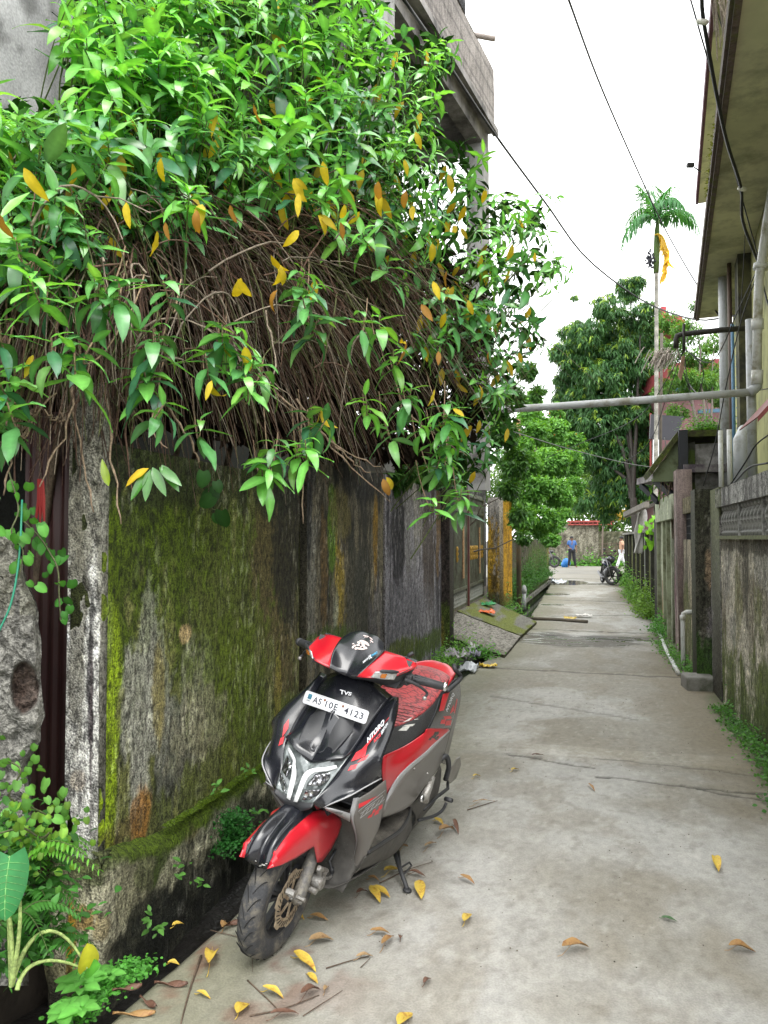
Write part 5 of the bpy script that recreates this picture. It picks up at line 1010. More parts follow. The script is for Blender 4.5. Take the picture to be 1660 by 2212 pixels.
weed('creeping_weed', E0, 1900, .017, .07, 'fine leaved creeping weed along the near left edge of the lane', (.08, .28, .04), .035)
for (u, v, L, lab) in [(140, 2190, .07, 'broad leaved weed with quilted leaves at the bottom left corner'), (165, 2150, .065, 'broad leaved weed rising above the creeping weed'), (235, 2098, .05, 'small broad leaved weed at the upper end of the creeping weed')]:
    t = thing('quilted_weed', tuple(onZ(u, v, .0)), lab, 'plant'); lfX = Leaves(); p = onZ(u, v, .05)
    for q in range(4 if L > .06 else 2):
        pp = p+rng.normal(0, .035, 3)*np.array([1, 1, .3]); ph = np.arange(6)*1.05+rng.uniform(0, 6); d = np.stack([np.cos(ph), np.sin(ph), np.full(6, .35)], -1); lfX.add(leaf_tpl(.4, .01, .2, .72, n=5), np.tile(pp, (6, 1))+d*.008, d, np.tile([0, -.2, 1.], (6, 1)), L*rng.uniform(.6, 1.1, 6), np.array([.13, .38, .07])*rng.uniform(.8, 1.2, (6, 1)), 1.4)
    lfX.build('leaves', M_small, t)
weed('ditch_plant', [onX(500, 1760, -1.93), onX(505, 1800, -1.93), onX(490, 1840, -1.92)], 1300, .02, .02, 'bushy small leaved plant growing from the plinth above the ditch', (.035, .15, .03), .05, cat='plant')
o = bpy.data.objects['ditch_plant']
for k_, (u, v, lab) in enumerate([(540, 1665, 'green sprig rooted on the mossy ledge behind the headlamp'), (465, 1700, 'tiny sprig on the mossy ledge'), (340, 2010, 'two leaved seedling in the dark ditch'), (395, 1880, 'seedling on the broken edge of the plinth'), (325, 1985, 'small seedling at the ditch bottom'), (425, 1905, 'seedling trailing near the front tyre'), (550, 1760, 'long sprig beside the red mudguard')]):
    p = onX(u, v, -1.9); t = Leaves(); n = 7; ph = rng.uniform(0, 6.28, n); d = np.stack([np.cos(ph)+.5, np.sin(ph)-.5, rng.uniform(0, .8, n)], -1); t.add(oval, p+rng.normal(0, .02, (n, 3)), d, np.tile([.4, -.5, 1.], (n, 1)), rng.uniform(.03, .055, n), np.array([.10, .26, .05])*rng.uniform(.7, 1.3, (n, 1)), 1.3)
    tag(t.build('seedling', M_small), lab, 'plant', 'seedlings on the plinth and in the ditch')
weed('ledge_moss', [onX(360, 1785, -1.99), onX(450, 1732, -1.99), onX(520, 1685, -1.99), onX(600, 1628, -1.99)], 6000, .008, .012, 'carpet of moss on the plinth ledge', (.09, .15, .01), .010, tpl=rnd_t, kind='stuff', cat='moss')
weed('gate_weed', [(-1.85, 8.8, -.1), (-1.8, 9.8, .0), (-1.75, 10.7, 0.0)], 2600, .028, .28, 'ferny weeds at the foot of the grey violet wall', (.10, .25, .03), .12)
weed('gate_weed', [(-1.45, 10.2, .0), (-1.3, 10.4, .0)], 260, .045, .12, 'leafy weed sprouting under the ramp slab', (.09, .26, .04), .08)
weed('pillar_weed', [(-1.9, 16.0, .15), (-1.75, 15.6, .15), (-1.35, 15.2, 0.0)], 1800, .04, .3, 'green weeds between the orange pillar and the mouldy pole', (.10, .26, .04), .14)
weed('wall_fern', [(-1.8, 18, .1), (-1.7, 22, .2), (-1.45, 28, .3)], 9000, .05, .5, 'mass of small ferns clothing the low mossy wall above the drain', (.045, .14, .02), .10, kind='stuff', cat='fern')
weed('edge_weed', [(1.17, 3.2, 0), (1.16, 4.4, 0), (1.15, 5.3, 0)], 2600, .026, .15, 'ferny green weeds along the right wall, nearest the camera', (.055, .18, .035), .07, grp='weeds along the right wall')
weed('edge_weed', [(1.15, 5.4, 0), (1.17, 6.6, 0), (1.17, 7.9, 0)], 2200, .024, .13, 'green weeds at the foot of the balustrade wall below its far post', (.07, .20, .03), .06, grp='weeds along the right wall')
weed('edge_weed', [(1.15, 9.6, 0), (1.08, 10.8, 0), (1.0, 12.6, 0)], 1900, .028, .16, 'weeds between the white standpipe and the lying pipe', (.08, .22, .03), .09, grp='weeds along the right wall')
weed('edge_weed', [(1.12, 13.0, 0), (1.12, 14.3, 0)], 1200, .035, .22, 'taller weeds at the foot of the pale green gate wall', (.08, .25, .04), .09, grp='weeds along the right wall')
weed('edge_weed', [(1.16, 15.8, 0), (1.12, 18.3, 0)], 3200, .05, .45, 'bushy yellow green weeds at the near end of the panel fence', (.12, .24, .03), .13, grp='weeds along the right wall')
weed('edge_weed', [(1.16, 19.5, 0), (1.14, 23.5, 0)], 3000, .06, .45, 'bushy weeds midway along the panel fence', (.12, .26, .04), .14, grp='weeds along the right wall')
weed('edge_weed', [(1.2, 25, 0), (1.22, 30.5, 0)], 2200, .07, .5, 'weeds behind the parked motorcycle at the far end of the fence', (.10, .25, .04), .15, grp='weeds along the right wall')
vine('fence_creeper', [onD(1418, 1120, 15.3), onD(1405, 1150, 15.3), onD(1415, 1170, 15.3), onD(1440, 1130, 14.8)], 60, .12, 'bright creeper spilling over the fence below the tin roof', (.18, .42, .05), sc=.10)
weed('roof_plant', [onD(1500, 936, 12.4), onD(1555, 932, 12.4)], 2200, .035, .45, 'bushy green plant growing on the mossy shed roof', (.09, .24, .03), .13, cat='plant')
vine('canopy_plant', [onD(1420, 1040, 12.6), onD(1450, 1070, 12.3), onD(1478, 1095, 12.2), onD(1440, 1060, 12.2)], 70, .10, 'narrow leaved plant hanging from the concrete canopy', (.07, .17, .03), tpl=oval, sc=.12)
weed('road_edge_grass', [(-3.5, 45.3, 0), (0, 45.3, 0), (4, 45.3, 0)], 3500, .14, .5, 'green growth along the foot of the end wall', (.08, .22, .03), .25, kind='stuff', cat='ground cover')
weed('corner_weed', [onD(-20, 1780, 2.75), onD(30, 1850, 2.72), onD(60, 1960, 2.68), onD(40, 2080, 2.62)], 900, .045, .05, 'mixed leafy weeds filling the corner below the broken stone pillar', (.05, .17, .03), .09, tpl=oval)
# moss tuft line on the eave edge
weed('eave_moss', [onZ(1536, 430, z1_+.05), onZ(1562, 250, z1_+.05)], 1500, .03, .05, 'tufts of yellow moss along the edge of the lower eave', (.16, .19, .03), .03, kind='stuff', cat='moss')
# ================= far end =================
ew = thing('end_wall', (0, 46, 0), 'mouldy grey end wall with a red tiled beam across the far road', 'wall')
wall_sheet((-2.4, 46), (.45, 46), 0, 2.5, .2, lambda P: paint(P, (.26, .245, .19), (.12, .11, .08), 111., [(.9, 1.4, .3, .6, (.05, .04, .03), .7, 1.1)]), .05, 'wall_panel', parent=ew)
wall_sheet((.45, 47.5), (6, 47.5), 0, 2.0, .2, lambda P: paint(P, (.10, .10, .06), (.04, .045, .02), 113., []), .1, 'side_wall', parent=ew)
m = MB(); m.box((.0, 45.9, 2.55), (2.6, .3, .10)); m.box((.0, 45.88, 2.38), (2.5, .2, .07))
for x in np.arange(-1.1, 1.2, .25): m.box((x, 45.86, 2.46), (.05, .2, .14))
m.build('red_beam', mat('faded_red_tile', (.30, .06, .05), .8, var=.4, scale=6), ew)
bf = thing('bamboo_fence', (1.4, 45, 0), 'woven bamboo stick fence at the far road beside the end wall', 'fence')
m = MB()
for i in range(16): x = .5+i*.14; m.tube([(x, 45.6, 0), (x+rng.normal(0, .05), 45.6, 1.35+rng.uniform(-.2, .2))], .018, 5)
m.build('upright', mat('dark_bamboo', (.07, .05, .035), .9, var=.4), bf)
m = MB()
for z in (.3, .55, .8, 1.05, 1.25): m.tube([(.4, 45.56, z), (1.5, 45.64, z+.05), (2.8, 45.56, z-.03)], .02, 5)
m.build('rail', bpy.data.materials['dark_bamboo'], bf)
m = MB(); m.tube([(.62, 45.0, 0), (.66, 45.0, 1.9), (.72, 45.0, 2.7)], .05, 6); tag(m.build('post', mat('grey_post', (.14, .11, .09), .9)), 'rough wooden post standing before the bamboo fence', 'post')
# pink house and signs behind the palm
ph = thing('pink_house', (6, 32, 0), 'dusty pink house with a dark red roof half hidden by trees', 'house')
a = onD(1440, 1000, 30.); b = onD(1600, 1000, 30.)
m = MB(); m.prism([onD(1455, 1150, 30), onD(1590, 1150, 30), onD(1590, 800, 30), onD(1458, 800, 30)], _f0*4); m.build('wall', mat('dusty_pink', (.24, .12, .13), .85, var=.2, scale=.8, dirt=(.2, .11, .11)), ph)
m = MB(); m.prism([onD(1450, 822, 29.6), onD(1600, 800, 29.6), onD(1600, 770, 29.6), onD(1455, 785, 29.6)], _f0*4.5); m.build('roof', mat('dark_red_roof', (.22, .035, .04), .7, var=.3), ph)
m = MB(); m.prism([onD(1462, 845, 29.7), onD(1575, 838, 29.7), onD(1575, 830, 29.7), onD(1462, 836, 29.7)], _f0*.1); m.prism([onD(1510, 893, 29.7), onD(1600, 888, 29.7), onD(1600, 880, 29.7), onD(1510, 885, 29.7)], _f0*.1); m.build('window_frame', mat('blue_trim', (.05, .12, .2), .6), ph)
m = MB(); m.prism([onD(1424, 700, 45), onD(1475, 692, 45), onD(1475, 684, 45), onD(1424, 680, 45)], _f0*2); m.prism([onD(1430, 684, 45), onD(1440, 684, 45), onD(1440, 662, 45), onD(1430, 662, 45)], _f0*.5); m.prism([onD(1424, 720, 45.2), onD(1480, 720, 45.2), onD(1480, 690, 45.2), onD(1424, 690, 45.2)], _f0*2)
o = m.build('far_roof', mat('far_red_roof', (.35, .05, .06), .8)); tag(o, 'red roof edge with a small chimney glimpsed right of the palm trunk', 'roof')
bn = thing('dark_banner', tuple(onD(1440, 920, 24)), 'blank black banner on poles in front of the pink house', 'sign')
m = MB(); m.prism([onD(1404, 948, 24), onD(1462, 952, 24), onD(1478, 900, 24), onD(1407, 895, 24)], _f0*.06); m.build('panel', mat('black_vinyl', (.022, .022, .03), .5), bn)
m = MB(); m.tube([onD(1406, 1020, 24.1), onD(1406, 893, 24.1)], .03, 5); m.build('pole', mat('red_iron', (.22, .03, .025), .6), bn)
m = MB(); m.prism([onD(1411, 1012, 23.6), onD(1424, 1000, 23.6), onD(1424, 950, 23.6), onD(1412, 950, 23.6)], _f0*.04); tag(m.build('white_board', mat('white_board', (.75, .78, .8), .5, var=.04)), 'narrow white board hanging below the black banner', 'sign')
polething('wooden_pole', [onD(1426, 1100, 17.), onD(1428, 900, 17.), onD(1430, 720, 17.)], .032, mat('dark_wood', (.10, .085, .07), .9, var=.3), 'thin dark wooden pole rising beside the palm trunk', 'pole')
# ---- people ----
def figure(name, loc, rz, label, top, bottom, skin=(.16, .08, .05), hair=(.01, .01, .01), s=1.0, pose=None, hold=None):
    t = thing(name, loc, label, 'person', M=Matrix.Translation(Vector(loc))@Matrix.Rotation(rz, 4, 'Z')@Matrix.Scale(s, 4))
    ms = mat(name+'_skin', skin, .6, var=.08); mt_ = mat(name+'_top', top, .85, var=.12, scale=9); mb_ = mat(name+'_bottom', bottom, .85, var=.15, scale=9)
    p = pose or {}
    # body: one skinned surface over a joint graph
    J = {'pel': (0, 0, .93), 'chest': (0, 0, 1.25), 'neck': (0, 0, 1.43), 'head': (0, -.01, 1.50), 'crown': (0, -.01, 1.60),
         'shl': (.17, 0, 1.38), 'ell': p.get('ell', (.24, .02, 1.12)), 'wrl': p.get('wrl', (.23, -.06, .88)), 'hal': p.get('hal', (.23, -.08, .80)),
         'shr': (-.17, 0, 1.38), 'elr': p.get('elr', (-.24, .02, 1.12)), 'wrr': p.get('wrr', (-.23, -.06, .88)), 'har': p.get('har', (-.23, -.08, .80)),
         'hil': (.09, 0, .90), 'knl': p.get('knl', (.11, -.02, .50)), 'anl': p.get('anl', (.12, .02, .08)), 'tol': p.get('tol', (.14, -.14, .03)),
         'hir': (-.09, 0, .90), 'knr': p.get('knr', (-.11, -.02, .50)), 'anr': p.get('anr', (-.12, .02, .08)), 'tor': p.get('tor', (-.14, -.14, .03))}
    Rr = dict(pel=.13, chest=.15, neck=.055, head=.085, crown=.085, shl=.07, ell=.042, wrl=.028, hal=.03, shr=.07, elr=.042, wrr=.028, har=.03, hil=.09, knl=.058, anl=.038, tol=.035, hir=.09, knr=.058, anr=.038, tor=.035)
    E_ = [('pel', 'chest'), ('chest', 'neck'), ('neck', 'head'), ('head', 'crown'), ('chest', 'shl'), ('shl', 'ell'), ('ell', 'wrl'), ('wrl', 'hal'), ('chest', 'shr'), ('shr', 'elr'), ('elr', 'wrr'), ('wrr', 'har'), ('pel', 'hil'), ('hil', 'knl'), ('knl', 'anl'), ('anl', 'tol'), ('pel', 'hir'), ('hir', 'knr'), ('knr', 'anr'), ('anr', 'tor')]
    def skinmesh(nm, keys, edges, rad, mm, inflate=0.):
        me = bpy.data.meshes.new(nm); ks = list(keys); me.from_pydata([J[k] for k in ks], [(ks.index(a), ks.index(b)) for a, b in edges], []); me.materials.append(mm)
        o = bpy.data.objects.new(nm, me); S.collection.objects.link(o); o.modifiers.new('Skin', 'SKIN'); sv = me.skin_vertices[0].data
        for i, k in enumerate(ks): sv[i].radius = (rad[k]+inflate, (rad[k]+inflate)*(.75 if k in ('chest', 'pel') else 1)); sv[i].use_root = (i == 0)
        u_ = o.modifiers.new('Sub', 'SUBSURF'); u_.levels = u_.render_levels = 1
        dg = bpy.context.evaluated_depsgraph_get(); dg.update(); me2 = bpy.data.meshes.new_from_object(o.evaluated_get(dg)); bpy.data.objects.remove(o)
        o2 = bpy.data.objects.new(nm, me2); S.collection.objects.link(o2); o2.parent = t; me2.polygons.foreach_set('use_smooth', [True]*len(me2.polygons))
        if not me2.materials: me2.materials.append(mm)
        return o2
    skinmesh('body', J.keys(), E_, Rr, ms)
    up = ['chest', 'pel', 'shl', 'ell', 'shr', 'elr']; J2 = dict(J)
    for a, b, k in (('shl', 'ell', 'slv'), ('shr', 'elr', 'srv')): J[k] = tuple(np.array(J[a])*.25+np.array(J[b])*.75); Rr[k] = .062
    Rr['chest'] += .01; J['hem'] = (0, 0, .86); Rr['hem'] = .15
    skinmesh('shirt', ['chest', 'pel', 'hem', 'shl', 'slv', 'shr', 'srv'], [('chest', 'pel'), ('pel', 'hem'), ('chest', 'shl'), ('shl', 'slv'), ('chest', 'shr'), ('shr', 'srv')], Rr, mt_, .018)
    Rr.update(knl=.075, knr=.075, anl=.065, anr=.065, hil=.105, hir=.105)
    skinmesh('trousers', ['pel', 'hil', 'knl', 'anl', 'hir', 'knr', 'anr'], [('pel', 'hil'), ('hil', 'knl'), ('knl', 'anl'), ('pel', 'hir'), ('hir', 'knr'), ('knr', 'anr')], Rr, mb_, .01)
    m = MB(); m.ball((0, .015, 1.60), .108, 12, (1, 1, .85)); m.build('hair', mat(name+'_hair', hair, .6), t, True, local=True)
    m = MB(); m.tube([(0, -.10, 1.55), (0, -.125, 1.52)], [.012, .016], 5)
    for sx in (-1, 1): m.ball((sx*.095, 0, 1.53), .02, 6)
    m.build('face', ms, t, True, local=True)
    return t
mp_ = onZ(1236, 1222.5, .0); mp_ = onY(1236, 1222.5, 42.5); mp_[2] = .02
figure('person', tuple(mp_), R(15), 'man in blue shirt and dark trousers standing at the far road, looking aside', (.045, .12, .32), (.012, .013, .018), pose=dict(knl=(.12, -.02, .5), anl=(.20, .0, .08), tol=(.24, -.13, .03), knr=(-.12, -.02, .5), anr=(-.18, 0, .08), tor=(-.22, -.13, .03), elr=(-.2, .02, 1.13), wrr=(-.08, -.16, 1.0), har=(-.02, -.18, 1.0)))
pp = onY(1344, 1233, 41.5); pp[2] = .02
figure('person', tuple(pp), R(-80), 'person in peach shirt and white trousers walking behind the fence end', (.55, .33, .22), (.62, .63, .66), pose=dict(knl=(.1, -.12, .52), anl=(.1, -.28, .09), tol=(.1, -.44, .05), knr=(-.1, .05, .5), anr=(-.1, .25, .12), tor=(-.1, .14, .03)))
m = MB(); p = onY(1224, 1220, 43.2); p[2] = .25; m.ball(p, .27, 10, (.9, .8, .95)); m.ball(p+(-.1, 0, -.1), .2, 8); tag(m.build('bag', mat('blue_plastic', (.02, .17, .5), .4), smooth=True), 'blue plastic bag on the ground beside the man', 'bag')
# ---- parked motorcycle ----
def bike(name, u, v, Y, rz, steer, label, cols, scale=1., group=None):
    p = onY(u, v, Y); p[2] = .02
    M = Matrix.Translation(Vector(p))@Matrix.Rotation(rz, 4, 'Z')@Matrix.Rotation(R(-7), 4, 'Y' if False else 'X')@Matrix.Scale(scale, 4)
    t = thing(name, p, label, 'motorcycle', group, M=M)
    blk = mat(name+'_black', (.012, .012, .014), .35, coat=.5); tyr = mat(name+'_tyre', (.03, .03, .03), .85); alu = mat(name+'_metal', (.16, .16, .17), .45, .8); bod = mat(name+'_body', cols, .25, coat=.6)
    # x forward; front contact at origin
    Sx = Matrix.Translation((-.10, 0, 0))
    def wheel(c, ax, nm):
        o = MB(); o.lathe([(.22, -.035), (.27, -.045), (.30, -.02), (.305, 0), (.30, .02), (.27, .045), (.22, .035)], c, ax, 28); w_ = o.build(nm, tyr, t, True, local=True)
        q = MB(); q.lathe([(.22, -.03), (.19, -.02), (.19, .02), (.22, .03)], c, ax, 28); x, y, z = basis(ax)
        for k in range(6): a = k*math.pi/3; d = math.cos(a)*x+math.sin(a)*y; q.bar(np.array(c), np.array(c)+d*.2, .03, .02, z)
        q.tube([np.array(c)-np.array(z)*.05, np.array(c)+np.array(z)*.05], .04, 8); q.build('rim', blk, w_, local=True); return w_
    ax = np.array([math.sin(steer), math.cos(steer), 0]); ax = np.array([-math.sin(steer), math.cos(steer), 0]); fw = np.array([math.cos(steer), math.sin(steer), 0])
    wheel((0, 0, .305), ax, 'front_wheel'); wheel((-1.3, 0, .305), (0, 1, 0), 'rear_wheel')
    m = MB()
    for s in (-1, 1): o = ax*s*.09; m.tube([np.array([0, 0, .305])+o, np.array([0, 0, .9])-fw*.28+o], .022, 7)
    m.build('fork', alu, t, True, local=True)
    m = MB(); m.lathe([(.325, -.06), (.335, 0), (.325, .06)], (0, 0, .305), ax, 14, arc=(0, 6.28*.42)); 
    m2 = MB(); ang = np.linspace(.1, 2.4, 12)
    V = []
    for a in ang:
        for h in (-.065, 0, .065): V.append(np.array([0, 0, .305])+fw*math.cos(a)*.335+np.array([0, 0, math.sin(a)*.335])+ax*h-np.array([0, 0, abs(h)*.3]))
    m2.add(V, [(i*3+j, i*3+j+1, i*3+j+4, i*3+j+3) for i in range(11) for j in range(2)]); m2.build('front_mudguard', blk, t, True, local=True).modifiers.new('s', 'SOLIDIFY').thickness = .008
    m = MB(); m.tube([np.array([0, 0, .95])-fw*.28-ax*.34, np.array([0, 0, .98])-fw*.27-ax*.12, np.array([0, 0, .98])-fw*.27+ax*.12, np.array([0, 0, .95])-fw*.28+ax*.34], .015, 7)
    for s in (-1, 1): m.tube([np.array([0, 0, .98])-fw*.27+ax*s*.2, np.array([0, 0, 1.14])-fw*.22+ax*s*.3], .006, 5)
    m.build('handlebar', blk, t, True, local=True)
    m = MB()
    for s in (-1, 1): m.ball(np.array([0, 0, 1.16])-fw*.22+ax*s*.3, .055, 8, (.4, 1, .7))
    m.build('mirror', blk, t, True, local=True)
    m = MB(); m.lathe([(0, .14), (.06, .13), (.085, .06), (.07, -.05), (0, -.08)], np.array([0, 0, .85])-fw*.20, fw, 12); h = m.build('headlamp', blk, t, True, local=True)
    m = MB(); m.lathe([(0, .150), (.07, .13)], np.array([0, 0, .85])-fw*.20, fw, 12); m.build('lens', alu, h, True, local=True)
    def loft(rows, nm, mm):
        m = MB(); V = []; 
        for (x, z, w_, h_) in rows: V += [(x, w_*math.cos(a), z+h_*math.sin(a)) for a in np.linspace(0, 2*math.pi, 13)[:-1]]
        n = len(rows); m.add(V, [(i*12+j, i*12+(j+1) % 12, (i+1)*12+(j+1) % 12, (i+1)*12+j) for i in range(n-1) for j in range(12)]+[tuple(range(12))[::-1], tuple(range((n-1)*12, n*12))]); return m.build(nm, mm, t, True, local=True)
    loft([(-.28, .80, .06, .08), (-.38, .85, .13, .11), (-.55, .84, .14, .12), (-.75, .76, .09, .07)], 'fuel_tank', bod)
    loft([(-.72, .76, .09, .04), (-.95, .77, .13, .05), (-1.2, .80, .12, .05), (-1.5, .86, .06, .03)], 'seat', blk)
    loft([(-.9, .66, .09, .07), (-1.2, .70, .10, .07), (-1.55, .78, .05, .04)], 'tail_panel', bod)
    loft([(-.42, .42, .10, .14), (-.55, .42, .15, .18), (-.75, .40, .14, .15), (-.85, .42, .08, .1)], 'engine', alu)
    m = MB(); m.tube([(-.5, -.12, .4), (-.45, -.14, .22), (-.8, -.15, .2), (-1.35, -.17, .38)], [.03, .03, .04, .05], 8); m.build('exhaust', alu, t, True, local=True)
    m = MB(); m.tube([(-.25, 0, .85), (-.45, 0, .55), (-.5, 0, .25), (-.9, 0, .3), (-.95, 0, .65)], .025, 6)
    for s in (-1, 1): m.tube([(-.85, s*.1, .38), (-1.3, s*.1, .305)], .02, 6); m.tube([(-1.28, s*.1, .33), (-1.1, s*.12, .68)], .022, 6)
    m.build('frame', blk, t, local=True)
    return t
bike('motorcycle', 1321, 1256, 27.0, R(-78), R(42), 'black motorcycle parked at the right, its front wheel towards the camera', (.03, .035, .09), 1.0)
bike('motorcycle', 1198, 1223, 42.0, R(-12), R(0), 'red motorcycle mostly hidden behind the hedge, only a wheel showing', (.35, .02, .02), 1.0)
# ---- wires ----
M_wire = mat('black_cable', (.012, .012, .014), .6); M_wireg = mat('grey_cable', (.10, .10, .10), .6)
def sag(P, n=24, s=0.0):
    P = [np.asarray(p, float) for p in P]; Q = cr(np.array(P), n) if len(P) > 2 else np.array([P[0]+(P[1]-P[0])*t for t in np.linspace(0, 1, n)])
    if len(P) == 2: t = np.linspace(0, 1, n); Q[:, 2] -= s*4*t*(1-t)
    return Q
def wire(pts, r, label, mt=M_wire, s=0., name='cable', grp='overhead cables'):
    m = MB(); m.tube(sag(pts, 30, s), r, 5); return tag(m.build(name, mt, smooth=True), label, 'cable', grp)
wire([onD(866, -10, 6.5), onD(960, 125, 8), onD(1066, 285, 9.8), onD(1180, 440, 12), onD(1270, 560, 14), onD(1390, 650, 16), onD(1500, 690, 14), onD(1600, 680, 11)], .016, 'thick black cable running down from the concrete building across the lane')
wire([onD(1222, -20, 10), onD(1300, 190, 13), onD(1390, 395, 17), onD(1440, 500, 19), onD(1500, 605, 16), onD(1560, 690, 12)], .016, 'black cable passing in front of the palm crown')
wire([onD(1517, -10, 5.5), onD(1521, 45, 5.7), onD(1548, 200, 6.2), (onD(1572, 310, 6.8)), onD(1602, 408, 7.6), onD(1606, 480, 8.), onD(1640, 570, 8.8)], .016, 'heavy twisted service cable threaded through white insulators')
wire([onD(1490, -10, 6), onD(1510, 60, 6), onD(1535, 150, 6.5), onD(1570, 300, 7), onD(1598, 408, 7.8), onD(1640, 560, 8.8)], .007, 'thin cable running beside the heavy service cable')
wire([onD(1605, -10, 6), onD(1570, 300, 8), onD(1530, 500, 10), onD(1500, 680, 13), onD(1478, 750, 10.6)], .008, 'thin black cable dropping from the upper eave to the iron rod')
wire([onD(1478, 760, 10.5), onD(1490, 830, 11), onD(1530, 860, 10), onD(1600, 850, 9), onD(1660, 840, 8)], .006, 'slack grey cable behind the overhead pipe', M_wireg)
wire([onD(1478, 755, 10.5), onD(1540, 780, 10), onD(1600, 660, 9.4), onD(1640, 575, 8.9)], .007, 'cable rising from the iron rod to the wall insulator')
wire([onD(1640, 575, 8.9), onD(1655, 640, 8.4), onD(1675, 700, 8.)], .010, 'cable leaving the wall insulator to the right')
wire([onD(1100, 930, 12), onD(1230, 970, 18), onD(1350, 1000, 22), onD(1412, 1010, 23.5)], .010, 'grey wire crossing in front of the dark tree', M_wireg)
wire([onD(1478, 760, 10.5), onD(1380, 900, 14), onD(1250, 960, 16), onD(1180, 990, 17)], .007, 'thin wire slanting from the iron rod towards the hedge')
wire([onD(1465, 1000, 11.8), onD(1480, 1060, 11.6), onD(1500, 1095, 10.8), onD(1540, 1090, 10), onD(1570, 1000, 9.8)], .008, 'slack cable looping over the shed pillar', M_wireg)
wire([onD(1436, 945, 11.9), onD(1448, 1010, 11.7), onD(1468, 1110, 11.4), onD(1475, 1160, 11.4), onD(1464, 1175, 11.4), onD(1458, 1130, 11.4)], .007, 'looped cable hanging in front of the door post', M_wireg)
wire([onD(1425, 985, 12), onD(1440, 1060, 11.6), onD(1470, 1130, 11.4)], .007, 'brown root like cable beside the looped cable', mat('brown_cable', (.14, .10, .07), .8))
wire([onD(1550, 1080, 8.6), onD(1590, 1040, 8.2), (onD(1620, 1010, 8.)), onD(1660, 1000, 7.6)], .010, 'bundle of cable lying over the coping at the right edge', M_wireg)
wire([onD(1560, 1075, 8.4), onD(1610, 1000, 8.2), onD(1635, 960, 8.), onD(1675, 930, 7.6)], .008, 'dark cable rising over the coping at the right edge')
wire([onD(1640, 580, 8.8), onD(1600, 700, 9), onD(1570, 830, 9.2), onD(1545, 960, 9.4), onD(1520, 1050, 9.8)], .007, 'cable falling along the olive wall to the shed')
wire([onD(1540, -10, 7), onD(1590, 180, 8), onD(1612, 420, 9), onD(1600, 700, 10)], .005, 'fine cable hanging close to the olive wall above the pipes')
wire([onD(1475, 760, 10.5), onD(1440, 860, 12), onD(1400, 960, 13), onD(1330, 1010, 15)], .006, 'thin cable dropping from the iron rod past the palm trunk')
wire([onD(1480, 752, 10.5), onD(1520, 800, 10.2), onD(1500, 860, 10.4), onD(1476, 800, 10.5)], .006, 'small loop of cable coiled at the iron rod')
wire([onD(-5, 1370, 2.7), onD(25, 1300, 2.72), onD(42, 1200, 2.75), onD(48, 1080, 2.8)], .004, 'green wire hanging in front of the broken stone pillar', mat('green_wire', (.02, .22, .13), .5))
for (u, v, d, lab) in [(1518, 47, 5.7, 'uppermost white ring insulator on the service cable'), (1604, 408, 7.6, 'middle white ring insulator on the service cable'), (1641, 573, 8.8, 'lowest white ring insulator beside the wall')]:
    m = MB(); prof_ = [(.030*1.+.016*math.cos(a), .02*math.sin(a)) for a in np.linspace(0, 2*math.pi, 9)[:-1]]; m.lathe(prof_, onD(u, v, d), (.25, -.5, .8), 16, close=True); tag(m.build('insulator', mat('porcelain', (.7, .68, .62), .3) if 'porcelain' not in bpy.data.materials else bpy.data.materials['porcelain'], smooth=True), lab, 'insulator')
cb = thing('cctv_camera', tuple(onD(1497, 362, 9.)), 'small camera on a thin arm sticking out from the eave against the sky', 'camera')
m = MB(); m.tube([onD(1515, 372, 9), onD(1500, 361, 9)], .008, 5); m.build('arm', M_wire, cb); m = MB(); m.box(onD(1492, 357, 9), (.08, .05, .04), ax=[_r, _f0, (0, 0, 1)]); m.build('housing', M_wire, cb)
# dead palm frond strands caught on the roof edge, and the grey thatch on the pole
def strands(name, c, n, L, lab, d, w_=(20, 8), col=(.32, .27, .22), dirv=(.1, 0, -1)):
    m = MB(); m.col = col
    for i in range(n): p = onD(c[0]+rng.normal(0, w_[0]), c[1]+rng.normal(0, w_[1]), d+rng.normal(0, .05)); l = L*rng.uniform(.4, 1.1); e_ = p+np.array(dirv)*l+rng.normal(0, .08, 3)*L; m.col = tuple(np.array(col)*rng.uniform(.6, 1.3)); m.tube(bez(p, p+(0, 0, .05), (p+e_)/2+(0, 0, .04), e_, 6), .004*d/6, 3, False)
    return tag(m.build(name, M_twig, smooth=True, cols=True), lab, 'dead fronds')
strands('dry_frond', (1570, -5), 60, .5, 'tattered dry palm fibres dangling from the upper eave', 6.6, (16, 30))
strands('dry_frond', (1438, 762), 70, .42, 'clump of dry grey fibres caught on the wooden pole', 16.4, (16, 5), (.25, .22, .19), (-.45, 0, -.75))
strands('dry_creeper', (1452, 1010), 26, 1.1, 'dry brown creeper strands hanging from the canopy', 11.7, (8, 20), (.22, .17, .12))
m = MB(); m.prism([onD(1474, 770, 10.4), onD(1480, 768, 10.4), onD(1478, 800, 10.4), onD(1472, 822, 10.4), onD(1466, 812, 10.4)], _f0*.02); tag(m.build('torn_cloth', mat('brown_rag', (.35, .22, .16), .9, var=.3)), 'torn brown cloth dangling from the iron rod', 'cloth')
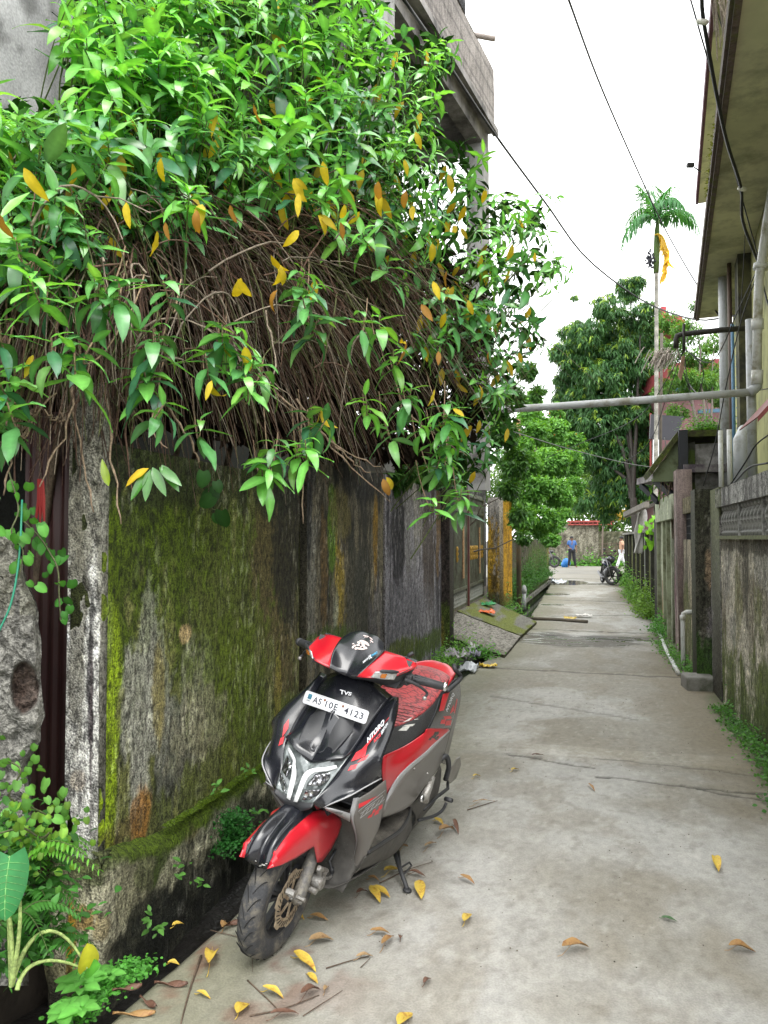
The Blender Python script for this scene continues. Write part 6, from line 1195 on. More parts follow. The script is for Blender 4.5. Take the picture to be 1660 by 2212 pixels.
# ================= the parked scooter =================
from mathutils.bvhtree import BVHTree
SO = onZ(580, 2056, 0.0); HD, LN = R(9), R(12)
h_ = np.array([-math.sin(HD), -math.cos(HD), 0]); l_ = np.array([math.cos(HD), -math.sin(HD), 0]); zz_ = np.array([0, 0, 1.])
su = math.cos(LN)*zz_+math.sin(LN)*l_; sl = math.cos(LN)*l_-math.sin(LN)*zz_
MS = Matrix(((h_[0], sl[0], su[0], SO[0]), (h_[1], sl[1], su[1], SO[1]), (h_[2], sl[2], su[2], SO[2]+.004), (0, 0, 0, 1)))
B3 = np.array([h_, sl, su]); SO = SO+np.array([0, 0, .004])
KD = 1660/3073.
def uvq(s, x, y):
    if s == 1: return (900+x/1.66)*KD, (2480+y/1.66)*KD
    if s == 2: return (900+x/2.458)*KD, (3000+y/2.458)*KD
    if s == 3: return (1400+x/2.458)*KD, (2600+y/2.458)*KD
    return (1150+x/3.32)*KD, (3050+y/3.32)*KD
def q(s, x, y, Y, off=0.):
    """local point of the scooter seen at a photo pixel, on its plane y = Y"""
    u, v = uvq(s, x, y); r = ray(u, v); t = (Y-np.dot(CAM-SO, sl))/np.dot(r, sl); return B3@(CAM+r*(t-off)-SO)
def qs_(s, rows): return [[q(s, *p) for p in r] for r in rows]
sc = thing('scooter', tuple(SO), 'red and black parked scooter leaning on its side stand beside the mossy wall', 'scooter', M=MS)
dust = (.10, .09, .075)
def paintm(name, col, rough, coat, sc_=40, metal=0., spk=.5):
    m, t, b = nmat(name); N = t.nodes; L = t.links; tc = N.new('ShaderNodeTexCoord')
    n = N.new('ShaderNodeTexNoise'); n.inputs['Scale'].default_value = 9; n.inputs['Detail'].default_value = 7; n.inputs['Roughness'].default_value = .7; L.new(tc.outputs['Object'], n.inputs['Vector'])
    n2 = N.new('ShaderNodeTexNoise'); n2.inputs['Scale'].default_value = 190; n2.inputs['Detail'].default_value = 2; L.new(tc.outputs['Object'], n2.inputs['Vector'])
    r2 = N.new('ShaderNodeValToRGB'); r2.color_ramp.elements[0].position = .70; r2.color_ramp.elements[1].position = .76; L.new(n2.outputs['Fac'], r2.inputs['Fac'])
    r1 = N.new('ShaderNodeMapRange'); r1.inputs['From Min'].default_value = .38; r1.inputs['From Max'].default_value = .75; r1.inputs['To Max'].default_value = .30*spk; L.new(n.outputs['Fac'], r1.inputs['Value'])
    mx1 = N.new('ShaderNodeMath'); mx1.operation = 'MAXIMUM'; L.new(r1.outputs[0], mx1.inputs[0]); sc2 = N.new('ShaderNodeMath'); sc2.operation = 'MULTIPLY'; sc2.inputs[1].default_value = spk; L.new(r2.outputs['Color'], sc2.inputs[0]); L.new(sc2.outputs[0], mx1.inputs[1])
    mm = N.new('ShaderNodeMix'); mm.data_type = 'RGBA'; L.new(mx1.outputs[0], mm.inputs['Factor']); mm.inputs['A'].default_value = col+(1,); mm.inputs['B'].default_value = (.23, .22, .20, 1)
    L.new(mm.outputs['Result'], b.inputs['Base Color']); rr = N.new('ShaderNodeMapRange'); rr.inputs['To Min'].default_value = rough; rr.inputs['To Max'].default_value = .8; L.new(mx1.outputs[0], rr.inputs['Value']); L.new(rr.outputs[0], b.inputs['Roughness'])
    b.inputs['Coat Weight'].default_value = coat; b.inputs['Coat Roughness'].default_value = .12; b.inputs['Metallic'].default_value = metal; return m
K_BLK = paintm('gloss_black_paint', (.008, .009, .014), .26, .55, spk=.14); K_RED = paintm('red_paint', (.50, .008, .020), .30, .45, spk=.12); K_MAT = paintm('matte_black_plastic', (.028, .029, .033), .5, 0, spk=.22)
K_GRY = paintm('grey_brown_panel', (.135, .125, .115), .42, .15, spk=.35); K_SIL = paintm('silver_trim', (.36, .36, .37), .35, .2, spk=.3); K_DUST = paintm('dusty_plastic', (.045, .042, .038), .75, 0, spk=1.1)
K_TYR = mat('tyre_rubber', (.045, .046, .05), .85, var=.25, scale=20, dirt=(.15, .135, .11), dscale=14, damt=.45, bump=.4, bscale=120); K_GRV = mat('tyre_groove', (.012, .012, .012), .9)
K_ALU = mat('cast_metal', (.40, .39, .37), .45, .6, .2, 30, dirt=(.16, .14, .12), dscale=30, damt=.45, bump=.3, bscale=150); K_DISC = mat('brake_disc', (.42, .34, .24), .45, .4, .2, 30, dirt=(.20, .14, .09), dscale=14); K_IRON = mat('fork_grey', (.15, .145, .14), .6, .3, .3, 60, dirt=(.26, .24, .2), dscale=40, damt=.5, bump=.3, bscale=150)
K_CHR = mat('chrome', (.75, .76, .78), .12, 1.0, .05); K_WHT = mat('white_plastic', (.78, .79, .80), .35, var=.03, coat=.3); K_LENS = mat('lamp_glass', (.16, .18, .18), .08, .2, .5, 60, coat=1.0, bump=.0)
K_ORG = mat('amber_plastic', (.55, .18, .03), .25); K_PLATE = mat('plate_white', (.74, .75, .78), .4, var=.04, dirt=(.5, .5, .5)); K_INK = mat('plate_black', (.012, .014, .03), .5); K_DWHT = mat('decal_white', (.72, .73, .76), .4, var=.06, scale=60); K_DRED = mat('decal_red', (.62, .03, .04), .35, var=.1)
def reflector_mat():
    m, t, b = nmat('reflector'); N = t.nodes; L = t.links; tc = N.new('ShaderNodeTexCoord'); v = N.new('ShaderNodeTexVoronoi'); v.inputs['Scale'].default_value = 52; L.new(tc.outputs['Object'], v.inputs['Vector'])
    r = N.new('ShaderNodeValToRGB'); e = r.color_ramp.elements; e[0].color = (.85, .87, .9, 1); e[1].color = (.10, .10, .11, 1); e[0].position = .1; e[1].position = .6; L.new(v.outputs['Distance'], r.inputs['Fac']); L.new(r.outputs['Color'], b.inputs['Base Color'])
    b.inputs['Metallic'].default_value = .9; b.inputs['Roughness'].default_value = .16; bp = N.new('ShaderNodeBump'); bp.inputs['Strength'].default_value = .8; bp.inputs['Distance'].default_value = .01; L.new(v.outputs['Distance'], bp.inputs['Height']); L.new(bp.outputs[0], b.inputs['Normal']); b.inputs['Coat Weight'].default_value = .5; return m
K_REF = reflector_mat()
BODY = []   # panels that decals are laid onto
def patch(name, rows, mt, mirror=True, nu=14, nv=14, th=.004, parent=None, lin=(False, False), off=0.0, body=True, sm=35, both=None, relax=10):
    """smooth surface through a grid of points; mirror adds the other side in the same mesh (or its own object when it does not touch the middle)"""
    P = np.array(rows, float)
    if relax > 30:
        P[:, 0, 0] = np.minimum(P[:, 0, 0], P[:, 1, 0]+.014)
    def up(A, n, li):
        if li:
            t = np.linspace(0, len(A)-1, (len(A)-1)*max(2, n//max(1, len(A)-1))+1); i = np.minimum(t.astype(int), len(A)-2); f = (t-i).reshape((-1,)+(1,)*(A.ndim-1)); return A[i]*(1-f)+A[i+1]*f
        return cr(A, n)
    G_ = up(P, nu, lin[0]); G_ = np.swapaxes(up(np.swapaxes(G_, 0, 1), nv, lin[1]), 0, 1)
    if not (lin[0] or lin[1]) and min(G_.shape[:2]) > 4:
        for _ in range(relax):
            if mirror and np.abs(G_[:, 0, 1]).max() < 1e-6:   # keep the ridge line smooth along its length too
                G_[1:-1, 0] = .5*G_[1:-1, 0]+.25*(G_[2:, 0]+G_[:-2, 0])
            G_[1:-1, 1:-1] = .4*G_[1:-1, 1:-1]+.15*(G_[2:, 1:-1]+G_[:-2, 1:-1]+G_[1:-1, 2:]+G_[1:-1, :-2])
    a, b = G_.shape[:2]; F4 = gridf(a, b); V = G_.reshape(-1, 3)
    # outward = away from the centre line / forward
    c = np.array([-.6, 0, .55]); i0 = F4[len(F4)//2]; n_ = np.cross(V[i0[1]]-V[i0[0]], V[i0[3]]-V[i0[0]])
    view = B3@(CAM-SO)
    if n_@(view-V[i0[0]]) < 0: F4 = F4[:, ::-1]
    if off:
        Nn = np.zeros_like(V)
        for f in F4:
            n1 = np.cross(V[f[1]]-V[f[0]], V[f[3]]-V[f[0]]); Nn[f] += n1
        Nn /= np.maximum(1e-9, np.linalg.norm(Nn, axis=1))[:, None]; V = V+Nn*off
    Vs, Fs = [V], [F4]
    if mirror: W = V.copy(); W[:, 1] *= -1; Vs.append(W); Fs.append(F4[:, ::-1]+len(V))
    if mirror and both:
        o = [mesh_obj(name, Vs[k], Fs[k]-(len(V) if k else 0), mt, parent or sc, True, local=True) for k in (0, 1)]
    else: o = [mesh_obj(name, np.concatenate(Vs), np.concatenate(Fs), mt, parent or sc, True, local=True)]
    for x in o:
        s_ = x.modifiers.new('W', 'WELD'); s_.merge_threshold = .0015
        s_ = x.modifiers.new('S', 'SOLIDIFY'); s_.thickness = th; s_.offset = -1
        x.data.set_sharp_from_angle(angle=R(sm))
    if body: BODY.append((V, F4)); 
    if body and mirror: BODY.append((Vs[1], Fs[1]-len(V)))
    return o[0]
# ---- front wheel ----
fwc = np.array([0, 0, .235]); YX = (0, 1, 0)
def wheelp(c, name, w_=.05, ro=.235):
    m = MB(); prof = [(ro-.085, -w_*.72), (ro-.05, -w_*.98), (ro-.028, -w_), (ro-.010, -w_*.74), (ro-.002, -w_*.4), (ro, 0), (ro-.002, w_*.4), (ro-.010, w_*.74), (ro-.028, w_), (ro-.05, w_*.98), (ro-.085, w_*.72)]
    m.lathe(prof, c, YX, 64); t = m.build(name, K_TYR, sc, True, local=True)
    g_ = MB()
    for k in range(24):
        for sg in (-1, 1):
            a0 = 2*math.pi*(k+(.5 if sg > 0 else 0))/24; P = []
            for j in range(9):
                f = j/8; y = sg*w_*(.05+.80*f); a = a0+.24*math.sin(f*1.5)*1.0; r = ro-.0004-(.012*(abs(y)/w_)**3.2)
                P.append(np.array(c)+np.array([math.cos(a)*r, y, math.sin(a)*r]))
            g_.tube(P, [.0012]+[.0021]*7+[.0008], 4)
    g_.build('tread_grooves', K_GRV, t, local=True)
    m = MB(); rr = ro-.085; m.lathe([(rr+.004, -w_*.74), (rr-.004, -w_*.80), (rr-.012, -w_*.6), (rr-.02, -w_*.3), (rr-.02, w_*.3), (rr-.012, w_*.6), (rr-.004, w_*.80), (rr+.004, w_*.74)], c, YX, 48)
    for k in range(5):
        for dlt in (-.17, .17):
            a = 2*math.pi*k/5+dlt+.3; b = 2*math.pi*k/5+dlt*.5+.3; p0 = np.array(c)+np.array([math.cos(b)*.03, .012, math.sin(b)*.03]); p1 = np.array(c)+np.array([math.cos(a)*(rr-.012), .0, math.sin(a)*(rr-.012)]); m.bar(p0, p1, .012, .022, YX)
    m.lathe([(.0, -.05), (.032, -.05), (.036, -.02), (.036, .03), (.028, .04), (0, .04)], c, YX, 20); m.build('rim', K_MAT, t, local=True, auto=35); return t
fw = wheelp(fwc, 'front_wheel', .045)
m = MB(); n = 60; V = []; 
for side in (.050, .054):
    for k in range(n):
        a = 2*math.pi*k/n; ro_ = .112+.006*(1 if math.sin(a*6) > 0 else -1); V += [tuple(fwc+np.array([math.cos(a)*.074, side, math.sin(a)*.074])), tuple(fwc+np.array([math.cos(a)*ro_, side, math.sin(a)*ro_]))]
fs = []
for s_ in (0, 1):
    for k in range(n): a, b = (k*2+s_*2*n), ((k+1) % n*2+s_*2*n); fs.append((a, a+1, b+1, b))
for k in range(n): a, b = k*2, (k+1) % n*2; fs += [(a, b, b+2*n, a+2*n), (a+1, a+1+2*n, b+1+2*n, b+1)]
m.add(V, fs)
for k in range(6): a = k*math.pi/3+.2; m.bar(fwc+np.array([math.cos(a)*.02, .052, math.sin(a)*.02]), fwc+np.array([math.cos(a+.35)*.08, .052, math.sin(a+.35)*.08]), .004, .012, (0, 0, 1) if abs(math.sin(a)) < .7 else (1, 0, 0))
m.build('brake_disc', K_DISC, fw, local=True)
m = MB()
for k in range(30): a = 2*math.pi*k/30; p0 = fwc+np.array([math.cos(a)*.083, .0555, math.sin(a)*.083]); p1 = fwc+np.array([math.cos(a+.16)*.102, .0555, math.sin(a+.16)*.102]); m.bar(p0, p1, .0035, .001, YX)
m.build('disc_slots', K_GRV, fw, local=True)
m = MB(); ft = q(2, 880, 990, .055); fb = q(2, 715, 1470, .078); mid = (ft+fb)/2
topf = ft+(ft-fb)*.42; topf[1] = .035
for sg in (1, -1):
    def mm(p): return np.array([p[0], p[1]*sg, p[2]])
    m2 = MB(); m2.tube([mm(fb+(0, -.012, -.01)), mm(fb), mm(fb+(mid-fb)*.3), mm(ft), mm(topf)], [.018, .023, .026, .024, .018], 14); m2.build('fork_leg', K_IRON, sc, True, local=True)
m = MB(); m.tube([fwc+(0, -.11, 0), fwc+(0, .10, 0)], .008, 8); p = q(2, 680, 1415, .108); m.tube([p-(0, .03, 0), p+(0, .004, 0)], .0135, 8); p = q(2, 775, 1472, .112); m.tube([p-(0, .03, 0), p+(0, .006, 0)], .0085, 6); m.build('axle_bolt', K_ALU, fw, local=True, auto=35)
m = MB(); p = q(2, 930, 1305, .10); m.tube([p-(0, .045, 0), p+(0, .012, 0)], .026, 18); m.tube([p+(0, .012, 0), p+(0, .016, 0)], [.026, .021], 18); p2 = q(2, 872, 1385, .10); m.tube([p2-(0, .03, 0), p2+(0, .012, 0)], .012, 10); p3 = q(2, 975, 1180, .10); m.tube([q(2, 925, 1160, .10), q(2, 1000, 1188, .10)], .010, 8); m.bar(q(2, 930, 1170, .09), q(2, 925, 1290, .09), .012, .02, YX); m.bar(q(2, 870, 1370, .085), q(2, 960, 1230, .085), .035, .03, YX); m.tube([q(2, 985, 1260, .09), q(2, 1020, 1260, .09), q(2, 1045, 1240, .09)], .006, 6); m.tube([q(2, 960, 1230, .10), q(2, 980, 1210, .10)], .011, 8)
m.build('brake_caliper', K_ALU, sc, local=True, auto=35)
m = MB(); m.tube([q(2, 1040, 1250, .09), q(2, 1058, 1200, .085), q(2, 1030, 1090, .08), q(2, 1090, 980, .07), q(2, 1180, 900, .06), q(2, 1195, 760, .05)], .0055, 8); m.tube([q(2, 1058, 1215, .085), q(2, 1050, 1160, .085)], .009, 8); m.tube([q(2, 1150, 880, .05), q(2, 1265, 920, .05)], .010, 8); m.build('brake_hose', K_MAT, sc, True, local=True)
# ---- mudguard ----
mg = patch('front_mudguard', qs_(2, [[(330, 1163, 0.), (375, 1166, .032), (418, 1165, .05)], [(330, 1010, 0.), (410, 1010, .036), (480, 1000, .052)], [(455, 800, 0.), (550, 790, .038), (640, 800, .055)], [(560, 700, 0.), (655, 690, .038), (740, 710, .055)], [(640, 600, 0.), (740, 600, .036), (835, 632, .055)], [(700, 520, 0.), (790, 540, .034), (885, 590, .053)]]), K_BLK)
sid = [[(414, 1163, .049), (415, 1165, .055), (416, 1168, .060)], [(478, 1002, .052), (520, 1065, .074), (555, 1132, .083)], [(638, 802, .055), (680, 920, .080), (705, 1060, .090)], [(738, 712, .055), (810, 830, .086), (872, 952, .092)], [(775, 680, .055), (840, 790, .089), (885, 955, .093)], [(830, 634, .055), (880, 790, .091), (912, 1108, .093)], [(870, 605, .055), (940, 760, .092), (955, 1100, .093)], [(925, 590, .056), (1000, 730, .091), (1040, 985, .092)], [(1000, 583, .058), (1070, 690, .088), (1110, 850, .090)], [(1090, 610, .062), (1140, 660, .080), (1165, 690, .085)]]
patch('mudguard_side', qs_(2, sid), K_RED, lin=(True, False), nu=20, both=True, sm=28)
# ---- front apron ----
patch('front_panel', qs_(1, [[(850, 372, 0.), (985, 412, .08), (1115, 505, .16)], [(805, 480, 0.), (930, 528, .085), (1035, 592, .15)], [(750, 600, 0.), (860, 642, .08), (962, 700, .142)], [(690, 730, 0.), (795, 765, .075), (907, 790, .14)], [(640, 840, 0.), (735, 855, .07), (855, 868, .138)], [(568, 945, 0.), (670, 928, .07), (785, 915, .13)]]), K_BLK, relax=40)
patch('shield_frame', qs_(1, [[(738, 580, 0.), (820, 640, .06), (905, 688, .105)], [(690, 720, 0.), (745, 760, .055), (812, 785, .095)], [(630, 860, 0.), (680, 880, .05), (725, 880, .08)], [(596, 928, 0.), (625, 940, .03), (665, 928, .055)]]), K_MAT, off=.004, relax=60)
patch('shield_inset', qs_(1, [[(725, 600, 0.), (790, 655, .045), (842, 700, .078)], [(685, 730, 0.), (725, 765, .038), (765, 785, .064)], [(640, 835, 0.), (665, 855, .028), (690, 860, .045)], [(612, 885, 0.), (622, 890, .015), (640, 886, .026)]]), K_BLK, off=.0065, relax=60)
patch('side_wing', qs_(1, [[(1113, 505, .158), (1134, 508, .178), (1155, 514, .190)], [(1035, 592, .149), (1088, 610, .190), (1150, 600, .205)], [(962, 700, .141), (1035, 750, .205), (1115, 740, .235)], [(907, 790, .139), (985, 850, .212), (1062, 880, .25)], [(855, 868, .137), (935, 935, .205), (1040, 955, .255)], [(780, 965, .128), (880, 1030, .20), (1034, 1050, .248)], [(740, 1025, .118), (830, 1090, .185), (935, 1105, .225)], [(690, 1092, .105), (770, 1145, .155), (825, 1165, .195)], [(640, 1150, .095), (680, 1190, .12), (715, 1212, .145)], [(587, 1213, .084), (598, 1240, .088), (610, 1262, .09)]]), K_BLK, nu=30, nv=10, both=True, sm=22)
hl = patch('headlamp', qs_(1, [[(568, 948, 0.), (690, 926, .07), (846, 880, .136)], [(535, 1010, 0.), (650, 1000, .062), (770, 980, .126)], [(500, 1095, 0.), (590, 1100, .052), (690, 1090, .105)], [(462, 1200, 0.), (520, 1210, .042), (585, 1213, .083)]]), K_LENS)
patch('daytime_strip', qs_(1, [[(460, 1205, .008), (484, 1210, .024)], [(492, 1110, .010), (522, 1118, .030)], [(512, 1050, .012), (548, 1056, .034)], [(530, 1012, .018), (585, 1018, .045)], [(560, 992, .030), (640, 1006, .062)], [(640, 982, .058), (690, 1000, .085)], [(740, 962, .105), (748, 982, .112)]]), K_WHT, off=.006, parent=hl, nu=22, nv=4, both=True)
patch('lamp_reflector', qs_(1, [[(600, 1028, .052), (695, 1010, .095)], [(572, 1062, .050), (690, 1052, .098)], [(545, 1100, .045), (640, 1100, .088)]]), K_REF, off=.004, parent=hl, nu=8, nv=8, both=True)
patch('lamp_reflector', qs_(1, [[(535, 1130, .045), (640, 1122, .090)], [(525, 1160, .042), (622, 1155, .086)], [(512, 1190, .038), (598, 1192, .078)]]), K_REF, off=.004, parent=hl, nu=8, nv=8, both=True)
patch('lamp_bezel', qs_(1, [[(700, 945, .078), (705, 932, .078)], [(780, 935, .115), (800, 912, .12)], [(845, 905, .134), (852, 876, .138)]]), K_MAT, off=.008, parent=hl, nu=10, nv=3, both=True)
patch('chin_trim', qs_(1, [[(461, 1200, 0.), (520, 1209, .042), (590, 1213, .084)], [(455, 1232, 0.), (505, 1245, .04), (575, 1243, .084)], [(470, 1262, 0.), (500, 1270, .035), (560, 1258, .075)]]), K_MAT)
m = MB()
for sg in (1, -1):
    P = [q(1, *a) for a in [(1038, 1052, .252), (935, 1108, .228), (825, 1170, .197), (715, 1216, .147), (655, 1245, .115)]]; m2 = MB(); m2.tube(cr(np.array([[p[0], p[1]*sg, p[2]] for p in P]), 14), [.0028]*12+[.002, .001], 6); m2.build('trim_strip', K_SIL, sc, True, local=True)
# ---- number plate ----
pc_ = [q(1, 548, 478, -.142), q(1, 962, 615, .145), q(1, 944, 684, .145), q(1, 520, 545, -.142)]
ctr = sum(pc_)/4; xd = np.array([0, 1., 0]); yd = ((pc_[0]+pc_[1])-(pc_[2]+pc_[3])); yd[1] = 0; yd /= np.linalg.norm(yd); nd = np.cross(xd, yd); ctr = ctr+nd*.012
pw, phh = .292/2, .052/2
def rrect(w_, h_2, r, k=6):
    P = []
    for (cx, cy, a0) in ((w_-r, h_2-r, 0), (-w_+r, h_2-r, 90), (-w_+r, -h_2+r, 180), (w_-r, -h_2+r, 270)):
        for j in range(k+1): a = R(a0+90*j/k); P.append((cx+r*math.cos(a), cy+r*math.sin(a)))
    return P
def pl3(x, y, o=0.): return ctr+xd*x+yd*y+nd*o
m = MB(); m.prism([pl3(x, y, -.003) for x, y in rrect(pw, phh, .010)], nd*.003); npl = m.build('number_plate', K_PLATE, sc, local=True)
m = MB(); a = rrect(pw-.003, phh-.003, .008); b = rrect(pw-.0042, phh-.0042, .007); nA = len(a)
m.add([pl3(x, y, .0012) for x, y in a]+[pl3(x, y, .0012) for x, y in b], [(i, (i+1) % nA, nA+(i+1) % nA, nA+i) for i in range(nA)]); m.build('plate_border', K_INK, npl, local=True)
m = MB()
for x in (-.052, .032): m.lathe([(0, .004), (.004, .0035), (.0055, .001)], pl3(x, .012), nd, 10)
m.build('rivet', mat('rusty_rivet', (.22, .10, .06), .5, .5), npl, local=True)
m = MB(); m.prism([pl3(x, y, .0003) for x, y in ((-.130, -.004), (-.112, -.004), (-.112, .017), (-.130, .017))], nd*.0008); m.build('hologram', mat('hologram', (.03, .12, .17), .3, .4, .5, 90), npl, local=True)
def text_mesh(s, bold=0., shear=0., sp=1.0):
    c = bpy.data.curves.new('t', 'FONT'); c.body = s; c.size = 1.; c.offset = bold; c.shear = shear; c.space_character = sp; c.align_x = 'LEFT'; c.resolution_u = 4
    o = bpy.data.objects.new('t', c); S.collection.objects.link(o); dg = bpy.context.evaluated_depsgraph_get(); dg.update(); me = bpy.data.meshes.new_from_object(o.evaluated_get(dg)); bpy.data.objects.remove(o)
    V = np.array([v.co[:] for v in me.vertices]); Fc = [tuple(p.vertices) for p in me.polygons]; return V, Fc
def fit(V, x0, x1, y0, y1):
    V = V.copy(); a, b = V[:, 0].min(), V[:, 0].max(); c, d = V[:, 1].min(), V[:, 1].max(); V[:, 0] = x0+(V[:, 0]-a)/(b-a)*(x1-x0); V[:, 1] = y0+(V[:, 1]-c)/(d-c)*(y1-y0); return V
lm = MB()
for s, x0, x1 in (('AS', -.103, -.064), ('10E', -.044, .012), ('4123', .042, .128)):
    V, Fc = text_mesh(s, .018, 0, 1.15); V = fit(V, x0, x1, -.013, .013); lm.add([pl3(v[0], v[1], .0014) for v in V], Fc)
V, Fc = text_mesh('IND', .02); V = fit(V, -.131, -.112, -.0135, -.0070); lm.add([pl3(v[0], v[1], .0014) for v in V], Fc)
lm.build('lettering', K_INK, npl, local=True)
# ---- handlebar cowl ----
patch('instrument_visor', qs_(1, [[(803, 370, 0.), (840, 374, .032), (874, 373, .062)], [(850, 262, 0.), (915, 290, .05), (966, 290, .088)], [(895, 170, 0.), (975, 195, .055), (1040, 222, .100)], [(938, 108, 0.), (1010, 132, .055), (1064, 190, .098)], [(955, 84, 0.), (1005, 102, .038), (1052, 150, .080)]]), K_BLK)
cw = patch('handlebar_cowl', qs_(1, [[(1062, 204, .098), (966, 290, .086), (873, 374, .061)], [(1110, 218, .13), (1020, 300, .12), (920, 378, .098)], [(1165, 236, .165), (1085, 318, .155), (975, 381, .132)], [(1225, 262, .20), (1165, 332, .195), (1070, 380, .175)], [(1274, 285, .225), (1262, 315, .235), (1140, 366, .208)]]), K_RED, both=True, sm=22)
patch('cowl_underside', qs_(1, [[(810, 372, 0.), (860, 395, 0.)], [(873, 375, .061), (930, 400, .05)], [(975, 383, .132), (1010, 420, .11)], [(1075, 384, .176), (1100, 450, .16)], [(1140, 368, .208), (1165, 452, .19)], [(1262, 316, .235), (1215, 400, .205)]]), K_MAT, nu=20, nv=5, sm=30)
for k_ in (1, -1):
    pass
def sigp(rows, nm, mt, off, par=None): return patch(nm, qs_(1, rows), mt, off=off, nu=8, nv=8, both=True, parent=par)
sigp([[(1000, 340, .145), (968, 376, .130)], [(1070, 344, .180), (1050, 388, .168)], [(1142, 350, .208), (1120, 392, .200)]], 'indicator_lamp', mat('clear_lamp', (.62, .63, .64), .15, .35, .35, 90, coat=.8), .006)
sigp([[(1040, 352, .165), (1030, 376, .160)], [(1075, 354, .182), (1062, 380, .176)]], 'amber_bulb', K_ORG, .009)
sigp([[(1002, 336, .146), (1000, 341, .146)], [(1072, 339, .181), (1070, 345, .181)], [(1147, 345, .209), (1142, 351, .209)]], 'indicator_rim', K_MAT, .008)
for sg in (1, -1):
    def mq(*a): p = q(1, *a); p[1] *= sg; return p
    m = MB(); a = mq(1215, 378, .215); b = mq(1445, 440, .345); d = b-a; m.tube([a-d*.15, a], .012, 10); m.tube([a, a+d*.03, a+d*.04, a+d*.12, a+d*.14, a+d*.55, a+d*.97, b], [.021, .021, .017, .017, .0165, .0185, .0165, .015], 14)
    gr = m.build('grip', K_MAT, sc, True, local=True)
    m = MB(); m.tube([b-d*.0, b+d*.02, b+d*.10, b+d*.13], [.017, .0195, .0185, .012], 12); m.build('bar_end', K_CHR if sg > 0 else K_MAT, gr, True, local=True)
    m = MB()
    for k in range(10): a_ = k*math.pi/5; x, y, z = basis(d); o_ = .0165*(math.cos(a_)*x+math.sin(a_)*y); m.tube([a+d*t_+o_*(1+.1*math.sin(t_*5)) for t_ in (.16, .35, .6, .9)], .0013, 4)
    m.build('grip_ribs', K_BLK, gr, True, local=True)
    m = MB(); m.tube(cr(np.array([mq(1190, 395, .215), mq(1235, 412, .24), mq(1290, 440, .270), mq(1330, 470, .292), mq(1343, 492, .300), mq(1326, 515, .300)]), 16), [.010, .009, .008, .0075, .007, .0065, .006, .006, .006, .0055, .0055, .0055, .0055, .006, .006, .006], 8); blv = m.build('brake_lever', K_MAT, sc, True, local=True)
    m = MB(); p = mq(1326, 520, .300); m.ball(p, .0095, 10); m.build('lever_ball', K_ALU, blv, True, local=True)
    m = MB(); p = mq(1196, 285, .185); m.lathe([(.0, .0), (.016, .0), (.013, .006), (.0, .006)], p-(0, 0, .006), (0, 0, 1), 12); m.tube([p-(0, 0, .01), p+(0, 0, .018)], [.009, .008], 8); m.tube([p+(0, 0, .018), p+(0, 0, .026)], [.010, .010], 6); m.build('mirror_stub', K_MAT, sc, local=True, auto=30)
    m = MB(); a = mq(1190, 390, .205); m.box(a+(-.01, 0, 0), (.05, .05, .045)); m.box(a+(.0, sg*.02, .01), (.025, .03, .03)); m.build('switch_box', K_MAT, sc, local=True, bevel=.006)
# back of the cowl and dash, steering head
m = MB(); m.prism([(-.36, .21, 1.15), (-.36, -.21, 1.15), (-.30, -.19, 1.06), (-.30, .19, 1.06)], (-.05, 0, 0)); m.build('dash_back', K_MAT, sc, local=True, bevel=.01)
m = MB(); m.tube([(-.36, 0, 1.06), (-.34, 0, .9), (-.26, 0, .66)], .035, 10); m.bar((-.16, -.08, .54), (-.16, .08, .54), .05, .03); m.build('steering_head', K_MAT, sc, local=True)
# ---- leg shield, floor, engine bay ----
patch('apron_back', [[(-.41, y, 1.0), (-.40, y*1.15, .8), (-.38, y*1.1, .6), (-.42, y*1.0, .40)] for y in (0, .05, .09, .11)], K_MAT, body=False)
patch('leg_shield', qs_(4, [[(965, 470, .215), (1130, 370, .24), (1310, 235, .262)], [(905, 640, .208), (1090, 560, .24), (1318, 430, .262)], [(880, 760, .200), (1050, 760, .232), (1262, 690, .252)], [(905, 900, .190), (1020, 940, .220), (1195, 930, .236)], [(925, 1060, .176), (1000, 1120, .20), (1085, 1160, .220)], [(870, 1270, .150), (930, 1320, .18), (1010, 1310, .200)], [(780, 1400, .130), (860, 1440, .155), (940, 1440, .176)], [(600, 1615, .10), (700, 1570, .12), (830, 1500, .145)]]), K_GRY, nu=30, nv=12, both=True)
patch('shield_edge', qs_(4, [[(880, 478, .198), (965, 468, .214)], [(860, 560, .195), (930, 565, .210)], [(838, 640, .192), (905, 645, .208)], [(830, 720, .186), (880, 760, .200)], [(870, 860, .176), (905, 900, .190)], [(900, 980, .165), (930, 1040, .178)], [(900, 1120, .150), (910, 1160, .165)], [(840, 1250, .13), (860, 1280, .148)], [(740, 1400, .11), (775, 1405, .13)], [(590, 1612, .09), (604, 1618, .10)]]), K_SIL, nu=26, nv=3, both=True, body=False)
patch('front_bracket', qs_(4, [[(495, 602, .12), (520, 640, .115)], [(600, 625, .15), (640, 690, .14)], [(700, 650, .17), (740, 745, .16)], [(840, 690, .195), (830, 790, .185)]]), K_SIL, nu=12, nv=3, both=True, body=False)
patch('wheel_arch', [[(-.03, y, .60), (-.20, y, .57), (-.30, y, .42), (-.31, y, .28), (-.25, y*.9, .19)] for y in (0, .08, .15, .175)], K_DUST, body=False)
patch('horn_cover', [[(-.10, y, .62), (-.20, y, .64), (-.28, y, .60)] for y in (0, .1, .19)], K_MAT, body=False)
def qz(s, x, y, z, off=0.):
    u, v = uvq(s, x, y); r = ray(u, v); t = (z-np.dot(CAM-SO, su))/np.dot(r, su); return B3@(CAM+r*(t-off)-SO)
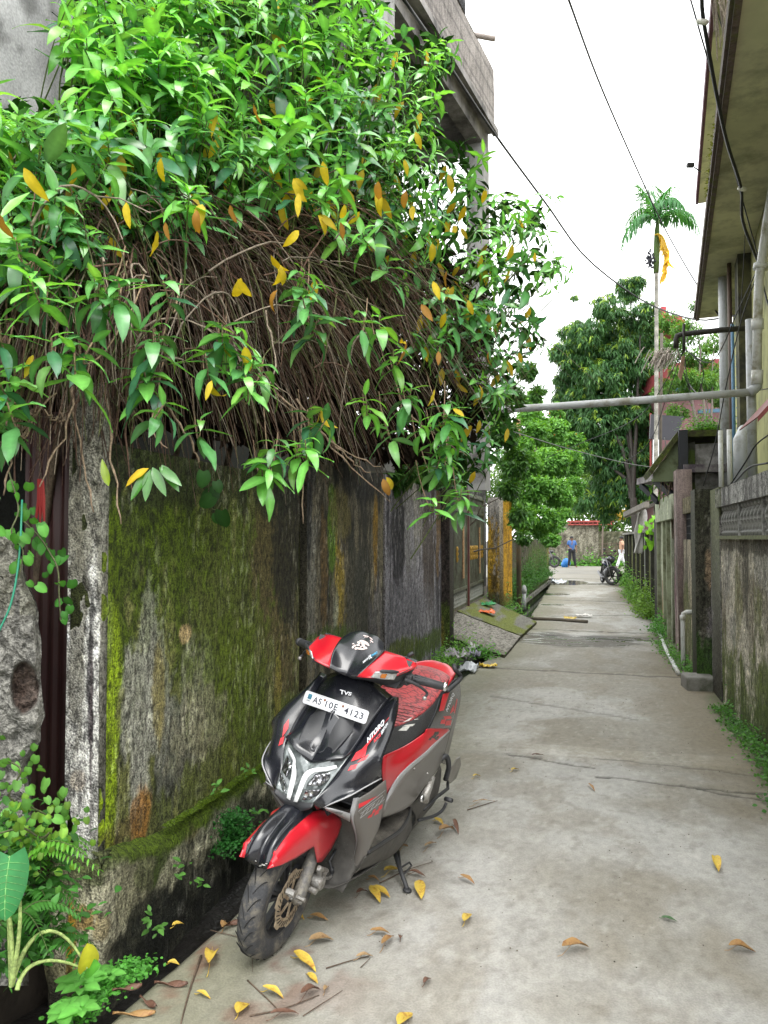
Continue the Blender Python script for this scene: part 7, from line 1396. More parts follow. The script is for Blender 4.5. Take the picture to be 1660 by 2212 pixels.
flo = [[(1075, 1190, .215), (1290, 1040, .225), (1480, 905, .225), (1585, 760, .215), (1635, 600, .20)], [(1030, 1130, .10), (1200, 960, .12), (1380, 830, .14), (1500, 700, .15), (1600, 590, .16)], [(985, 1060, .01), (1110, 900, .02), (1250, 760, .04), (1400, 690, .08), (1560, 590, .12)]]
fb_ = mat('ribbed_floor', (.10, .092, .08), .8, var=.3, scale=18, dirt=(.17, .155, .13), dscale=9, damt=.6, bump=.6, bscale=220)
flz = [[q(4, *p) for p in flo[0]]]; zf = [p[2] for p in flz[0]]
flz += [[qz(4, r[0], r[1], zf[i]-.004) for i, r in enumerate(flo[k])] for k in (1, 2)]
for r in flz:
    for p in r: p[1] = max(p[1], 0.)
patch('floorboard', flz, fb_, nu=12, nv=24, both=True)
patch('floor_rim', qs_(4, [[(1068, 1170, .216), (1290, 1020, .226), (1478, 888, .226), (1582, 745, .216), (1632, 590, .2)], [(1066, 1215, .218), (1300, 1065, .230), (1500, 925, .230), (1605, 775, .220), (1645, 620, .205)]]), K_MAT, nu=4, nv=24, both=True, off=.003)
patch('floor_side', qs_(4, [[(1030, 1260, .21), (1300, 1075, .23), (1500, 935, .23), (1605, 785, .222), (1650, 640, .21)], [(960, 1380, .19), (1240, 1210, .22), (1430, 1090, .225), (1560, 950, .22), (1650, 820, .215)], [(900, 1460, .165), (1180, 1345, .195), (1380, 1250, .205), (1560, 1060, .205), (1660, 880, .205)]]), K_DUST, nu=10, nv=24, both=True)
patch('belly', [[(-.22, 0, .20), (-.22, .10, .20), (-.26, .165, .235)], [(-.5, 0, .19), (-.5, .12, .19), (-.5, .20, .235)], [(-.8, 0, .22), (-.8, .12, .22), (-.8, .20, .26)]], K_DUST, body=False)
patch('radiator_shroud', qs_(4, [[(600, 1612, .098), (590, 1560, .02)], [(780, 1535, .13), (760, 1480, .02)], [(935, 1440, .165), (900, 1380, .02)]]), K_DUST, body=False, nu=8, nv=5)
# ---- red flank, grey flank, tail ----
red = [[(1052, 905, .19), (1200, 832, .185), (1320, 750, .178), (1345, 722, .176), (1420, 722, .172), (1488, 722, .166)], [(1048, 1040, .197), (1160, 945, .212), (1270, 860, .210), (1340, 800, .20), (1410, 760, .185), (1489, 726, .168)], [(1075, 1160, .19), (1150, 1045, .215), (1235, 958, .225), (1325, 885, .215), (1400, 812, .198), (1492, 731, .17)]]
patch('side_panel', qs_(1, red), K_RED, nv=26, both=True, sm=30)
patch('ridge_strip', qs_(1, [[(1075, 1160, .191), (1150, 1045, .217), (1235, 958, .227), (1325, 885, .217), (1400, 812, .20), (1492, 731, .171)], [(1066, 1215, .200), (1175, 1060, .220), (1240, 985, .230), (1335, 905, .218), (1410, 825, .201), (1494, 737, .171)]]), K_SIL, nu=4, nv=26, both=True)
patch('rear_flank', qs_(1, [[(1066, 1215, .200), (1175, 1060, .220), (1240, 985, .230), (1335, 905, .218), (1410, 825, .201), (1494, 737, .171)], [(1055, 1270, .205), (1160, 1170, .224), (1270, 1090, .232), (1370, 1000, .220), (1425, 900, .200), (1480, 800, .180)], [(1045, 1312, .20), (1130, 1285, .215), (1240, 1222, .225), (1345, 1080, .222), (1405, 1005, .205), (1440, 940, .188)]]), K_GRY, nv=26, nu=12, both=True)
m = MB()
for (x, y) in ((1258, 990), (1345, 1020)): p = q(1, x, y, .234); m.ball(p, .006, 8)
m.build('screw', K_ALU, sc, True, local=True)
for sg in (1, -1):
    def mq(*a): p = q(1, *a); p[1] *= sg; return p
    m = MB(); m.tube([mq(1318, 1195, .255), mq(1335, 1155, .262), mq(1360, 1100, .262), mq(1385, 1045, .255)], [.026, .020, .016, .009], 12); fpg = m.build('folding_footrest', K_ALU, sc, True, local=True)
    m = MB(); p = mq(1316, 1188, .283); m.tube([p-(0, sg*.012, 0), p], .016, 14); m.build('footrest_cap', K_CHR, fpg, True, local=True)
    m = MB(); m.tube([p, p+(0, sg*.003, 0)], .008, 10); m.build('footrest_pin', K_GRV, fpg, local=True)
patch('engine_cover', qs_(1, [[(1225, 1235, .205), (1320, 1140, .21), (1400, 1030, .20), (1430, 965, .18)], [(1270, 1310, .19), (1360, 1210, .20), (1415, 1120, .19), (1438, 1000, .17)], [(1240, 1400, .15), (1330, 1290, .16), (1400, 1200, .16), (1432, 1080, .15)]]), K_DUST, nu=10, nv=16, both=True, body=False)
rw = wheelp(np.array([-1.285, 0, .235]), 'rear_wheel', .052)
m = MB(); m.prism([(-.6, -.10, .2), (-1.25, -.10, .2), (-1.3, -.10, .45), (-.6, -.10, .45)], (0, .17, 0)); m.build('engine', K_DUST, sc, local=True, bevel=.03)
m = MB(); m.tube([(-.7, -.14, .25), (-.95, -.16, .28), (-1.1, -.16, .32), (-1.55, -.17, .42)], [.02, .03, .05, .045], 12); m.build('exhaust', K_MAT, sc, True, local=True)
m = MB(); m.tube(cr(np.array([q(1, 1285, 1330, .19), q(1, 1390, 1300, .23), q(1, 1445, 1262, .25), q(1, 1470, 1215, .26)]), 12), .008, 8); a = q(1, 1462, 1186, .27); b = q(1, 1508, 1200, .31); m.tube([a, b], .011, 10); m.build('kick_starter', K_MAT, sc, True, local=True)
m = MB(); m.tube(cr(np.array([q(1, 1430, 925, .18), q(1, 1470, 905, .20), q(1, 1487, 970, .21), q(1, 1465, 1060, .20)]), 12), [.014]*12, 8); m.build('tail_bracket', K_MAT, sc, True, local=True)
m = MB(); P = [q(1, *a) for a in [(1557, 905, .16), (1562, 960, .16), (1530, 1050, .16), (1490, 1085, .15), (1478, 1060, .15), (1505, 970, .15), (1535, 920, .155)]]; m.prism(P, (.0, .006, 0)); m.build('mud_flap', mat('smoky_plastic', (.17, .16, .14), .4, var=.3), sc, local=True)
m = MB(); m.tube([q(1, 1480, 1080, .15), q(1, 1480, 1120, .18), q(1, 1420, 1165, .20)], .009, 7); m.tube([q(1, 1420, 1165, .20), q(1, 1320, 1260, .19)], .008, 6); m.build('lower_stay', K_MAT, sc, True, local=True)
# side stand reaching the ground
gp = B3@(onZ(880, 1924, .004)-SO); top = q(4, 1425, 1200, .16); top2 = q(4, 1475, 1180, .15)
m = MB(); m.tube([top, top+(gp-top)*.5, gp+(0, 0, .006)], [.011, .011, .010], 8); m.tube([top2, top+(gp-top)*.45], .008, 6); fo = gp; m.tube([fo-su@B3.T*0+np.array([.0, 0, .0])+(0, 0, .0), fo+(0, 0, .008)], [.022, .018], 12)
a = top+(gp-top)*.42; b = top+(gp-top)*.62; c1 = q(4, 1620, 1325, .22); c2 = q(4, 1650, 1370, .23); m.tube([a, c1, c2, b], .0045, 6); m.build('side_stand', K_MAT, sc, True, local=True)
# seat
xs_ = [(-.40, .775, .05), (-.46, .80, .095), (-.60, .80, .118), (-.80, .805, .138), (-.98, .835, .145), (-1.12, .885, .138), (-1.24, .912, .125), (-1.34, .905, .09), (-1.38, .89, .05)]
rows = [[(x, 0, z+.012), (x, w_*.55, z+.010), (x, w_*.9, z+.002), (x, w_, z-.006)] for x, z, w_ in xs_]
def seat_mat():
    m, t, b = nmat('cracked_red_leatherette'); N = t.nodes; L = t.links; tc = N.new('ShaderNodeTexCoord'); mp = N.new('ShaderNodeMapping'); mp.inputs['Scale'].default_value = (1.7, 1, 1); L.new(tc.outputs['Object'], mp.inputs['Vector'])
    nz = N.new('ShaderNodeTexNoise'); nz.inputs['Scale'].default_value = 25; L.new(mp.outputs[0], nz.inputs['Vector']); ad = N.new('ShaderNodeVectorMath'); ad.operation = 'MULTIPLY_ADD'; ad.inputs[1].default_value = (.03, .03, .03); L.new(nz.outputs['Color'], ad.inputs[0]); L.new(mp.outputs[0], ad.inputs[2])
    v = N.new('ShaderNodeTexVoronoi'); v.feature = 'DISTANCE_TO_EDGE'; v.inputs['Scale'].default_value = 24; L.new(ad.outputs[0], v.inputs['Vector']); r = N.new('ShaderNodeValToRGB'); e = r.color_ramp.elements; e[0].position = .02; e[1].position = .10; e[0].color = (.085, .018, .022, 1); e[1].color = (.34, .05, .055, 1); L.new(v.outputs['Distance'], r.inputs['Fac'])
    L.new(r.outputs['Color'], b.inputs['Base Color']); b.inputs['Roughness'].default_value = .42; bp = N.new('ShaderNodeBump'); bp.inputs['Strength'].default_value = .5; bp.inputs['Distance'].default_value = .004; L.new(v.outputs['Distance'], bp.inputs['Height']); L.new(bp.outputs[0], b.inputs['Normal']); return m
seat_ = patch('seat', rows, seat_mat(), nu=40, nv=10, th=.01)
K_VIN = mat('black_vinyl_cover', (.028, .028, .030), .62, var=.25, scale=30, bump=.5, bscale=400)
patch('seat_side', [[(x, w_, z-.006) for x, z, w_ in xs_[1:7]], [tuple(p) for p in [q(1, 1050, 900, .168), q(1, 1120, 880, .178), q(1, 1210, 832, .182), q(1, 1330, 738, .175), q(1, 1400, 625, .166), q(1, 1450, 535, .152)]]], K_VIN, nu=10, nv=24, both=True)
# rib piping across the seat
m = MB()
for k in range(7):
    x = -.60-.045*k; z = np.interp(-x, [.4, .46, .6, .8, .98, 1.12], [.775, .8, .8, .805, .835, .885]); w_ = np.interp(-x, [.4, .46, .6, .8, .98, 1.12], [.05, .095, .118, .138, .145, .138])
    m.tube([(x+.05, w_*.35, z+.0125), (x+.015, w_*.65, z+.010), (x-.03, w_*.97, z+.0)], .0014, 4); m.tube([(x+.05, -w_*.35, z+.0125), (x+.015, -w_*.65, z+.010), (x-.03, -w_*.97, z+.0)], .0014, 4)
m.build('seat_piping', K_GRV, seat_, local=True)
patch('tail_cowl', [[(-1.22, 0, .885), (-1.22, .08, .885), (-1.20, .135, .87)], [(-1.36, 0, .925), (-1.35, .075, .922), (-1.31, .125, .905)], [(-1.44, 0, .940), (-1.43, .065, .937), (-1.37, .115, .91)], [(-1.50, 0, .90), (-1.49, .05, .89), (-1.44, .09, .85)]], K_RED, nu=14, nv=10)
patch('tail_side', qs_(1, [[(1425, 520, .150), (1395, 620, .166), (1345, 727, .176)], [(1480, 445, .150), (1450, 590, .168), (1420, 726, .172)], [(1525, 400, .148), (1505, 560, .160), (1480, 724, .167)], [(1560, 372, .125), (1556, 510, .135), (1500, 722, .158)]]), K_BLK, nu=18, nv=16, both=True)
patch('rear_end', qs_(1, [[(1560, 372, .125), (1556, 510, .135), (1500, 722, .158), (1440, 945, .186)], [(1560, 400, .0), (1565, 530, .0), (1520, 740, .0), (1470, 960, .0)]]), K_GRY, nu=6, nv=14, body=False)
for sg in (1, -1):
    def mq(*a): p = q(1, *a); p[1] *= sg; return p
    m = MB(); m.tube(cr(np.array([mq(1520, 298, .118), mq(1530, 330, .135), mq(1562, 368, .15), mq(1556, 400, .16), mq(1520, 435, .165), mq(1478, 470, .165)]), 20), [.012]*20, 8); m.build('grab_rail', K_MAT, sc, True, local=True)
m = MB(); m.box((-.48, 0, .55), (.1, .26, .42)); m.box((-.85, 0, .58), (.75, .30, .34)); m.build('under_seat_box', K_MAT, sc, local=True, bevel=.02)
# ---- decals, laid onto the panels ----
allV = []; allF = []; n0 = 0
for V, F4 in BODY: allV.append(V); allF += (F4+n0).tolist(); n0 += len(V)
bvh = BVHTree.FromPolygons(np.concatenate(allV).tolist(), allF)
eye = Vector(B3@(CAM-SO))
def lay(s, x, y, off=.0025):
    u, v = uvq(s, x, y); d = Vector(B3@ray(u, v)).normalized(); h = bvh.ray_cast(eye, d)
    return (h[0]-d*off) if h[0] is not None else None
def decal(name, polys, mt, s=1, off=.0025, sub=8):
    m = MB()
    for poly in polys:
        P = np.array(poly, float); 
        if len(P) == 4:
            g2 = [[(P[0]*(1-i/sub)+P[1]*i/sub)*(1-j/sub)+(P[3]*(1-i/sub)+P[2]*i/sub)*j/sub for j in range(sub+1)] for i in range(sub+1)]
            pts = [lay(s, *p, off) for r in g2 for p in r]; fs = [tuple(f) for f in gridf(sub+1, sub+1)]; fs = [f for f in fs if all(pts[k] is not None for k in f)]
        else: pts = [lay(s, *p, off) for p in P]; fs = [tuple(range(len(P)))] if all(p is not None for p in pts) else []
        m.add([p if p is not None else (0, 0, 0) for p in pts], fs)
    # drop unused vertices
    used = sorted({i for f in m.f for i in f}); mp_ = {a: b for b, a in enumerate(used)}; m.v = [m.v[i] for i in used]; m.c = [m.c[i] for i in used]; m.f = [tuple(mp_[i] for i in f) for f in m.f]
    if m.f: return m.build(name, mt, sc, local=True)
def tdecal(name, s, txt, quad, mt, bold=.03, shear=.3, off=.003, extra=None):
    """quad: pixel corners: start-bottom, end-bottom, end-top, start-top"""
    m = MB(); V, Fc = text_mesh(txt, bold, shear, 1.05); V = fit(V, 0, 1, 0, 1); Q = np.array(quad, float); P = []
    for v in V: a, b = v[0], v[1]; p = (Q[0]*(1-a)+Q[1]*a)*(1-b)+(Q[3]*(1-a)+Q[2]*a)*b; P.append(lay(s, *p, off))
    fs = [f for f in Fc if all(P[k] is not None for k in f)]; m.add([p if p is not None else (0, 0, 0) for p in P], fs)
    used = sorted({i for f in m.f for i in f}); mp_ = {a: b for b, a in enumerate(used)}; m.v = [m.v[i] for i in used]; m.c = [m.c[i] for i in used]; m.f = [tuple(mp_[i] for i in f) for f in m.f]
    if m.f: return m.build(name, mt, sc, local=True)
tdecal('lettering', 1, 'NTORQ', [(948, 825), (1062, 690), (1055, 655), (938, 790)], K_DWHT, .045)
tdecal('lettering', 1, 'RACE', [(993, 815), (1040, 765), (1034, 748), (984, 797)], K_DRED, .03)
tdecal('lettering', 1, 'EDITION', [(1042, 762), (1085, 690), (1079, 676), (1035, 745)], K_DWHT, .03)
tdecal('lettering', 1, 'NTORQ', [(1478, 615), (1530, 490), (1512, 480), (1466, 600)], K_DWHT, .045)
tdecal('lettering', 1, 'TVS', [(770, 492), (842, 503), (845, 482), (762, 460)], K_DWHT, .03, .25, .009)
tdecal('lettering', 1, 'SMART', [(918, 288), (962, 252), (958, 240), (912, 278)], K_DWHT, .03)
tdecal('lettering', 1, 'X', [(958, 262), (985, 248), (968, 228), (950, 240)], K_DWHT, .04)
tdecal('lettering', 1, 'CONNECT', [(975, 243), (1018, 218), (1010, 208), (968, 234)], mat('decal_cyan', (.03, .35, .6), .4), .03)
decal('red_stripe', [[(838, 940), (880, 925), (1092, 640), (1085, 655)], [(838, 938), (872, 878), (945, 838), (930, 905)], [(876, 948), (905, 920), (958, 890), (935, 925)], [(815, 1002), (835, 968), (882, 955), (868, 985)]], K_DRED)
decal('red_stripe', [[(1520, 612), (1528, 622), (1545, 530), (1540, 520)], [(1422, 606), (1455, 600), (1492, 478), (1448, 492)], [(1450, 640), (1500, 636), (1508, 655), (1462, 660)], [(1438, 662), (1468, 660), (1462, 690), (1430, 690)], [(1470, 668), (1505, 664), (1500, 700), (1462, 700)], [(1495, 625), (1522, 600), (1520, 560), (1505, 590)]], K_DRED)
decal('red_stripe', [[(392, 700), (425, 655), (420, 720), (380, 778)], [(370, 785), (395, 772), (385, 820), (355, 836)]], K_DRED)
decal('checker_mark', [[(1395, 742), (1424, 740), (1416, 762), (1384, 764)], [(1365, 780), (1384, 764), (1410, 764), (1394, 786)], [(1392, 788), (1412, 770), (1425, 772), (1404, 798)], [(1350, 796), (1362, 782), (1376, 784), (1366, 798)]], K_BLK)
decal('red_stripe', [[(888, 1252), (890, 1222), (1022, 1163), (1016, 1180)], [(945, 1318), (958, 1298), (985, 1284), (975, 1308)], [(990, 1300), (1000, 1270), (1025, 1252), (1020, 1285)], [(975, 1290), (985, 1262), (1003, 1252), (996, 1276)], [(1018, 1270), (1022, 1238), (1048, 1222), (1044, 1250)]], K_DRED)
msh = decal('mesh_mark', [[(898, 1318), (882, 1268), (1066, 1125), (1060, 1190)]], mat('mesh_brown', (.05, .042, .035), .6, var=.5, scale=400, dirt=(.2, .19, .17), dscale=260, damt=.7), sub=12)
decal('mesh_lines', [[(897+d_, 1314-d_*.72), (900+d_, 1318-d_*.72), (932+d_, 1262-d_*.70), (929+d_, 1259-d_*.70)] for d_ in (0, 32, 64, 96, 124)]+[[(884, 1270), (885, 1274), (1066, 1132), (1066, 1127)], [(898, 1314), (900, 1319), (1062, 1192), (1062, 1187)], [(900, 1285), (902, 1289), (1000, 1215), (998, 1211)], [(930, 1250), (932, 1254), (1050, 1165), (1048, 1161)]], K_SIL, off=.005)
# scuffs through the seat cover, sticker on the visor
decal('scuff', [[(1150, 735), (1180, 712), (1232, 704), (1206, 735)], [(1175, 708), (1200, 697), (1265, 688), (1245, 705)], [(1178, 682), (1215, 660), (1250, 640), (1225, 668)], [(1255, 660), (1280, 655), (1288, 658), (1262, 664)]], mat('worn_backing', (.50, .49, .46), .9, var=.25, scale=60), sub=5)
def blob(cx, cy, rx, ry, rot=0., k=12, wob=.1, sd=0):
    return [(cx+math.cos(R(rot))*rx*math.cos(a)*(1+wob*math.sin(3*a+sd))-math.sin(R(rot))*ry*math.sin(a), cy+math.sin(R(rot))*rx*math.cos(a)*(1+wob*math.sin(3*a+sd))+math.cos(R(rot))*ry*math.sin(a)) for a in np.linspace(0, 2*math.pi, k+1)[:-1]]
decal('figure_sticker', [blob(925, 148, 34, 11, 22), blob(890, 150, 12, 8, 30), blob(918, 165, 9, 18, -35, sd=1), blob(885, 166, 12, 7, 5), blob(862, 170, 9, 7, 0), blob(850, 180, 7, 9, 10), blob(895, 190, 34, 7, 8), blob(932, 185, 14, 9, 15, sd=2), blob(870, 189, 9, 8, 0), blob(852, 157, 7, 4, -20), blob(948, 163, 14, 6, 35), blob(905, 176, 10, 5, -30)], mat('sticker_pink', (.62, .50, .48), .5), off=.003)
decal('figure_sticker', [[(918, 105), (922, 99), (958, 108), (955, 113)], [(930, 104), (934, 104), (932, 118), (928, 118)], [(944, 108), (948, 110), (944, 120), (941, 118)], [(962, 112), (982, 128), (979, 133), (960, 118)], [(966, 130), (986, 146), (983, 152), (963, 136)], [(970, 140), (974, 138), (968, 152), (965, 150)]], bpy.data.materials['sticker_pink'], off=.003, sub=2)
decal('scuff', [blob(255, 1625, 14, 5, 20), blob(235, 1632, 10, 4, -10), blob(205, 1600, 6, 3, 40), blob(275, 1618, 8, 3, 0)], bpy.data.materials['worn_backing'], off=.003)
# ================= leaves, twigs and litter on the ground =================
K_YL = (.56, .40, .06); K_OR = (.33, .19, .07); K_BR = (.14, .07, .045); K_GN = (.06, .14, .05); K_TN = (.36, .24, .12)
def leaf_mat_flat(name, col, d):
    return mat(name, col, .6, var=.25, scale=18, dirt=d, dscale=30, damt=.35)
LM = {'yellow': leaf_mat_flat('fallen_yellow', K_YL, (.35, .17, .03)), 'orange': leaf_mat_flat('fallen_orange', K_OR, (.20, .08, .03)), 'brown': leaf_mat_flat('fallen_brown', K_BR, (.07, .03, .02)), 'green': leaf_mat_flat('fallen_green', K_GN, (.03, .05, .02)), 'tan': leaf_mat_flat('fallen_tan', K_TN, (.16, .08, .04))}
def gleaf(x0, y0, x1, y1, col, wid, curl, label, s=None):
    curl *= .55
    """a fallen leaf from stalk pixel to tip pixel (photo at 1660 wide)"""
    a = onZ(x0, y0, .004); b = onZ(x1, y1, .004); b = a+(b-a)*.86; L = np.linalg.norm(b-a)*1.05; px = math.hypot(x1-x0, y1-y0); ds = np.linalg.norm(a-CAM); wm = wid*max(px, 16)/FD*ds; tv, tf, tw = leaf_tpl(.12+curl*.5, .012, .2+curl*.35, min(.6, wm/L), n=8); d = b-a; y = d/np.linalg.norm(d); x = np.cross(y, (0, 0, 1.)); V = tv.copy(); V[:, 2] += .10*np.sin(tv[:, 1]*9+x0)*curl*.5+abs(V[:, 0])*curl
    V[:, 2] -= V[:, 2].min(); V = V*L; W = a+V[:, :1]*x+V[:, 1:2]*y+V[:, 2:3]*np.array([0, 0, 1.]); tl = len(W)
    m = MB(); m.add(W, [tuple(f) for f in tf]); m.tube([a-y*L*.16+(0, 0, .003), a+(0, 0, .003), a+y*L*.5+(0, 0, max(.002, V[12, 2]+.001))], [.0012, .0014, .0006], 4)
    o = m.build('fallen_leaf', LM[col], smooth=True); tag(o, label, 'leaf', 'fallen leaves on the lane'); return o
GL = [(1002, 2000, 1020, 1972, 'yellow', .55, .3, 'upright pointed yellow leaf on open concrete right of the side stand, further out'), (905, 1912, 912, 1948, 'yellow', .62, .2, 'broad yellow leaf right beside the foot of the side stand'), (800, 1925, 825, 1955, 'yellow', .5, .3, 'yellow leaf fanned beside another left of the side stand'), (805, 1925, 848, 1942, 'yellow', .42, .4, 'narrow yellow leaf overlapping the fanned one'),
    (770, 1940, 800, 1925, 'brown', .35, .7, 'brown curled leaf just left of the two fanned yellow leaves'), (995, 1898, 1030, 1912, 'orange', .35, .4, 'slim orange brown leaf right of the broad yellow one'), (830, 1895, 875, 1880, 'yellow', .35, .7, 'crumpled yellow leaf under the scooter belly by a twig'), (795, 1902, 825, 1905, 'orange', .3, .8, 'curled orange leaf in the shade under the belly'),
    (668, 2045, 728, 2030, 'tan', .40, .5, 'long tan leaf lying right of the front tyre'), (635, 2072, 690, 2105, 'yellow', .35, .5, 'bright yellow bent leaf in front of the tyre'), (665, 2108, 690, 2128, 'yellow', .42, .3, 'pale yellow leaf below the bright bent one'), (800, 2022, 850, 2018, 'orange', .28, .6, 'thin orange leaf above the long v of two leaves'), (825, 2055, 855, 2020, 'orange', .32, .5, 'orange leaf forming the right arm of the v'),
    (770, 2075, 812, 2065, 'tan', .28, .5, 'small tan leaf beneath the v of leaves'), (865, 2035, 868, 2020, 'brown', .6, .8, 'tiny dark brown crumpled leaf right of the v'), (1215, 2065, 1282, 2045, 'orange', .36, .6, 'orange brown curled leaf in the middle of the lane'), (1575, 2055, 1642, 2058, 'orange', .34, .6, 'golden brown leaf at the lower right edge'), (1545, 1862, 1555, 1888, 'yellow', .6, .7, 'small folded golden leaf at the right of the lane'),
    (1430, 1985, 1468, 1992, 'green', .3, .2, 'flat dark green leaf on the right half of the lane'), (915, 2132, 935, 2112, 'brown', .4, .6, 'small brown leaf below the middle of the lane'), (860, 2225, 895, 2185, 'yellow', .5, .3, 'golden leaf cut by the bottom edge of the photo'), (512, 2200, 540, 2165, 'yellow', .6, .4, 'diamond shaped yellow leaf near the bottom edge'), (568, 2145, 620, 2160, 'yellow', .30, .6, 'slender yellow leaf right of the long stick'),
    (425, 2150, 460, 2160, 'yellow', .28, .6, 'small pale leaf right beside the long stick'), (450, 2105, 470, 2050, 'yellow', .45, .8, 'upstanding yellow leaf between the ditch and the tyre'), (362, 2085, 392, 2085, 'yellow', .48, .5, 'oval yellow leaf left of the long stick'), (480, 2015, 498, 1995, 'orange', .7, .8, 'crumpled orange leaf on red litter near the tyre'), (372, 2006, 402, 1996, 'yellow', .45, .5, 'yellow leaf hanging on the ditch edge'),
    (585, 2205, 655, 2190, 'brown', .2, .6, 'rusty strip of leaf at the bottom edge'), (650, 2165, 700, 2135, 'brown', .3, .8, 'dark brown folded leaf right of the diamond leaf'), (700, 2150, 712, 2130, 'tan', .4, .8, 'tan curled leaf end beside the dark folded leaf'), (950, 1810, 985, 1790, 'orange', .45, .7, 'dry orange leaf by a twig right of the kick lever'), (980, 1785, 993, 1808, 'brown', .35, .9, 'dark twisted leaf scrap right of the kick lever'), (918, 1840, 948, 1820, 'tan', .28, .5, 'tan sliver of leaf under the dry orange one'),
    (938, 1775, 962, 1785, 'yellow', .5, .5, 'small yellow leaf beside the kick starter pedal'), (1105, 1668, 1125, 1662, 'yellow', .45, .4, 'yellow leaf on the patched crack of the lane'), (1022, 1683, 1042, 1676, 'yellow', .3, .6, 'thin yellow leaf behind the scooter tail'), (1272, 1700, 1288, 1712, 'orange', .3, .5, 'small orange leaf past the crack in mid lane'), (1150, 1640, 1180, 1632, 'brown', .25, .5, 'brown leaf sliver above the crack'), (1022, 1742, 1075, 1730, 'tan', .1, .3, 'pale stalk like leaf strip right of the scooter'),
    (865, 1838, 885, 1828, 'orange', .5, .8, 'orange dead leaf lying near the belly of the scooter'), (885, 1890, 925, 1895, 'brown', .3, .6, 'long brown leaf behind the side stand'), (640, 1975, 660, 1990, 'yellow', .35, .4, 'little yellow leaf right behind the front tyre'), (670, 1985, 715, 1990, 'orange', .35, .4, 'orange leaf just behind the front tyre')]
for g_ in GL: gleaf(*g_)
def twig(p, r, label, col='twig'):
    m = MB(); m.col = (.10, .07, .05); m.tube(cr(np.array([onZ(u, v, .006) for u, v in p]), 10), np.linspace(r, r*.5, 10), 5); return tag(m.build('twig', M_twig, smooth=True, cols=True), label, 'twig', 'twigs on the lane')
twig([(435, 2065), (410, 2140), (390, 2215)], .005, 'long straight stick left of the diamond shaped leaf'); twig([(535, 2118), (580, 2160), (605, 2185)], .003, 'thin twig crossing below the bright bent leaf'); twig([(540, 2195), (610, 2180), (690, 2150)], .003, 'bent twig among the leaves at the bottom'); twig([(705, 2092), (760, 2075), (800, 2065)], .0025, 'thin twig left of the small tan leaf'); twig([(780, 2090), (800, 2070)], .002, 'short dark twig below the v of leaves')
twig([(1010, 1750), (1075, 1730)], .003, 'pale twig right of the scooter tail'); twig([(820, 1908), (880, 1880), (935, 1862)], .0028, 'long twig running under the side stand'); twig([(455, 2010), (520, 2025), (560, 2030)], .002, 'reddish twig reaching the tyre'); twig([(545, 2065), (546, 2100)], .0015, 'tiny upright twig in front of the tyre'); twig([(655, 2195), (740, 2140)], .002, 'thin twig at the bottom right of the leaf heap')
def bark(cx, cy, L, a, label, col):
    m = MB(); c = onZ(cx, cy, .006); n = 9; V = []
    for i in range(n):
        for j in range(4): V.append(c+np.array([math.cos(a), math.sin(a), 0])*L*(i/(n-1)-.5)+np.array([-math.sin(a), math.cos(a), 0])*(.022*(j/3-.5)*(1-abs(i/(n-1)-.5)*1.3))+np.array([0, 0, .008*math.sin(j*1.1+i*.8)+.008]))
    m.add(V, [tuple(f) for f in gridf(n, 4)]); o = m.build('bark_scrap', bpy.data.materials.get(col) or LM['brown'], smooth=True); o.modifiers.new('s', 'SOLIDIFY').thickness = .002; return tag(o, label, 'bark', 'bark and husk scraps')
bark(275, 2140, .10, .6, 'curl of reddish husk beside the creeping weed', 'fallen_brown'); bark(290, 2195, .14, .3, 'flat orange husk strip at the bottom left', 'fallen_orange'); bark(320, 2170, .09, -.4, 'short husk splinter above the flat strip', 'fallen_brown'); bark(370, 2130, .12, .2, 'thin reddish husk on the edge of the lane', 'fallen_brown'); bark(500, 2000, .09, .9, 'rust red husk fragment near the crumpled leaf', 'fallen_brown')
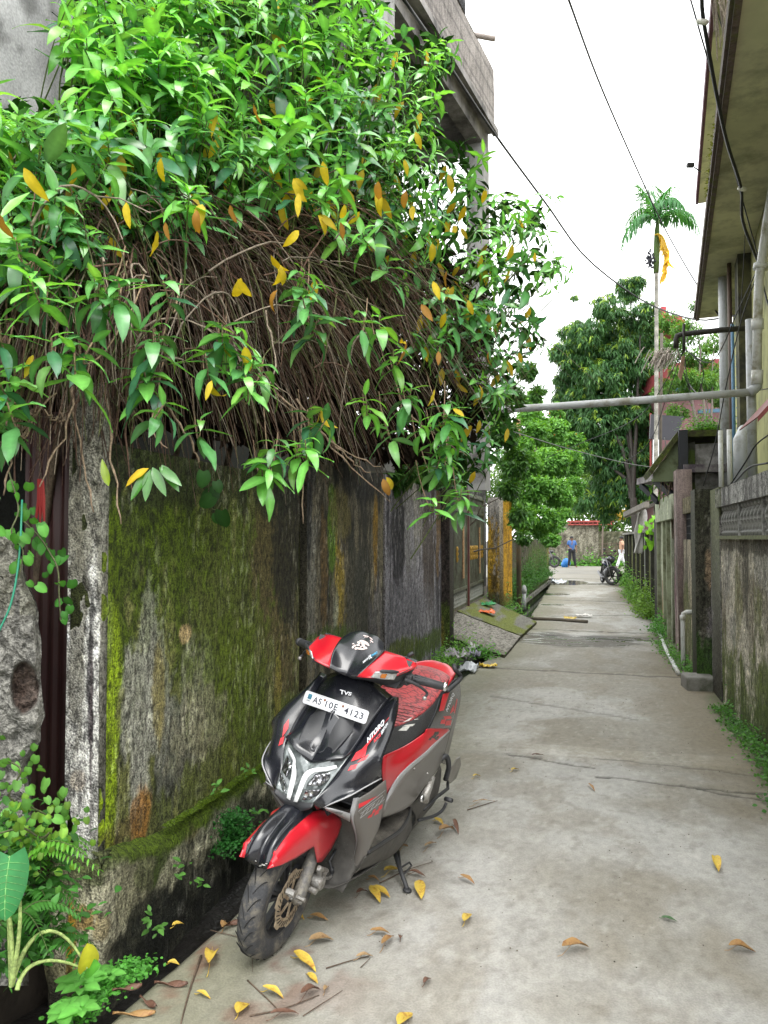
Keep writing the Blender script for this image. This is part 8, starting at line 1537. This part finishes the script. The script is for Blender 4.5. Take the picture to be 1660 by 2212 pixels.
# trash by the ramp and the gate
def wrapper(c, s, label, mt, sd, name='wrapper'):
    r_ = np.random.default_rng(sd); n = 9; V = []
    for i in range(n):
        for j in range(n): V.append(np.array(c)+np.array([(i/(n-1)-.5)*s[0]+r_.normal(0, s[0]*.05), (j/(n-1)-.5)*s[1]+r_.normal(0, s[1]*.05), abs(r_.normal(0, s[2]))+.01]))
    o = mesh_obj(name, V, gridf(n, n), mt); o.modifiers.new('s', 'SOLIDIFY').thickness = .002; return tag(o, label, 'litter', 'plastic litter near the ramp')
pw_ = lambda n, c, r=.25: mat(n, c, r, var=.15, scale=14, coat=.4)
wrapper(onZ(1012, 1452, 0), (.22, .30, .05), 'crumpled silver white packet on the lane edge near the ramp', pw_('silver_foil', (.55, .58, .62)), 1); wrapper(onZ(1053, 1442, 0), (.20, .14, .02), 'flat yellow packet on the lane near the ramp', pw_('yellow_foil', (.70, .48, .03)), 2); wrapper(onZ(985, 1425, .0), (.35, .35, .07), 'heap of clear and pink plastic under the ramp edge', pw_('clear_plastic', (.38, .36, .38)), 3); wrapper(onZ(1028, 1420, .02), (.14, .14, .04), 'small lilac wrapper under the ramp slab', pw_('lilac_foil', (.50, .46, .62)), 4)
wrapper(onZ(1022, 1408, .02), (.16, .2, .05), 'white plastic scrap behind the silver packet', pw_('white_foil', (.6, .6, .6)), 8)
wrapper(np.array([-1.75, 13.4, .29]), (.28, .3, .03), 'orange red wrapper on the mossy ramp slab', pw_('orange_foil', (.65, .12, .02)), 5); wrapper(np.array([-1.85, 14.4, .34]), (.26, .25, .03), 'green wrapper at the top of the mossy ramp slab', pw_('green_foil', (.04, .30, .10)), 6); wrapper(onZ(1232, 1338, .02), (.22, .3, .02), 'yellow card scrap by the stick across the lane', pw_('pale_yellow', (.66, .48, .12)), 7)
wrapper(onZ(1208, 1262, .02), (.5, .5, .10), 'white plastic bag by the puddle at the drain end', pw_('white_bag', (.6, .64, .7)), 9); wrapper(onZ(1262, 1332, .02), (.3, .2, .02), 'white paper scrap beyond the yellow card', pw_('paper', (.65, .63, .6), .8), 10)
m = MB(); m.tube([onZ(1142, 1336, .035), onZ(1200, 1338, .035), onZ(1270, 1343, .035)], .03, 8); tag(m.build('stick', mat('wet_stick', (.10, .085, .065), .7, var=.4), smooth=True), 'long dark stick lying across the lane before the damp patch', 'stick')
# grit and crumbs on the slab
gr = MB(); 
for i in range(420):
    y = rng.uniform(1.9, 9); x = rng.uniform(-1.45, 1.15); r = rng.uniform(.001, .003)*(1+.12*y); gr.col = (0, 0, 0); gr.ball((x, y, r*.4-.002), r, 5, (1, 1, .6))
tag(gr.build('grit', mat('grit', (.10, .085, .065), .9, var=.6, scale=3)), 'scattered grit and crumbs over the concrete lane', 'grit', kind='stuff')
